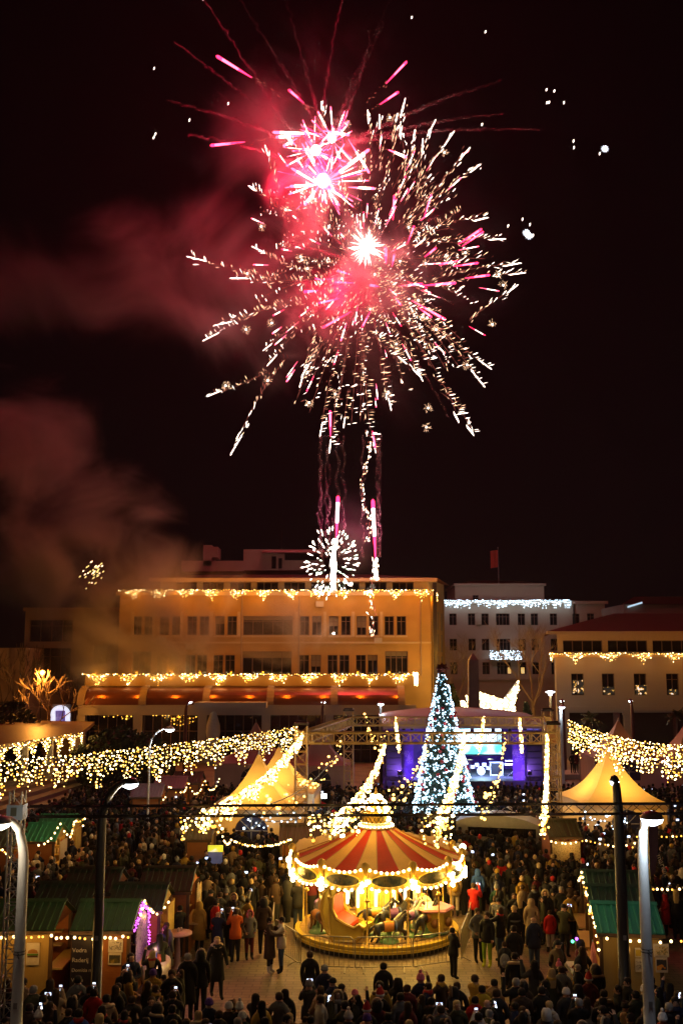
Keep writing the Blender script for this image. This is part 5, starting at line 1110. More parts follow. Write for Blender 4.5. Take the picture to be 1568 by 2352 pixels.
# purple lit end of stall a
M_PURB = emat('bulb_purple', (.85, .10, 1.0), 6)
pl_ = T('purple_light_string', 'purple string lights framing the open end of the menu board stall', 'light string', (-6.05, 31.75, 2.1)); q = MB(); wq = MB()
pth = [Vector((0, -1.15, .02)), Vector((0, .0, .52)), Vector((.02, 1.05, .05)), Vector((.02, 1.05, -1.1))]
for i in range(3):
    wq.tube([pth[i], pth[i + 1]], .01, 3)
    for k in range(26): q.ball(pth[i].lerp(pth[i + 1], k / 26) + Vector((rnd.uniform(-.02, .05), rnd.uniform(-.05, .05), rnd.uniform(-.05, .05))), .026, 0, OCT)
wq.build('wire', M_WIRE, pl_, world=False); q.build('bulbs', M_PURB, pl_, world=False, kind='stuff'); lamp(pl_, (.5, .4, .1), 11, (.8, .08, 1), .06, False); lamp(pl_, (.5, -.4, -.7), 6, (1, .5, .7), .06, False)
dc = T('display_counter', 'rounded pale display counter glowing yellow below the purple lights', 'counter', (-5.55, 31.6, 0)); MB().lathe([(.42, .55), (.48, .6), (.48, .95), (.40, 1.02), (.02, 1.04)], 16, sx=.85, sy=1.9).build('worktop', mat('pale_counter', (.62, .48, .42), .4), dc, True, False)
MB().lathe([(.36, 0), (.42, .55)], 16, sx=.85, sy=1.9).build('front', printed('yellow_counter_front', [(0, (.7, .45, .05)), (.6, (.75, .5, .1)), (.7, (.35, .25, .05))], 3), dc, True, False)
bt = MB()
for k in range(18): bt.lathe([(.03, 0), (.04, .12), (.02, .2), (.015, .27)], 6, (rnd.uniform(-.25, .25), rnd.uniform(-.7, .7), 1.04), rnd.randrange(3))
bt.build('bottles', [mat('jar_red', (.4, .06, .04)), mat('jar_cream', (.6, .5, .35)), mat('jar_blue', (.1, .12, .4), .3)], dc, world=False, kind='stuff'); lamp(dc, (.25, -.8, 1.25), 8, (1, .75, .35), .05, False)
def high_table(label, x, y, g='standing tables', pink=True):
    e = T('standing_table', label, 'table', (x, y, 0), 0, g); MB().lathe([(.02, 1.14), (.46, 1.14), (.47, 1.11), (.46, 1.08), (.02, 1.08)], 22).build('table_top', mat('pink_table_top', (.66, .38, .34), .4, noise=.1), e, True, False)
    MB().lathe([(.24, .02), (.12, .12), (.1, .5), (.06, 1.08)], 10).build('draped_stem', mat('lilac_drape', (.28, .16, .25), .6), e, True, False)
    for k in range(5): MB().lathe([(.025, 0), (.035, .1)], 7, (rnd.uniform(-.3, .3), rnd.uniform(-.25, .25), 1.14), cap=True).build('cup', mat('paper_cup', (.1, .05, .03) if k % 2 else (.6, .5, .4)), e, world=False)
high_table('round pink standing table with cups beside the inner left stalls', -5.35, 34.3)
high_table('red and white standing table among people left of the front tent', P(468, 1842, 54).x, 54, pink=False)
umb = T('closed_umbrella', 'closed pink parasol leaning at the counter of the right teal stall', 'parasol', (7.3, 30.5, .9)); MB().lathe([(.02, .95), (.06, .8), (.14, .2), (.10, .0), (.03, -.02)], 10).build('folded_cloth', mat('coral_cloth', (.75, .22, .20), .6), umb, True, False); MB().tube([(0, 0, -.9), (0, 0, 1.0)], .018, 5).build('pole', M_STEEL, umb, world=False)
ct = T('candy_cart', 'small white counter with yellow sweets and coloured lamps by the right teal stall', 'counter', (7.1, 31.1, 0)); MB().box(-.4, .3, -.5, .5, .75, 1.0).box(-.35, .25, -.45, .45, 0, .75).build('cabinet', M_DR, ct, world=False)
cw = MB()
for k in range(40): cw.ball((rnd.uniform(-.42, .0), rnd.uniform(-.55, -.3), rnd.uniform(.35, .8)), .07)
cw.build('yellow_bags', mat('bright_yellow_bag', (.8, .62, .03), .4), ct, world=False, kind='stuff'); lamp(ct, (-.7, -.6, 1.2), 12, (1, .85, .2), .05, False)
for k, (c_, p) in enumerate((((.2, .15, 1), (-.35, -.62, .3)), ((.1, 1, .4), (-.3, -.2, 1.75)), ((.4, .1, 1), (-.2, -.3, 1.85)), ((.15, .1, 1), (.1, -.9, .1)))): MB().sphere(p, .045, 8, 6).build('colour_lamp', emat('colour_lamp_%d' % k, c_, 5), ct, True, False)
sg = T('lit_kiosk_sign', 'lime yellow lit sign over a bluish counter window left of the front tent', 'sign', P(495, 1949, 44.6)); MB().box(-.32, .32, -.05, .05, -.13, .13).build('sign_face', printed('lime_sign', [(0, (.55, .62, .02)), (.55, (.7, .75, .05)), (.65, (1, 1, .8))], 2, .4, .8), sg, world=False); MB().box(-.3, .3, -.02, .04, -.62, -.16).build('screen', printed('blue_dim_window', [(0, (.05, .06, .14)), (.6, (.12, .14, .3))], 3, .3, .3), sg, world=False)
MB().tube([(0, .06, -2.2), (0, .06, -.1)], .04, 5).build('post', M_DKSTEEL, sg, world=False)
ff = T('feather_flag', 'dark purple feather flag with pale lettering right of the dark lamp post', 'banner', P(1505, 1952, 40) + Vector((0, 0, -1.1)))
q = MB(); prv = None
for i in range(9): t_ = i / 8; a = (-.25 - .12 * sin(t_ * 2) + .32 * t_ * .3, .0, 2.5 - 2.4 * t_); b_ = (a[0] + .32 * sin(pi * (.2 + .7 * t_)) + .1, .03, a[2] + .1); (q.face([prv[0], prv[1], b_, a]) if prv else None); prv = (a, b_)
q.build('sail', mat('purple_flag_cloth', (.06, .025, .07), .7), ff, world=False); MB().tube([(-.27, 0, -.35), (-.27, 0, 1.6), (-.2, 0, 2.4), (0, 0, 2.65)], .015, 4).build('pole', M_STEEL, ff, world=False); text_mesh('market', .3, M_CHALK, ff, (.0, -.02, .9), (pi / 2, R(70), 0))
# festoons of single bulbs on the stalls ------------------------------------------------------
fb_m = MB().sphere((0, 0, -.03), .042, 8, 6).mesh('bulb', emat('bulb_festoon', (1.0, .66, .26), 7), True); fb_a = MB().sphere((0, 0, -.03), .034, 8, 6).mesh('bulb', emat('bulb_orange', (1.0, .45, .06), 3.2), True)
fcap = MB().lathe([(.02, 0), (.02, .045)], 6).mesh('socket', M_WIRE)
def festoon(label, pts, n, sag=.03, lights=1, power=4, group='festoon bulbs on the stalls', drop=.06):
    pts = [Vector(p) for p in pts]; seg = [(pts[i + 1] - pts[i]).length for i in range(len(pts) - 1)]; L = sum(seg); e = T('festoon', label, 'light string', pts[0], 0, group)
    def at(t):
        s_ = t * L; i = 0
        while i < len(seg) - 1 and s_ > seg[i]: s_ -= seg[i]; i += 1
        f_ = s_ / seg[i]; p = pts[i].lerp(pts[i + 1], f_); p.z -= sag * 4 * f_ * (1 - f_); return p
    MB().tube([at(i / (n * 2)) for i in range(n * 2 + 1)], .009, 3).build('wire', M_WIRE, e)
    for i in range(n):
        o = O('bulb', fb_m if rnd.random() < .66 else fb_a, e, at((i + rnd.uniform(.25, .75)) / n) - pts[0] - Vector((0, 0, rnd.uniform(.2, 1) * drop)))
    for i in range(lights): lamp(e, at((i + .5) / lights) + Vector((0, -.25, -.2)), power, WARM, .05)
    return e
ye = 30.28
festoon('bulb string along the eaves of the two front left stalls', [(-10.6, ye, 2.12), (-8.35, ye, 2.14), (-7.95, ye, 2.1), (-6.05, ye, 2.12)], 26, .05, 5, 8)
festoon('bulb string along the eave of the right teal stall and off to the edge', [(7.45, 29.98, 2.14), (9.5, 29.78, 2.1), (11.3, 30.1, 2.2)], 13, .04, 2, 4)
festoon('bulbs drooping down the left gable of the right teal stall', [(7.4, 30.2, 1.7), (7.4, 30.5, 2.25), (7.5, 31.4, 2.7), (7.6, 32.1, 2.3)], 12, .02, 1, 4)
festoon('bulbs hanging over the gables of the two rear right stalls', [(7.8, 33.0, 2.3), (7.9, 33.6, 2.75), (8.1, 34.6, 2.3), (8.3, 35.9, 2.8), (8.4, 36.9, 2.3)], 14, .05, 1, 4)
festoon('bulbs over the purple lit gable of the menu board stall', [(-6.0, 31.2, 2.45), (-6.0, 31.75, 2.78), (-5.9, 32.5, 2.3), (-5.75, 33.1, 2.1), (-5.55, 33.7, 2.35)], 11, .04, 1, 4)
festoon('bulb string at the right edge behind the teal stall', [P(1490, 2036, 36), P(1600, 2032, 36)], 9, .05, 1, 4)
festoon('bulb string from the olive hut along the front of the right tent', [(9.2, 45.95, 2.1), (10.9, 45.95, 2.12), P(1442, 1938, 46.5)], 17, .12, 2, 6)
festoon('bulbs on the short posts right of the white lamp post', [P(1450, 1945, 42), P(1460, 1918, 42), P(1570, 1915, 42)], 12, .05, 1, 5)
festoon('bulb string swagged below the arched window of the front left tent', [P(510, 1912, 44), P(530, 1926, 43.5), P(672, 1923, 43)], 30, .28, 2, 7)
festoon('bulb string round the teal stalls by the pale lamp post', [P(85, 1936, 42), P(114, 1925, 42.5), P(138, 1885, 43), P(162, 1918, 43), P(172, 1880, 45), P(196, 1873, 46), P(190, 1895, 46)], 24, .12, 2, 8)
festoon('bulb string on the stall at the far left edge', [P(-10, 1935, 41), P(10, 1950, 41), P(28, 1965, 41)], 8, .05, 1, 5)
festoon('bulb string over the gables of the three back left huts', [P(372, 1834, 57), P(390, 1800, 57.5), P(420, 1815, 58), P(432, 1790, 60), P(452, 1820, 61), P(470, 1785, 63), P(486, 1812, 64), P(505, 1782, 66)], 34, .25, 2, 14)
# ================================================================ DARK CAR ROOF behind tree
cv = T('parked_van', 'pale curved vehicle roof showing among the crowd right of the tree', 'van', (X(1150, 53), 53, 0), R(-14)); q = MB()
for i in range(8):
    u0, u1 = i / 8, (i + 1) / 8; f_ = lambda u: 1.75 + .45 * sin(pi * min(1, u * 1.1 + .05)) ** .7 if u < .92 else 1.5
    q.face([(-2.4 + 4.8 * u0, -.95, f_(u0)), (-2.4 + 4.8 * u1, -.95, f_(u1)), (-2.4 + 4.8 * u1, .95, f_(u1)), (-2.4 + 4.8 * u0, .95, f_(u0))]).face([(-2.4 + 4.8 * u0, -.95, .4), (-2.4 + 4.8 * u1, -.95, .4), (-2.4 + 4.8 * u1, -.95, f_(u1)), (-2.4 + 4.8 * u0, -.95, f_(u0))])
q.build('body', mat('silver_van', (.30, .28, .27), .35, .3), cv, True, False); MB().box(-1.8, 1.6, -.97, -.952, 1.15, 1.6).build('side_window', M_GLASS, cv, world=False)
for x in (-1.5, 1.5): MB().tube([(x, -.99, .36), (x, -.75, .36)], .36, 14).build('wheel', M_BLACK, cv, world=False)
# ================================================================ FIREWORKS (all over the terrace, about 106 m away)
DF = 106.0
def FP(px, py, dy=0.0): return P(px, py, DF + dy)
M_PINK = emat('pink_star', (1.0, .02, .085), 7); M_PINKH = emat('pink_white_star', (1.0, .085, .17), 7)
M_RED = emat('crimson_star', (1.0, .03, .14), 5)
M_GOLDS = emat('gold_spark', (1.0, .58, .33), 4.5); M_WHITES = emat('white_spark', (1.0, .80, .66), 7.5); M_DIMS = emat('dim_gold_spark', (1.0, .25, .17), .7); M_GREENS = emat('pale_spark', (.85, 1.0, .75), 4)
m, t, b = _nt('smoke_streak'); 
tr_ = t.nodes.new('ShaderNodeBsdfTransparent'); tl_ = t.nodes.new('ShaderNodeBsdfTranslucent'); tl_.inputs[0].default_value = (.7, .66, .66, 1); b.inputs['Base Color'].default_value = (.7, .66, .66, 1); b.inputs['Roughness'].default_value = 1
tc = t.nodes.new('ShaderNodeTexCoord'); nz = t.nodes.new('ShaderNodeTexNoise'); nz.inputs['Scale'].default_value = 2.2; nz.inputs['Detail'].default_value = 4; mr = t.nodes.new('ShaderNodeMapRange'); mr.inputs[1].default_value = .35; mr.inputs[2].default_value = .7; mr.inputs[3].default_value = .0; mr.inputs[4].default_value = .3
a1 = t.nodes.new('ShaderNodeMixShader'); a1.inputs[0].default_value = .5; a2 = t.nodes.new('ShaderNodeMixShader')
t.links.new(tc.outputs['Object'], nz.inputs['Vector']); t.links.new(nz.outputs[0], mr.inputs[0]); t.links.new(mr.outputs[0], a2.inputs[0]); t.links.new(b.outputs[0], a1.inputs[1]); t.links.new(tl_.outputs[0], a1.inputs[2]); t.links.new(tr_.outputs[0], a2.inputs[1]); t.links.new(a1.outputs[0], a2.inputs[2]); t.links.new(a2.outputs[0], t.nodes['Material Output'].inputs['Surface'])
M_SMK = m
fr_ = random.Random(21)
def jig(p, s_): return p + Vector((fr_.gauss(0, s_), fr_.gauss(0, s_), fr_.gauss(0, s_)))
def streak(parent, a, b_, r_, mats=(M_PINK, M_PINKH), head=True, tail=True):
    """burning comet: thick bright rod with a fraying tail; a = head end"""
    a, b_ = Vector(a), Vector(b_); d = b_ - a; mb = MB()
    mb.tube([a - d * .04, a, a + d * .12], [r_ * .3, r_ * 1.1, r_ * 1.05], 6, 0); mb.tube([a + d * .121, a + d * .6], [r_, r_ * .8], 6, 1); mb.tube([a + d * .601, b_], [r_ * .8, r_ * .3], 6, 0)
    if tail:
        for k in range(10):
            t_ = fr_.uniform(.9, 1.9); p = jig(a + d * t_, r_ * 1.2); mb.dart(p, p + d.normalized() * fr_.uniform(.15, .5) + Vector((fr_.gauss(0, .12), 0, fr_.gauss(0, .12))), .04, 2)
    return mb.build('comet_streak', [mats[0], mats[1], M_DIMS], parent, kind='stuff')
pb = T('pink_firework', 'hot pink firework burst with comet streaks at the top of the sky', 'firework', FP(738, 370), 0, 'firework bursts')
for a, b_, r_ in (((500, 130), (578, 178), .16), ((932, 143), (886, 192), .13), ((913, 212), (872, 240), .13), ((664, 207), (698, 237), .13), ((486, 334), (562, 326), .15)): streak(pb, FP(*a, fr_.uniform(-4, 4)), FP(*b_), r_)
for a, b_ in (((630, 304), (742, 308)), ((635, 315), (690, 312)), ((932, 361), (892, 344)), ((858, 433), (800, 430)), ((652, 335), (682, 318)), ((845, 345), (770, 400)), ((846, 395), (800, 320)), ((672, 388), (760, 440)), ((668, 428), (740, 424)), ((700, 470), (738, 420)), ((790, 455), (742, 425)), ((830, 358), (745, 420)), ((800, 310), (740, 300)), ((770, 445), (735, 370)), ((655, 310), (680, 335))):
    streak(pb, FP(*a, fr_.uniform(-2, 2)), FP(*b_), fr_.uniform(.12, .17), (M_PINKH, M_WHITES))
for k in range(110):
    c0 = ((742, 418), (722, 345), (765, 325))[k % 3]; a = fr_.uniform(0, 2 * pi); L = fr_.uniform(20, 105) * (.75 if k % 3 else 1); l0 = fr_.uniform(2, 18)
    streak(pb, FP(c0[0] + cos(a) * L, c0[1] + sin(a) * L, fr_.uniform(-2, 2)), FP(c0[0] + cos(a) * l0, c0[1] + sin(a) * l0), fr_.uniform(.025, .09), (M_PINKH, M_WHITES if k % 2 else M_PINK), tail=False)
for c_, r_ in (((742, 415), .8), ((725, 345), .6), ((762, 318), .5)): MB().sphere(FP(*c_), r_, 10, 7).build('flash_core', emat('flash_white', (1, .72, .66), 9), pb, True)
lamp(pb, FP(735, 372, -2), 20000, (1, .006, .055), 1.6); lamp(pb, FP(640, 420, -3), 8000, (1, .01, .05), 1.0)
# smoke threads
for k, (a, m_, e_) in enumerate((((735, 300), (640, 130), (545, -10)), ((745, 300), (690, 130), (655, -10)), ((760, 300), (830, 140), (905, -20)), ((765, 300), (850, 120), (880, 50)), ((770, 310), (840, 180), (850, 70)), ((720, 330), (560, 220), (400, 95)), ((700, 340), (520, 260), (380, 230)), ((800, 330), (960, 240), (1150, 185)), ((820, 330), (1000, 285), (1240, 300)), ((800, 330), (950, 280), (1150, 260)), ((700, 360), (600, 300), (500, 210)), ((740, 300), (745, 150), (790, -10)), ((680, 380), (580, 330), (430, 310)), ((690, 330), (600, 200), (470, 0)))):
    a, m_, e_ = FP(*a), FP(*m_, fr_.uniform(-6, 6)), FP(*e_, fr_.uniform(-10, 10)); n = 46; pts = []; rad = []
    for i in range(n):
        t_ = i / (n - 1); p = a * (1 - t_) ** 2 + m_ * 2 * t_ * (1 - t_) + e_ * t_ * t_; pts.append(p + Vector((fr_.gauss(0, .11), 0, fr_.gauss(0, .11)))); rad.append(max(.03, (.12 + .12 * fr_.random()) * (1.25 - .7 * t_)))
    MB().tube(pts, rad, 6).build('smoke_trail', M_SMK, pb, True)
# gold crackling burst
gb = T('gold_firework', 'huge gold and white crackling firework burst filling the middle sky', 'firework', FP(838, 620), 0, 'firework bursts')
C0 = Vector((835, 610))
trails = [((660, 820), (590, 900), (534, 1035)), ((620, 850), (560, 885), (484, 908)), ((640, 640), (540, 620), (440, 592)), ((650, 690), (560, 730), (475, 778)), ((720, 720), (660, 780), (620, 832)), ((700, 730), (630, 780), (610, 800)), ((690, 620), (640, 600), (586, 570)), ((876, 430), (905, 340), (928, 236)), ((850, 400), (850, 330), (845, 262)), ((872, 400), (878, 340), (872, 275)), ((905, 460), (960, 370), (996, 284)), ((930, 470), (985, 380), (1036, 310)), ((960, 480), (1020, 410), (1072, 347)), ((985, 470), (1040, 420), (1096, 382)), ((970, 560), (1060, 540), (1150, 548)), ((1000, 640), (1090, 610), (1185, 605)), ((1020, 650), (1110, 630), (1196, 627)), ((960, 540), (1040, 500), (1110, 500)), ((960, 700), (1040, 790), (1106, 880)), ((980, 740), (1050, 790), (1120, 842)), ((920, 770), (945, 820), (966, 866)), ((1010, 900), (1060, 930), (1083, 990)), ((870, 820), (885, 880), (896, 932)), ((840, 870), (840, 950), (860, 1030)), ((800, 890), (795, 930), (790, 972)), ((760, 860), (745, 930), (736, 992)), ((770, 900), (770, 970), (758, 1030)), ((725, 760), (700, 830), (690, 880)), ((740, 780), (715, 810), (700, 850)), ((640, 480), (610, 440), (580, 430)), ((640, 440), (625, 390), (612, 345)), ((700, 400), (690, 350), (665, 320)), ((900, 330), (905, 290), (910, 270)), ((940, 400), (945, 340), (950, 310)), ((960, 470), (965, 400), (970, 330)), ((925, 420), (935, 370), (920, 300)), ((1060, 480), (1010, 510), (960, 560)), ((880, 780), (930, 830), (960, 860)), ((850, 760), (880, 800), (925, 830)), ((700, 700), (620, 700), (500, 745)), ((720, 640), (640, 650), (540, 640)), ((740, 300), (742, 270), (739, 245)), ((1075, 740), (1090, 720), (1180, 660)), ((1000, 870), (1030, 880), (1050, 960))]
for k in range(125):
    a = fr_.uniform(0, 2 * pi); L0, L1 = (fr_.uniform(60, 190), fr_.uniform(120, 300)) if k < 85 else (fr_.uniform(15, 60), fr_.uniform(80, 170)); L1 = max(L1, L0 + 40); sx_, sy_ = 1.0, 1.12
    s_ = C0 + Vector((cos(a) * L0 * sx_, sin(a) * L0 * sy_)); e_ = C0 + Vector((cos(a) * L1 * sx_, sin(a) * L1 * sy_ + (L1 / 300) ** 2 * 40)); trails.append((tuple(s_), tuple((s_ + e_) / 2 + Vector((0, -8))), tuple(e_)))
for k, (a, m_, e_) in enumerate(trails):
    dy = fr_.uniform(-14, 14) if k >= 44 else fr_.uniform(-6, 6); a, m_, e_ = FP(*a, dy * .6), FP(*m_, dy), FP(*e_, dy * 1.2); mb = MB(); L = (e_ - a).length; n = int(L * (3.4 if k < 44 else 1.9)) + 4; main_ = k < 44
    for i in range(n):
        t_ = (i + fr_.random()) / n; p = a * (1 - t_) ** 2 + m_ * 2 * t_ * (1 - t_) + e_ * t_ * t_; p = jig(p, .16 if main_ else .3)
        tg = ((m_ - a) * (1 - t_) + (e_ - m_) * t_).normalized(); sl = Vector((.35, 0, .75)) * (1 if fr_.random() < .8 else -.3)
        d = (sl * .75 + tg * .55).normalized() * fr_.uniform(.3, .85) * (1 if main_ else .8); bright = t_ > .6 and fr_.random() < .6
        mb.dart(p, p + d, fr_.choice((.014, .02, .027, .04)) * (1.1 if bright else .8), 1 if bright else (2 if fr_.random() < .35 else 0))
    for i in range(int(L / 1.1)):
        t_ = i * 1.1 / L; q0, q1_ = [a * (1 - s_) ** 2 + m_ * 2 * s_ * (1 - s_) + e_ * s_ * s_ for s_ in (t_, min(1, t_ + 1.5 / L))]; mb.dart(q0, q1_, .014, 2)
    if main_:
        for i in range(6): p = e_.lerp(a, i * .035); mb.dart(p, p + (e_ - m_).normalized() * .6, .055, 1)
    mb.build('spark_trail', [M_GOLDS, M_WHITES, M_DIMS], gb, kind='stuff')
for k in range(60):
    a_ = fr_.uniform(0, 2 * pi); L = fr_.uniform(70, 290); l2 = fr_.uniform(16, 48); streak(gb, FP(835 + cos(a_) * (L + l2), 615 + sin(a_) * (L + l2) * 1.05, fr_.uniform(-7, 7)), FP(835 + cos(a_) * L, 615 + sin(a_) * L * 1.05), fr_.uniform(.03, .07), (M_PINKH if k % 3 else M_PINK, M_WHITES), tail=False)
for a, b_, r_ in (((1010, 607), (1058, 598), .12), ((1044, 650), (968, 656), .14), ((968, 652), (915, 657), .12), ((1104, 527), (1052, 561), .13), ((1108, 533), (1060, 566), .1), ((1096, 604), (1040, 612), .1), ((1122, 632), (1068, 639), .11), ((1020, 733), (945, 690), .13), ((990, 728), (960, 706), .11), ((920, 700), (905, 682), .12), ((733, 696), (778, 686), .12), ((775, 622), (806, 631), .12), ((770, 648), (814, 650), .12), ((850, 655), (870, 658), .16), ((832, 750), (850, 715), .11), ((905, 450), (902, 505), .11), ((990, 448), (973, 500), .1), ((742, 752), (805, 716), .12), ((885, 570), (886, 605), .2), ((905, 585), (900, 612), .13), ((1074, 347), (1060, 356), .1), ((950, 520), (935, 560), .1), ((1000, 570), (975, 590), .11), ((758, 945), (759, 1003), .14), ((861, 1028), (855, 990), .11), ((700, 670), (730, 668), .16), ((725, 640), (745, 645), .1)): streak(gb, FP(*a, fr_.uniform(-5, 5)), FP(*b_), r_, (M_PINK, M_PINKH), tail=False)
MB().sphere(FP(842, 565), .8, 12, 8).build('flash_core', emat('flash_core_white', (1, .95, .9), 14), gb, True); fl = MB()
for k in range(90):
    a = fr_.uniform(0, 2 * pi); e2 = fr_.uniform(-1.2, 1.2); L = fr_.uniform(1.0, 2.6); c_ = FP(842, 565); d = Vector((cos(a) * cos(e2), sin(e2), sin(a) * cos(e2))); fl.dart(c_ + d * .5, c_ + d * L, .035)
fl.build('flash_rays', M_WHITES, gb, kind='stuff'); lamp(gb, FP(842, 565, -2), 1500, (1, .08, .14), 1.2); lamp(gb, FP(770, 660, -3), 7000, (1, .012, .06), 1.2)
for k, (px, py) in enumerate(((656, 482), (568, 628), (624, 742), (693, 597), (706, 617), (565, 757), (710, 925), (770, 905), (518, 886), (615, 874), (983, 937), (979, 981), (888, 905), (1155, 655), (1145, 630), (1068, 580), (938, 522), (1020, 350), (895, 270), (1001, 757), (910, 790), (1130, 745), (1072, 838), (977, 605), (785, 640), (860, 630), (690, 590), (980, 730), (960, 690), (850, 710), (795, 285), (600, 520), (918, 600))):
    mb = MB().ball(FP(px, py), .12, 0); c_ = FP(px, py)
    for i in range(26): a = fr_.uniform(0, 2 * pi); L = fr_.uniform(.2, .6); d = Vector((cos(a), fr_.uniform(-.4, .4), sin(a))); mb.dart(c_ + d * L * .5, c_ + d * L * 1.1, .008, 1)
    mb.build('crackle_star', [M_WHITES, M_GOLDS], gb, kind='stuff')
for k, (a, e_) in enumerate((((835, 640), (700, 900)), ((835, 640), (900, 900)), ((835, 620), (1010, 480)), ((835, 620), (1050, 690)), ((835, 620), (1000, 800)), ((830, 640), (640, 640)), ((830, 640), (620, 780)), ((835, 640), (760, 860)), ((835, 640), (1040, 960)), ((835, 640), (820, 900)), ((835, 610), (940, 420)), ((835, 610), (700, 480)), ((835, 610), (650, 540)))):
    a, e_ = FP(*a), FP(*e_, fr_.uniform(-8, 8)); n = 30; pts = [a.lerp(e_, .12 + .88 * i / n) + Vector((fr_.gauss(0, .07), 0, fr_.gauss(0, .07) - .6 * (i / n) ** 2)) for i in range(n)]
    MB().tube(pts, [fr_.uniform(.05, .13) for _ in pts], 5).build('smoke_trail', M_SMK, gb, True)
# rockets
def rocket(label, px, y0, y1, lean, seed, tail_to):
    rr = random.Random(seed); e = T('rising_rocket', label, 'firework', FP(px, y0), 0, 'rising pink rockets'); a, b_ = FP(px, y0), FP(px + lean, y1)
    streak(e, a, b_, .2, (M_PINK, emat('rocket_core', (1, .6, .62), 14)), tail=False); mb = MB()
    for k in range(90): t_ = rr.random(); p = b_.lerp(FP(px + lean + (2 if lean > 0 else -6), tail_to), t_); p = p + Vector((rr.gauss(0, .12), 0, 0)); mb.dart(p, p + Vector((rr.gauss(0, .05), 0, rr.uniform(.2, .5))), .055, rr.choice((0, 0, 1)))
    mb.build('spark_tail', [M_WHITES, M_GOLDS], e, kind='stuff'); lamp(e, a.lerp(b_, .5) + Vector((0, -.6, 0)), 600, (1, .05, .25), .3)
    for j in range(5):
        x0 = px + rr.uniform(-70, 30); pts = [FP(x0 + 3 * sin(i * .8 + j) + rr.gauss(0, 1.5), 1000 + i * 9, 1.5) for i in range(32)]
        MB().tube(pts, [rr.uniform(.05, .22) for _ in pts], 6).build('smoke_trail', M_SMK, e, True)
rocket('pink rocket climbing over the small white spark ball', 776, 1143, 1240, -4, 1, 1268); rocket('pink rocket climbing right of the small white spark ball, long spark tail', 856, 1152, 1285, 6, 2, 1335)
st2 = MB()
sc_ = T('spark_column', 'thin column of gold sparks hanging below the large burst', 'firework', FP(840, 1100))
for k in range(95): t_ = fr_.random(); p = FP(838 + 9 * sin(t_ * 9) + fr_.gauss(0, 3), 985 + t_ * 265); st2.dart(p, p + Vector((.1, 0, .3)) * fr_.uniform(.5, 1.2), .05, fr_.randrange(3))
for k in range(40): t_ = fr_.random(); p = FP(853 + fr_.gauss(0, 4), 1330 + t_ * 135, -1); st2.dart(p, p + Vector((fr_.gauss(0, .1), 0, .35)), .05, fr_.randrange(3))
st2.build('sparks', [M_GOLDS, M_WHITES, M_DIMS], sc_, kind='stuff')
wb_ = T('spark_ball', 'small white spark ball bursting in front of the ochre roof', 'firework', FP(762, 1300, -2))
for k in range(150):
    a = fr_.uniform(0, 2 * pi); L = 62 * sqrt(fr_.uniform(.03, 1)); x, y = 760 + cos(a) * L * .95, 1295 + sin(a) * L * 1.25; d = Vector((cos(a), 0, -sin(a))) * fr_.uniform(.2, .6); p = FP(x, y, -2 + fr_.uniform(-2, 2)); q_ = MB().dart(p, p + d, .075, 0); q_.build('spark', M_WHITES if k % 4 else M_GREENS, wb_)
fc = MB()
for k in range(60): fc.dart(FP(766 + fr_.gauss(0, 2.5), 1268, -2), FP(766 + fr_.gauss(0, 5), 1268 + fr_.uniform(20, 95), -2), .05)
for py in (1284, 1310, 1322, 1340): fc.ball(FP(765 + fr_.gauss(0, 3), py, -2), .22)
fc.build('fountain', M_WHITES, wb_, kind='stuff'); lamp(wb_, FP(762, 1300, -3), 110, (1, .7, .5), .5)
lc_ = T('launch_flare', 'small flare glowing in the smoke on the ochre terrace', 'firework', FP(766, 1455, -1)); MB().sphere(FP(766, 1455, -1), .14, 8, 6).build('flare', M_WHITES, lc_, True); lamp(lc_, FP(768, 1458, -3), 90, (1, .6, .35), .3)
fo = T('gold_spark_burst', 'little gold spark cluster in the smoke over the dim left building', 'firework', P(215, 1315, 118)); q = MB()
for k in range(34): p = P(210 + fr_.gauss(0, 12), 1318 + fr_.gauss(0, 14), 118); q.dart(p, p + Vector((.35, 0, .3)) * fr_.uniform(.3, 1.3), .09, fr_.randrange(2))
q.build('sparks', [emat('gold_spark_far', (1, .7, .2), 2), M_GOLDS], fo, kind='stuff')
for lab, pts in (('loose sparks high at the right of the bursts', ((1253, 210), (1271, 213), (1259, 239), (1293, 240), (1254, 240))), ('sparks with one bright white star far right', ((1315, 328), (1316, 343), (1388, 342), (1375, 357))), ('bright white star cluster right of the gold burst', ((1198, 508), (1215, 520), (1165, 523), (1214, 542), (1208, 535), (1222, 545))), ('loose sparks at the upper left edge of the smoke', ((353, 161), (434, 280), (356, 312), (352, 320), (523, 242))), ('single sparks at the very top of the sky', ((944, 44), (1113, 77), (466, 2), (1105, 290)))):
    e = T('loose_sparks', lab, 'firework', FP(*pts[0]), 0, 'loose sparks'); 
    for i, p in enumerate(pts):
        c_ = FP(*p); big = p in ((1388, 342), (1214, 542), (1208, 535)); q = MB().dart(c_, c_ + Vector((.12, 0, .42)), .08 if not big else .09)
        if big:
            for k in range(10): a = k * .63; q.dart(c_, c_ + Vector((cos(a), 0, sin(a))) * .5, .022)
        q.build('spark', emat('blue_white_spark', (.85, .86, 1), 7) if big else M_WHITES, e)

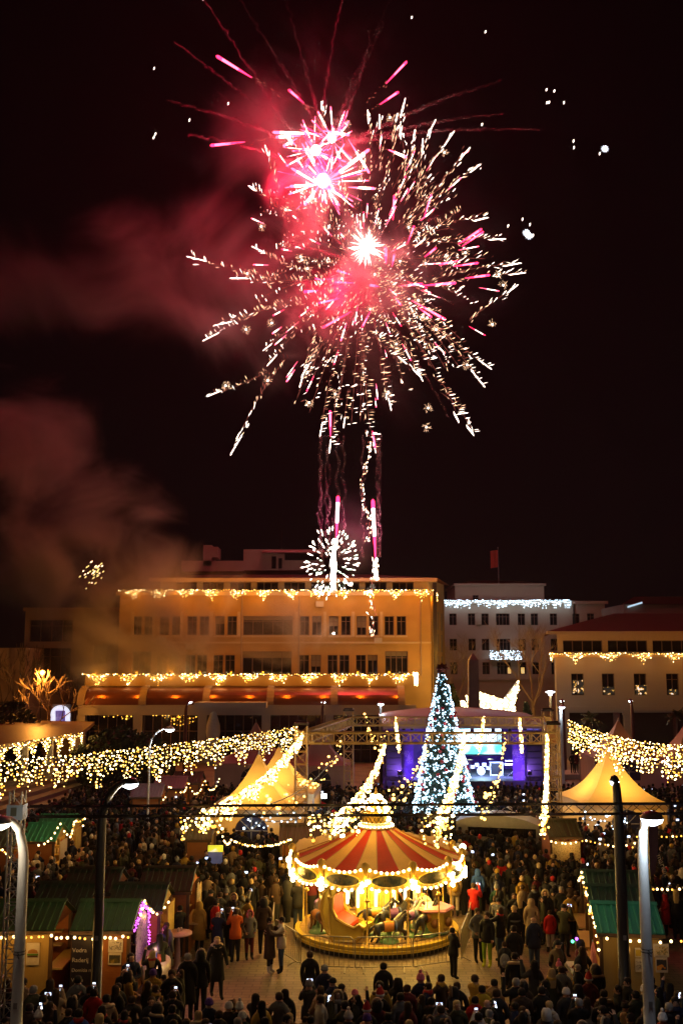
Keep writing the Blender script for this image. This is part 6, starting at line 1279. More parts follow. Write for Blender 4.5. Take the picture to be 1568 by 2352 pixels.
# ================================================================ SMOKE
def smoke_mat(name, dens, nscale, lo, hi, col=(.8, .76, .75), dist=.9):
    m = bpy.data.materials.new(name); m.use_nodes = True; t = m.node_tree; t.nodes.remove(t.nodes['Principled BSDF'])
    v = t.nodes.new('ShaderNodeVolumePrincipled'); v.inputs['Color'].default_value = (*col, 1); v.inputs['Anisotropy'].default_value = .15
    tc = t.nodes.new('ShaderNodeTexCoord'); ge = t.nodes.new('ShaderNodeNewGeometry')
    n = t.nodes.new('ShaderNodeTexNoise'); n.inputs['Scale'].default_value = nscale; n.inputs['Detail'].default_value = 5; n.inputs['Roughness'].default_value = .6; n.inputs['Distortion'].default_value = dist
    ln = t.nodes.new('ShaderNodeVectorMath'); ln.operation = 'LENGTH'; f = t.nodes.new('ShaderNodeMapRange'); f.interpolation_type = 'SMOOTHSTEP'; f.inputs[1].default_value = 1.0; f.inputs[2].default_value = .0; f.inputs[3].default_value = 0; f.inputs[4].default_value = 1
    # wispy edges: noise lowers the falloff
    sub = t.nodes.new('ShaderNodeMath'); sub.operation = 'MULTIPLY_ADD'; sub.inputs[1].default_value = -1.9; sub.inputs[2].default_value = 1.2
    ad = t.nodes.new('ShaderNodeMath'); ad.operation = 'ADD'
    mr = t.nodes.new('ShaderNodeMapRange'); mr.inputs[1].default_value = lo; mr.inputs[2].default_value = hi
    mu = t.nodes.new('ShaderNodeMath'); mu.operation = 'MULTIPLY'; m2 = t.nodes.new('ShaderNodeMath'); m2.operation = 'MULTIPLY'; m2.inputs[1].default_value = dens
    L = t.links.new
    L(tc.outputs['Object'], ln.inputs[0]); L(ge.outputs['Position'], n.inputs['Vector']); L(n.outputs['Fac'], sub.inputs[0]); L(ln.outputs['Value'], ad.inputs[0]); L(sub.outputs[0], ad.inputs[1]); L(ad.outputs[0], f.inputs[0])
    L(n.outputs['Fac'], mr.inputs[0]); L(f.outputs[0], mu.inputs[0]); L(mr.outputs[0], mu.inputs[1]); L(mu.outputs[0], m2.inputs[0]); L(m2.outputs[0], v.inputs['Density'])
    L(v.outputs[0], t.nodes['Material Output'].inputs['Volume']); return m
PUFF = MB().sphere((0, 0, 0), 1.0, 16, 10)
SM1 = smoke_mat('drifting_smoke', .13, .075, .34, .66); SM2 = smoke_mat('burst_smoke', .36, .17, .42, .66); SM4 = smoke_mat('plume_smoke', .46, .10, .32, .68, (.92, .82, .80)); SM3 = smoke_mat('low_smoke', .6, .14, .36, .62, (.82, .76, .68)); SM0 = smoke_mat('thin_smoke', .03, .05, .3, .6)
def puff(px, py, rx, rz, ry, m_, dy=0.0, tilt=0.0):
    o = O('smoke', PUFF.mesh('smoke', m_, True), None, FP(px, py, dy), (0, R(tilt), 0), 'stuff'); o.scale = (rx / 21.6 * 1.25, ry * 1.25, rz / 21.6 * 1.25); return o
SMOKES = [(60, 650, 330, 150, 9, SM1, 3, 5), (360, 660, 300, 200, 9, SM1, 3, 8), (470, 520, 160, 110, 8, SM1, 3, -20), (560, 730, 210, 170, 7, SM1, 2, 25), (280, 560, 90, 90, 6, SM1, 2, 0),
          (80, 1010, 170, 190, 8, SM4, 2, 0), (170, 1190, 230, 190, 8, SM4, 2, 20), (340, 1320, 210, 120, 6, SM4, -1, 10), (120, 1330, 220, 130, 7, SM4, 4, 0),
          (690, 440, 150, 150, 6, SM2, 1, 0), (748, 372, 150, 130, 6, SM2, 1.5, 0), (770, 620, 190, 190, 7, SM2, 2, 0), (740, 740, 150, 100, 6, SM2, 1, 0), (870, 640, 150, 150, 7, SM2, 2, 0), (800, 330, 330, 300, 14, SM0, 6, 0), (620, 330, 200, 200, 8, SM1, 3, 0),
          (840, 700, 420, 380, 14, SM0, 6, 0), (815, 1190, 75, 190, 4, SM1, 2, 0)]
for s_ in SMOKES: puff(*s_)
for px, py, rx, rz, ry, dy in ((400, 1440, 290, 140, 2.6, -4.4), (640, 1450, 230, 110, 2.4, -3.9), (740, 1430, 75, 60, 2, -3.5), (250, 1480, 150, 110, 4, -2), (300, 1390, 200, 110, 3, -4.4)): puff(px, py, rx, rz, ry, SM3, dy)
# ================================================================ PEOPLE
def pose(arms, walk=0.0, lean=0.0):
    """joints of a standing adult 1.74 m tall facing -Y; arms: ((elbow),(wrist)) right then left, metres"""
    J = [(0, 0, .96), (0, lean * .3, 1.14), (0, lean * .7, 1.32), (0, lean, 1.44), (0, lean, 1.53), (0, lean - .012, 1.61), (0, lean - .008, 1.69)]; r_ = [(.165, .125), (.16, .12), (.18, .125), (.14, .10), .058, .092, .075]; E = [(0, 1), (1, 2), (2, 3), (3, 4), (4, 5), (5, 6)]; tagm = [0, 0, 0, 0, 2, 2, 2]
    for s_, (el, wr) in zip((1, -1), arms):
        i = len(J); J += [(s_ * .178, lean, 1.41), (s_ * el[0], el[1] + lean, el[2]), (s_ * wr[0], wr[1] + lean, wr[2])]
        d = (Vector(J[-1]) - Vector(J[-2])).normalized(); J.append(tuple(Vector(J[-1]) + d * .075)); E += [(3, i), (i, i + 1), (i + 1, i + 2), (i + 2, i + 3)]; r_ += [.085, .068, .048, (.042, .03)]; tagm += [0, 0, 0, 2]
    for s_ in (1, -1):
        i = len(J); f_ = s_ * walk; J += [(s_ * .09, 0, .86), (s_ * .1, -f_ * .5 - .02, .48), (s_ * .1, -f_ + .03 * (f_ < 0), .10), (s_ * .11, -f_ - .15, .05)]; E += [(0, i), (i, i + 1), (i + 1, i + 2), (i + 2, i + 3)]; r_ += [.11, .078, .055, .048]; tagm += [1, 1, 3, 3]
    return J, E, r_, tagm
POSES = {
    'stand': pose((((.228, .03, 1.16), (.215, -.06, .92)), ((.228, .03, 1.16), (.215, -.06, .92)))),
    'pockets': pose((((.26, .08, 1.15), (.18, -.12, 1.0)), ((.26, .08, 1.15), (.18, -.12, 1.0)))),
    'photo': pose((((.24, -.16, 1.22), (.06, -.36, 1.56)), ((.24, -.16, 1.22), (.06, -.36, 1.56)))),
    'reach': pose((((.27, -.12, 1.32), (.20, -.26, 1.66)), ((.25, .04, 1.16), (.24, -.1, .94)))),
    'hug': pose((((.26, -.2, 1.30), (.08, -.44, 1.34)), ((.26, -.2, 1.26), (.06, -.44, 1.24)))),
    'walk': pose((((.25, -.06, 1.16), (.26, -.22, .98)), ((.25, .12, 1.16), (.25, .10, .92))), .2, -.02),
    'fold': pose((((.25, -.08, 1.16), (.02, -.22, 1.16)), ((.25, -.08, 1.14), (.02, -.2, 1.10)))),
}
PM = {n: mat(n, c, .75, noise=.3, scale=5, bump=.15, spec=.25) for n, c in dict(coat_black=(.013, .012, .012), coat_charcoal=(.035, .034, .034), coat_navy=(.012, .016, .045), coat_brown=(.06, .033, .018), coat_olive=(.05, .05, .022), coat_green=(.015, .05, .03), coat_grey=(.13, .13, .13), coat_burgundy=(.11, .012, .018), coat_beige=(.38, .27, .16), coat_cream=(.55, .48, .38), coat_mustard=(.42, .26, .04), coat_red=(.5, .015, .012), coat_blue=(.04, .11, .42), coat_orange=(.55, .10, .01), coat_yellow=(.55, .40, .03), coat_white=(.6, .58, .55), trousers_black=(.014, .013, .013), trousers_jeans=(.04, .06, .11), trousers_grey=(.06, .06, .06), trousers_lime=(.25, .42, .03), trousers_maroon=(.10, .015, .02), trousers_pale=(.42, .35, .3), shoes_black=(.012, .012, .012), shoes_white=(.5, .48, .44), shoes_lime=(.55, .62, .03), hair_black=(.014, .01, .008), hair_brown=(.05, .028, .014), hair_blond=(.48, .34, .15), hair_grey=(.28, .26, .24), hat_white=(.62, .6, .58), hat_grey=(.2, .2, .21), hat_red=(.5, .03, .03), hat_purple=(.12, .05, .3), hat_mustard=(.5, .3, .05), hat_black=(.015, .015, .016), hat_pink=(.6, .14, .22), fur_pale=(.5, .38, .24), fur_brown=(.2, .12, .06), scarf_red=(.4, .03, .03)).items()}
M_SKIN = mat('skin', (.48, .27, .18), .5, noise=.1, spec=.4); M_EYE = mat('eye_dark', (.02, .015, .012), .3); M_LIP = mat('lips', (.34, .12, .09), .5)
BODY = {}
def body(pname, long):
    key = (pname, long)
    if key in BODY: return BODY[key]
    J, E, r_, tg = POSES[pname]; base = skin_mesh('person', J, E, r_, 0, 1); Jv = [Vector(p) for p in J]; mi = []
    for p in base.polygons:
        c = p.center; bi = min(range(len(J)), key=lambda i: (Jv[i] - c).length - .5 * (r_[i][0] if isinstance(r_[i], tuple) else r_[i])); k = tg[bi]
        if k == 2 and c.z < 1.49 and abs(c.x) < .14 and bi == 4: k = 0
        if k == 1 and c.z > .84: k = 0
        mi.append(k)
    mb = MB(); ln = J[5][1]
    # coat skirt, collar, face, ears, fingers
    if long: mb.lathe([(.20, 1.18), (.205, 1.0), (.225, .75), (.25, .50), (.24, .5)], 12, (0, 0, 0), 0, 1, .74)
    else: mb.lathe([(.195, 1.12), (.21, .95), (.212, .80), (.20, .80)], 12, (0, 0, 0), 0, 1, .76)
    mb.lathe([(.125, 1.45), (.085, 1.535), (.07, 1.535)], 10, (0, ln, 0), 0, 1, .9)
    mb.ball((0, ln - .098, 1.60), .017, 2, OCT, (.8, 1.3, 1.5))
    for s_ in (-1, 1):
        mb.ball((s_ * .034, ln - .088, 1.632), .011, 4, OCT).ball((s_ * .088, ln, 1.615), .024, 2, OCT, (.5, 1, 1.4))
    mb.ball((0, ln - .088, 1.558), .016, 5, OCT, (1.7, .6, .5))
    for h in (0, 1):
        i0 = 7 + h * 4; w_, hnd = Jv[i0 + 2], Jv[i0 + 3]; d = (hnd - w_).normalized(); sd_ = d.cross(Vector((0, 0, 1)));  sd_ = sd_.normalized() if sd_.length > .2 else Vector((0, 1, 0)); cu = d.cross(sd_).normalized()
        if cu.y > 0: cu = -cu
        for f_, L in ((-1.5, .062), (-.5, .074), (.5, .07), (1.5, .055)):
            a = hnd + sd_ * f_ * .017; mb.tube([a - d * .02, a + d * L * .55, a + d * L * .9 + cu * L * .45], [.011, .010, .007], 4, 2)
        th = hnd - d * .04 + sd_ * -.034; mb.tube([th, th + (d * .5 - sd_ * .5 + cu * .4) * .06, th + (d * .9 - sd_ * .4 + cu * .8) * .08], [.013, .011, .008], 4, 2)
    me = merge_into(base, mb, 'person', [PM['coat_black'], PM['trousers_black'], M_SKIN, PM['shoes_black'], M_EYE, M_LIP], mi); bpy.data.meshes.remove(base); BODY[key] = me; return me
# head wear and other clothing meshes (child parts)
def capm(zlow, r_, back=0.0): return [(r_ * 1.02, zlow), (r_ * 1.06, zlow + .05), (r_ * .98, zlow + .10), (r_ * .7, zlow + .15), (.01, zlow + .175)]
HW = {}
def headwear(kind, m_):
    key = (kind, m_)
    if key in HW: return HW[key]
    mb = MB(); mats = [PM[m_]]; c0 = (0, .004, 1.60)
    if kind == 'hair': mb.lathe([(.088, -.02), (.099, .03), (.092, .09), (.06, .125), (.01, .138)], 12, (0, .018, 1.60))
    elif kind == 'long_hair': mb.lathe([(.10, -.32), (.115, -.2), (.10, -.05), (.102, .03), (.094, .09), (.06, .128), (.01, .14)], 12, (0, .03, 1.60), 0, 1, .85)
    elif kind == 'beanie': mb.lathe([(.104, .015), (.11, .03), (.108, .06), (.1, .07), (.098, .10), (.07, .15), (.01, .17)], 12, c0)
    elif kind == 'bobble_hat': mb.lathe([(.106, .01), (.112, .03), (.11, .06), (.101, .07), (.095, .11), (.06, .17), (.01, .19)], 12, c0).ball((0, 0, 1.82), .048)
    elif kind == 'santa_hat': mb.lathe([(.10, .05), (.09, .12), (.05, .2), (.02, .25)], 12, c0).lathe([(.106, .01), (.118, .035), (.106, .06)], 12, c0, 1).ball((.05, .03, 1.85), .04, 1); mats = [PM['hat_red'], PM['hat_white']]
    elif kind == 'cap': mb.lathe([(.1, .03), (.102, .07), (.07, .13), (.01, .145)], 12, c0).box(-.07, .07, -.19, -.085, 1.632, 1.645)
    elif kind == 'hood': mb.lathe([(.115, -.13), (.128, -.04), (.122, .05), (.085, .125), (.01, .145)], 12, (0, .03, 1.60), a0=-pi / 2 + .75, a1=1.5 * pi - .75)
    elif kind == 'fur_hood':
        mb.lathe([(.12, -.13), (.13, -.04), (.124, .05), (.085, .125), (.01, .145)], 12, (0, .03, 1.60), 1, a0=-pi / 2 + .8, a1=1.5 * pi - .8)
        ring = [(.12 * sin(a), -.055, 1.60 + .145 * cos(a)) for a in [pi * (-.85 + 1.7 * i / 14) for i in range(15)]]; mb.tube(ring, .036, 6, 0); mats = [PM[m_], PM['coat_black']]
    elif kind == 'fur_collar': mb.tube([(.16 * sin(a), .03 + .12 * cos(a) * .9, 1.47 + .03 * cos(a)) for a in [pi * (-.95 + 1.9 * i / 14) for i in range(15)]], .048, 6)
    elif kind == 'scarf': mb.lathe([(.10, 1.44), (.125, 1.47), (.12, 1.53), (.09, 1.55)], 12).box(-.09, -.02, -.16, -.13, 1.2, 1.46)
    elif kind == 'stripe': mb.lathe([(.205, 1.24), (.207, 1.3)], 12, sy=.73)
    elif kind == 'bald': mb.lathe([(.1, .0), (.101, .012)], 10, (0, .01, 1.58), a0=.2, a1=pi - .2)
    HW[key] = mb.mesh({'bald': 'hair', 'long_hair': 'hair', 'fur_hood': 'hood', 'beanie': 'hat', 'bobble_hat': 'hat', 'santa_hat': 'hat', 'fur_collar': 'collar'}.get(kind, kind), mats, True); return HW[key]
HNAME = dict(hair='%s haired', long_hair='long %s haired', beanie='%s beanie', bobble_hat='%s bobble hat', santa_hat='red santa hat', cap='%s cap', hood='raised hood', fur_hood='%s fur edged hood', bald='bald')
CROWDG = 'people standing in the square'
LABELS = {}; PEOPLE = []
def person(x, y, face, label, pname='stand', coat='coat_black', trs='trousers_black', shoes='shoes_black', head=('hair', 'hair_black'), extra=(), long=False, scale=1.0, phone=False, z=0.0, phl=None):
    o = O('person', body(pname, long), None, (x, y, z), (0, 0, face)); o.scale = (scale * (1.0 if scale > .8 else 1.05), scale * 1.0, scale); tag(o, label, 'person', CROWDG)
    for i, mm in enumerate((coat, trs, None, shoes)):
        if mm: o.material_slots[i].link = 'OBJECT'; o.material_slots[i].material = PM[mm]
    for kind, m_ in ((head,) if head else ()) + tuple(extra):
        me = headwear(kind, m_); c = O(me.name.split('.')[0], me, o)
        if kind in ('hood',): c.data.materials[0] = PM[m_]
    LABELS.setdefault(label, []).append(o); PEOPLE.append(o)
    if phone:
        hz = {'photo': (0, -.43, 1.62), 'reach': (.19, -.34, 1.74), 'fold': (0, -.34, 1.2)}[pname]; p = Matrix.Rotation(face, 3, 'Z') @ (Vector(hz) * scale) + Vector((x, y, z))
        ph = T('phone', phl or 'lit phone of ' + label.replace(' with a phone', '').replace(' holding a bright phone', '').replace(' filming', '').replace(' holding a phone', '').replace(' right of the carousel', ' near the carousel').replace('bright ', '').replace(' raising a phone', '').replace(' from the front crowd', ''), 'phone', p, face, 'lit phones in the crowd'); ph.rotation_euler = (R(-12), 0, face)
        land = pname == 'photo' and rnd.random() < .5; a, b_ = (.082, .042) if land else (.04, .08)
        O('case', PHC[land], ph); O('display', PHD[land], ph)
    return o
PHC = [MB().box(-a, a, -.012, .0, -b_, b_).mesh('case', M_BLACK) for a, b_ in ((.04, .08), (.082, .042))]
MPH = printed('phone_display', [(0, (.12, .14, .5)), (.45, (.5, .65, 1)), (.6, (.85, .93, 1))], 14, .3, 2.6)
PHD = [MB().box(-a, a, .001, .006, -b_, b_).mesh('display', MPH) for a, b_ in ((.036, .075), (.077, .038))]
BK = pi   # facing away from the camera
def at_px(px, pfeet): p = G(px, pfeet); return p.x, p.y
def hand(label, px, py, face=BK, **k): x, y = at_px(px, py); return person(x, y, face, label, **k)
# ---- figures that the photograph singles out
hand('person in a dark brown coat hugging the one in white on the paving', 619, 2237, R(70), pname='hug', coat='coat_brown', long=True, head=('hair', 'hair_black'), shoes='shoes_white')
hand('person in a white padded jacket and dark jeans hugging the one in brown', 646, 2236, R(-80), pname='hug', coat='coat_cream', trs='trousers_jeans', head=('hair', 'hair_black'))
hand('person in a black and orange jacket filming with a phone left of the hugging pair', 540, 2213, R(200), pname='photo', coat='coat_orange', head=('hair', 'hair_brown'), phone=True)
hand('child in a grey coat, pink furred hood and maroon trousers left of the hugging pair', 572, 2205, R(20), coat='coat_grey', trs='trousers_maroon', head=('fur_hood', 'hat_pink'), scale=.92, pname='pockets')
hand('person in a mustard hooded long coat between the pink standing table and the plaza', 457, 2192, R(160), coat='coat_mustard', head=('hood', 'coat_mustard'), long=True)
hand('person in a dark long coat with cream trim walking at the left of the paving', 497, 2292, R(20), coat='coat_black', head=('long_hair', 'hair_blond'), extra=(('fur_collar', 'fur_pale'),), long=True, pname='walk')
hand('tall person with a fur edged hood behind the hugging pair', 605, 2195, R(180), coat='coat_brown', head=('fur_hood', 'fur_brown'), scale=1.08)
hand('person in a charcoal jacket and blue jeans leaning at the left of the carousel', 684, 2140, R(170), coat='coat_charcoal', trs='trousers_jeans', head=('hair', 'hair_blond'), pname='fold', scale=1.06)
hand('person in beige with a backpack at the right of the carousel', 1044, 2108, R(180), coat='coat_beige', trs='trousers_pale', head=('hair', 'hair_brown'), scale=1.05)
hand('person in a bright red jacket raising a phone right of the carousel', 1089, 2140, R(150), pname='photo', coat='coat_red', head=('hair', 'hair_brown'), phone=True)
hand('person in a bright blue jacket in the crowd right of the carousel', 1098, 2100, BK, coat='coat_blue', head=('hood', 'coat_blue'))
hand('person in a scarlet hooded coat deep in the crowd right of the carousel', 1152, 2074, BK, coat='coat_red', head=('fur_hood', 'fur_brown'))
hand('person in a grey patterned jacket beside the one in lime trousers', 1098, 2211, R(20), coat='coat_grey', head=('hair', 'hair_brown'), pname='pockets')
hand('person in lime green trousers and lime shoes on the right of the paving', 1119, 2222, R(-30), coat='coat_black', trs='trousers_lime', shoes='shoes_lime', head=('hair', 'hair_brown'))
hand('child in dark clothes standing at the front right barrier', 1041, 2250, R(120), coat='coat_black', head=('hair', 'hair_black'), scale=.9, pname='fold')
hand('person in a black jacket with a pale back print right of the lime trousers', 1183, 2205, R(185), coat='coat_black', head=('cap', 'hair_blond'), extra=(('stripe', 'coat_grey'),))
hand('person with very long blond hair and a black jacket right of the carousel', 1195, 2172, BK, coat='coat_black', head=('long_hair', 'hair_blond'))
hand('person in a long beige hooded coat right of the blond one', 1222, 2184, R(170), coat='coat_beige', head=('hood', 'coat_beige'), long=True)
hand('bald person in a navy coat near the long beige coat', 1228, 2240, R(195), coat='coat_navy', head=('bald', 'hair_grey'), trs='trousers_jeans', scale=1.04)
hand('girl in a red coat and pale tights near the right stalls', 1264, 2190, BK, coat='coat_red', trs='trousers_pale', head=('hair', 'hair_brown'), scale=.82, long=False)
hand('person in an olive jacket and dark cap filming beside the girl in red', 1297, 2200, R(140), pname='photo', coat='coat_olive', head=('cap', 'hat_black'), phone=True)
hand('person in a mustard jacket with a mustard scarf near the right stalls', 1310, 2168, BK, coat='coat_mustard', head=('hair', 'hair_brown'))
hand('child carrying a pale backpack beside a tall black coat', 1160, 2276, R(190), coat='coat_charcoal', head=('hair', 'hair_brown'), scale=.82)
hand('tall person in a long black coat beside the child with the backpack', 1182, 2268, R(185), coat='coat_black', head=('hair', 'hair_black'), long=True, scale=1.05)
hand('person in a wide dark parka with a pale fur hood lying open, lower right', 1185, 2345, BK, coat='coat_black', head=('hair', 'hair_black'), extra=(('fur_collar', 'fur_pale'),), scale=1.05)
def fg(label, px, phead, **k):
    """foreground figure placed by the top of its head"""
    h = 1.76 * k.get('scale', 1.0) + (.1 if k.get('head', ('', ''))[0] in ('bobble_hat', 'santa_hat') else 0); p = G(px, phead, h); return person(p.x, p.y, k.pop('face', BK), label, **k)
fg('person in a red santa hat in the front crowd below the carousel', 842, 2296, head=('santa_hat', 'hat_red'))
fg('person with a yellow hooded jacket in the front crowd right of centre', 1106, 2260, coat='coat_yellow', head=('hair', 'hair_black'))
fg('person in a purple beanie in the front crowd at left', 481, 2292, head=('beanie', 'hat_purple'), coat='coat_navy')
fg('person in a cream beanie right of the purple beanie', 526, 2300, head=('beanie', 'hat_white'), coat='coat_brown')
fg('person in a tall pale bobble hat in the front crowd left of centre', 551, 2291, head=('bobble_hat', 'hat_white'), coat='coat_black')
fg('person in a white beanie and green coat at the bottom edge left of centre', 557, 2322, head=('beanie', 'hat_white'), coat='coat_green')
fg('long haired person in black at the left of the front middle group', 655, 2268, head=('long_hair', 'hair_black'), coat='coat_black', long=True)
fg('person in a pale grey beanie filming the carousel from the front crowd', 710, 2250, head=('beanie', 'hat_grey'), coat='coat_charcoal', pname='photo', phone=True)
fg('person in black standing forward of the front crowd before the black horse', 880, 2208, head=('hair', 'hair_black'), coat='coat_black')
fg('person in black with bare head near the front left barrier', 712, 2182, head=('hair', 'hair_brown'), coat='coat_black')
fg('person in a white and grey bobble hat in the middle front crowd', 800, 2312, head=('bobble_hat', 'hat_white'), coat='coat_charcoal')
fg('person in a pink hat in the middle front crowd', 815, 2272, head=('beanie', 'hat_pink'), scale=.85)
fg('person in a lilac beanie close to the front left barrier', 745, 2215, head=('beanie', 'hat_grey'), coat='coat_navy')
fg('bald person in the front crowd right of centre', 1118, 2290, head=('bald', 'hair_grey'), coat='coat_black')
fg('person in a red jacket before the bald one in the front crowd', 1090, 2285, coat='coat_red', head=('hair', 'hair_black'), scale=.95)
fg('person in a bluish white hat near the bottom right', 1299, 2268, head=('beanie', 'hat_white'), coat='coat_charcoal')
fg('person in a pale blue hood at the bottom edge right of centre', 1253, 2312, head=('hood', 'coat_white'), coat='coat_grey')
fg('grey haired person in black holding a bright phone at lower right', 1328, 2290, head=('hair', 'hair_grey'), coat='coat_black', pname='photo', phone=True)
fg('person in a cream fur collar under the right teal stall', 1385, 2270, head=('hair', 'hair_black'), coat='coat_brown', extra=(('fur_collar', 'fur_pale'),), long=False)
fg('person in a knitted white beanie right beside the dark lamp post', 1478, 2262, head=('beanie', 'hat_white'), coat='coat_black')
fg('person carrying a blue backpack behind the white lamp post', 1494, 2240, head=('hair', 'hair_black'), coat='coat_black')
fg('person in a grey hooded jacket with a red hat neighbour at lower right', 1288, 2216, coat='coat_grey', head=('hair', 'hair_brown'))
fg('person in a pink bobble hat at the right of the paving', 1282, 2200, head=('bobble_hat', 'hat_pink'), coat='coat_black', scale=.85)
fg('person in a red and white santa hat near the right teal stall', 1350, 2228, head=('santa_hat', 'hat_red'), coat='coat_burgundy')
fg('person in a red jacket in the dark crowd below the left menu board', 217, 2268, coat='coat_red', head=('hair', 'hair_black'))
fg('person with pale hair in a long black coat before the pink standing table', 432, 2186, head=('hair', 'hair_grey'), coat='coat_black', long=True, scale=1.06)
fg('person in a wide olive fur hood right of the pale haired one', 462, 2180, head=('fur_hood', 'fur_pale'), coat='coat_black', scale=1.05)
fg('long haired person in a beige jacket filming at bottom left', 130, 2268, head=('long_hair', 'hair_brown'), coat='coat_beige', pname='photo', phone=True)
fg('person in black raising a phone at the far lower left', 100, 2282, head=('hair', 'hair_black'), pname='photo', phone=True)
fg('person raising a bright phone below the menu board', 208, 2262, head=('hair', 'hair_black'), pname='photo', phone=True, scale=.98)
fg('brown haired person in the black crowd left of the walking one', 398, 2272, head=('hair', 'hair_brown'), pname='photo', phone=True)
fg('person filming with a phone at the bottom centre right', 1012, 2306, head=('hair', 'hair_brown'), pname='photo', phone=True, coat='coat_grey')
fg('person in a white jacket with a phone at bottom right of centre', 1098, 2322, head=('hair', 'hair_black'), coat='coat_white', pname='photo', phone=True)
for nm, (px, py, dx, dy, z), m_ in (('beige backpack on the person at the right of the carousel', (1044, 2108, 0, -.22, 1.2), 'coat_mustard'), ('small pale backpack on the child beside the tall black coat', (1160, 2276, -.03, -.2, .92), 'hat_grey'), ('bright blue backpack behind the white lamp post', (1494, 2378, .1, -.24, 1.15), 'coat_blue')):
    x, y = at_px(px, py)
    if 'blue' in nm: p = G(1494, 2240, 1.76); x, y = p.x, p.y
    e = T('backpack', nm, 'backpack', (x + dx, y + dy, z)); MB().sphere((0, 0, 0), .17, 10, 8, sc=(.9, .6, 1.25)).build('bag', PM[m_], e, True, False); MB().sphere((0, -.09, -.07), .1, 8, 6, sc=(1, .5, 1)).build('pocket', PM[m_], e, True, False)
# ---- the rest of the crowd
OBST = [(CX, CY, 3.75), (-4.44, 55.05, 3.3), (-3.6, 61.5, 3.2), (14.95, 57.2, 3.4), (xt, yt, 2.3), (X(1150, 53), 53, 2.4), (-5.35, 34.3, .6)] + [(o.location.x, o.location.y, 1.45) for o in COL.objects if o.name.startswith('market_stall')] + [(o.location.x, o.location.y, .4) for o in COL.objects if o.name.startswith('street_lamp')] + [(p.x, p.y, .6) for p in (FL, FR, BL, BR)] + [(tx, 25.6, .4)]
KEYP = [(o.location.x, o.location.y) for o in PEOPLE if 30 < o.location.y < 42]
def blocked(x, y):
    if any(b_ - 3.8 < y < b_ - .2 and abs(x / y - a / b_) < .017 for a, b_ in KEYP): return True
    if any((x - a) ** 2 + (y - b_) ** 2 < r_ * r_ for a, b_, r_ in OBST): return True
    if -4.9 < x < 5.3 and 29.4 < y < 34.3 or -3.3 < x < 5.3 and 34 < y < 38.5 or -4.3 < x < -1.2 and y > 26.2 and y < 30 or -1.3 < x < 5.2 and 27.7 < y < 30: return True          # open paving before the carousel
    if -5.4 < x < -3.0 and 30.5 < y < 33.5: return True
    if 5.0 < x < 6.1 and 30 < y < 34.5: return True
    if x < -5.55 and 30 < y < 38 or x < -5.9 and 27.6 < y < 30.2: return True   # behind the left stalls
    if x > 7.2 and 29.8 < y < 37.5 or x > 6.9 and 27.7 < y < 30: return True
    if abs(x) > .352 * y + .3: return True
    if y > 75.2 and sx0 - 1.5 < x < sx1 + 1.5: return True
    if x < -17.5 and y > 56: return True
    return False
pr_ = random.Random(77); PTS = [(o.location.x, o.location.y) for o in PEOPLE]; cells = {}
def cell(x, y): return int(x / .45), int(y / .45)
for p in PTS: cells.setdefault(cell(*p), []).append(p)
def free(x, y, dmin):
    cx_, cy_ = cell(x, y)
    for i in range(-2, 3):
        for j in range(-2, 3):
            for q in cells.get((cx_ + i, cy_ + j), ()):
                if (q[0] - x) ** 2 + (q[1] - y) ** 2 < dmin * dmin: return False
    return True
CAND = []
for k in range(90000):
    y = 23.9 + 54 * pr_.random() ** 1.15; x = pr_.uniform(-.36, .36) * y
    if blocked(x, y): continue
    if y < 25.2 and pr_.random() < .3: continue
    dens = .50 if y < 38 else .56
    if 27 < y < 34 and (x < -3.6 or x > 5.2): dens = .62
    if not free(x, y, dens): continue
    CAND.append((x, y)); cells.setdefault(cell(x, y), []).append((x, y))
CAND.sort(key=lambda p: p[1])
NIND = 300 - len(PEOPLE); near, far_ = CAND[:NIND], CAND[NIND:]
COATW = ['coat_black'] * 30 + ['coat_charcoal'] * 14 + ['coat_navy'] * 12 + ['coat_brown'] * 10 + ['coat_olive'] * 7 + ['coat_green'] * 3 + ['coat_grey'] * 5 + ['coat_burgundy'] * 4 + ['coat_beige'] * 4 + ['coat_cream'] * 2 + ['coat_mustard'] * 2 + ['coat_red'] * 2 + ['coat_blue']
HEADW = [('hair', 'hair_black')] * 20 + [('hair', 'hair_brown')] * 16 + [('long_hair', 'hair_brown')] * 10 + [('long_hair', 'hair_black')] * 8 + [('long_hair', 'hair_blond')] * 6 + [('hair', 'hair_grey')] * 5 + [('hair', 'hair_blond')] * 3 + [('bald', 'hair_grey')] * 2 + [('beanie', k) for k in ('hat_black', 'hat_grey', 'hat_white', 'hat_red', 'hat_mustard', 'hat_black', 'hat_purple')] + [('bobble_hat', k) for k in ('hat_white', 'hat_grey', 'hat_pink', 'hat_red', 'hat_mustard')] + [('hood', 'coat_black')] * 4 + [('fur_hood', 'fur_pale')] * 5 + [('fur_hood', 'fur_brown')] * 5 + [('cap', 'hat_black')] * 3 + [('santa_hat', 'hat_red')] * 1
LMK = [('the menu board stall', -7, 31), ('the pale curved post', -7.7, 24), ('the burger poster stall', -9.3, 31), ('the left dark post', -8, 32.3), ('the pink table', -5.35, 34.3), ('the left barrier', -.5, 34.1), ('the middle barrier', 1.4, 34), ('the right barrier', 3.1, 34.4), ('the right teal stall', 8.4, 31), ('the white post', 7.3, 24), ('the right dark post', 9, 32.3), ("the carousel's left side", -2.4, 38), ("the carousel's right side", 5, 38), ('the photo print stall', -6, 36.5), ('the second right stall', 8.9, 33.6), ('the lime trousers', 4.7, 34), ('the lone walker', -4, 31.3), ('the third right stall', 9.3, 36)]
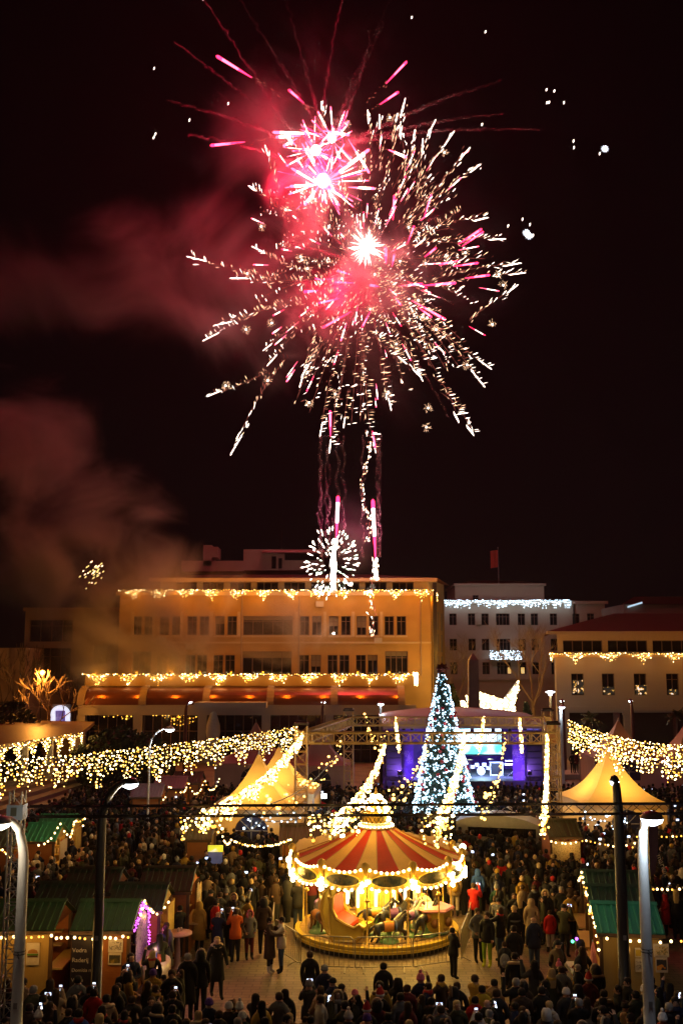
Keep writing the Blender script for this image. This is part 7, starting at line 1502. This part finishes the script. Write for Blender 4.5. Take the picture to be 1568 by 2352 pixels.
def describe(x, y, coat, head, trs, long, ps):
    lm = sorted(LMK, key=lambda l: (l[1] - x) ** 2 + (l[2] - y) ** 2)[0]
    dx, dy = x - lm[1], y - lm[2]; rel = 'left of' if dx < -abs(dy) else 'right of' if dx > abs(dy) else 'in front of' if dy < 0 else 'behind'
    h = HNAME[head[0]]; hc = head[1].split('_')[1]; h = h % ('pale' if hc == 'pale' else hc) if '%' in h else h
    adj = 'long %s coat' % coat[5:] if long else '%s jacket' % coat[5:]
    wearing = '%s person, %s' % (h, adj) if head[0] in ('hair', 'long_hair', 'bald') else 'person in %s and %s' % (adj, h)
    return wearing, '%s %s' % (rel, lm[0])
PHL = set()
for i, (x, y) in enumerate(near):
    for _ in range(40):
        coat, head, long = pr_.choice(COATW), pr_.choice(HEADW), pr_.random() < .3; trs = pr_.choice(['trousers_black'] * 5 + ['trousers_jeans'] * 3 + ['trousers_grey'] * 2); ps = pr_.choice(['stand'] * 5 + ['pockets'] * 6 + ['fold'] * 3 + ['hug', 'reach'])
        face = BK + pr_.gauss(0, .7) if pr_.random() < .85 else pr_.gauss(0, .8); phone = pr_.random() < .065
        if phone: ps = pr_.choice(['photo', 'photo', 'fold', 'reach']); face = BK + pr_.gauss(0, .5)
        if head == ('hood', 'coat_black'): coat = 'coat_black'
        extra = (('fur_collar', pr_.choice(['fur_pale', 'fur_brown'])),) if pr_.random() < .10 else (('scarf', pr_.choice(['scarf_red', 'hat_grey', 'hat_mustard'])),) if pr_.random() < .08 else ()
        a, b_ = describe(x, y, coat, head, trs, long, ps); xt_ = ' with fur collar' if extra and extra[0][0] == 'fur_collar' else ' with scarf' if extra else ''
        alt = {'pockets': ', hands in pockets,', 'fold': ', arms folded,', 'reach': ', one arm raised,', 'hug': ', arms forward,', 'photo': ' filming', 'stand': ''}[ps]
        lab = next((l for l in (a + xt_ + ' ' + b_, a + alt + ' ' + b_, a + ' ' + b_) if len(l.split()) <= 16 and l not in LABELS), None)
        pl = 'lit phone raised by the %s clad person %s' % (coat[5:], b_)
        if lab and not (phone and (pl in PHL or len(pl.split()) > 16)): break
    if phone: PHL.add(pl)
    person(x, y, face, lab, ps, coat, trs, 'shoes_black', head, extra, long, pr_.uniform(.93, 1.07) if pr_.random() < .9 else pr_.uniform(.68, .8), phone and len([1 for o in COL.objects if o.name.startswith('phone')]) < 45, phl=pl)
# far crowd: one object, real figures of few faces
cm_names = ['coat_black', 'coat_charcoal', 'coat_navy', 'coat_brown', 'coat_olive', 'coat_grey', 'coat_burgundy', 'coat_beige', 'coat_red', 'coat_cream', 'coat_mustard', 'hair_black', 'hair_brown', 'hair_blond', 'hat_white', 'hat_red', 'hat_grey', 'trousers_black', 'fur_pale']
CMATS = [PM[n] for n in cm_names] + [M_SKIN, MPH]
CI = {n: i for i, n in enumerate(cm_names)}; wts = [30, 16, 12, 10, 6, 4, 2, 3, 1, 1, 1]
cm = MB()
for (x, y) in far_[:1900]:
    s_ = pr_.uniform(.9, 1.06) if pr_.random() < .92 else .72; c_ = pr_.choices(range(11), wts)[0]; f_ = BK + pr_.gauss(0, .5) if pr_.random() < .8 else pr_.uniform(0, 6.28); ca_, sa_ = cos(f_), sin(f_); o0 = len(cm.v)
    cm.lathe([(.13, .02), (.16, .45), (.21, .8), (.20, 1.1), (.22, 1.32), (.17, 1.44), (.07, 1.5)], 7, (0, 0, 0), c_, 1, .68)
    for q in range(len(cm.m) - 42, len(cm.m) - 28): cm.m[q] = CI['trousers_black'] if pr_.random() < .9 else c_
    cm.ball((0, -.01, 1.61), .098, CMATS.index(M_SKIN), None, (.9, .95, 1.15))
    hk = pr_.random(); hm = CI[pr_.choice(['hair_black'] * 5 + ['hair_brown'] * 4 + ['hair_blond'])] if hk < .85 else CI[pr_.choice(['hat_white', 'hat_red', 'hat_grey', 'coat_black', 'fur_pale', 'coat_mustard', 'fur_pale'])]
    cm.ball((0, .025, 1.635), .108, hm, None, (.95, .95, 1.1 if hk < .92 else 1.3))
    up = pr_.random() < .035
    for q in (-1, 1):
        if up: cm.tube([(q * .21, 0, 1.38), (q * .2, -.2, 1.3), (q * .06, -.36, 1.58)], [.07, .06, .04], 4, c_)
        else: cm.tube([(q * .22, 0, 1.38), (q * .28, .04, 1.12), (q * .22, -.1, .95)], [.075, .065, .045], 4, c_)
    if up and pr_.random() < .8: cm.box(-.07, .07, -.40, -.38, 1.58, 1.67, CMATS.index(MPH))
    for i in range(o0, len(cm.v)):
        a, b_, z = cm.v[i]; cm.v[i] = (x + (a * ca_ - b_ * sa_) * s_, y + (a * sa_ + b_ * ca_) * s_, z * s_)
tag(cm.build('crowd', CMATS, None, True), 'dense far crowd filling the square up to the stage', 'crowd', kind='stuff')
# performers on the steps by the right lamp posts
for k, (px, c_) in enumerate(((1305, 'coat_black'), (1314, 'coat_burgundy'), (1325, 'coat_black'))): x = X(px, 88); cm2 = person(x, 88, R(10 * k), ('first', 'second', 'third')[k] + ' person from the left standing on the platform under the right light curtain', 'pockets', c_, scale=1.0, z=.4)
pf = T('platform', 'low stone platform under the left end of the right light curtain', 'platform', (X(1320, 89), 89, 0)); MB().box(-2.4, 2.4, -1.8, 1.8, 0, .4).build('slab', M_CREAMW, pf, world=False)



# ---- thin winter air that carries the glow of the lamps
hz = bpy.data.materials.new('night_haze'); hz.use_nodes = True; t = hz.node_tree; t.nodes.remove(t.nodes['Principled BSDF'])
v = t.nodes.new('ShaderNodeVolumePrincipled'); v.inputs['Density'].default_value = .00018; v.inputs['Color'].default_value = (.85, .82, .8, 1); v.inputs['Anisotropy'].default_value = .35
t.links.new(v.outputs[0], t.nodes['Material Output'].inputs['Volume'])
tag(MB().box(-90, 90, -12, 190, -1, 95).build('haze', hz), kind='stuff')
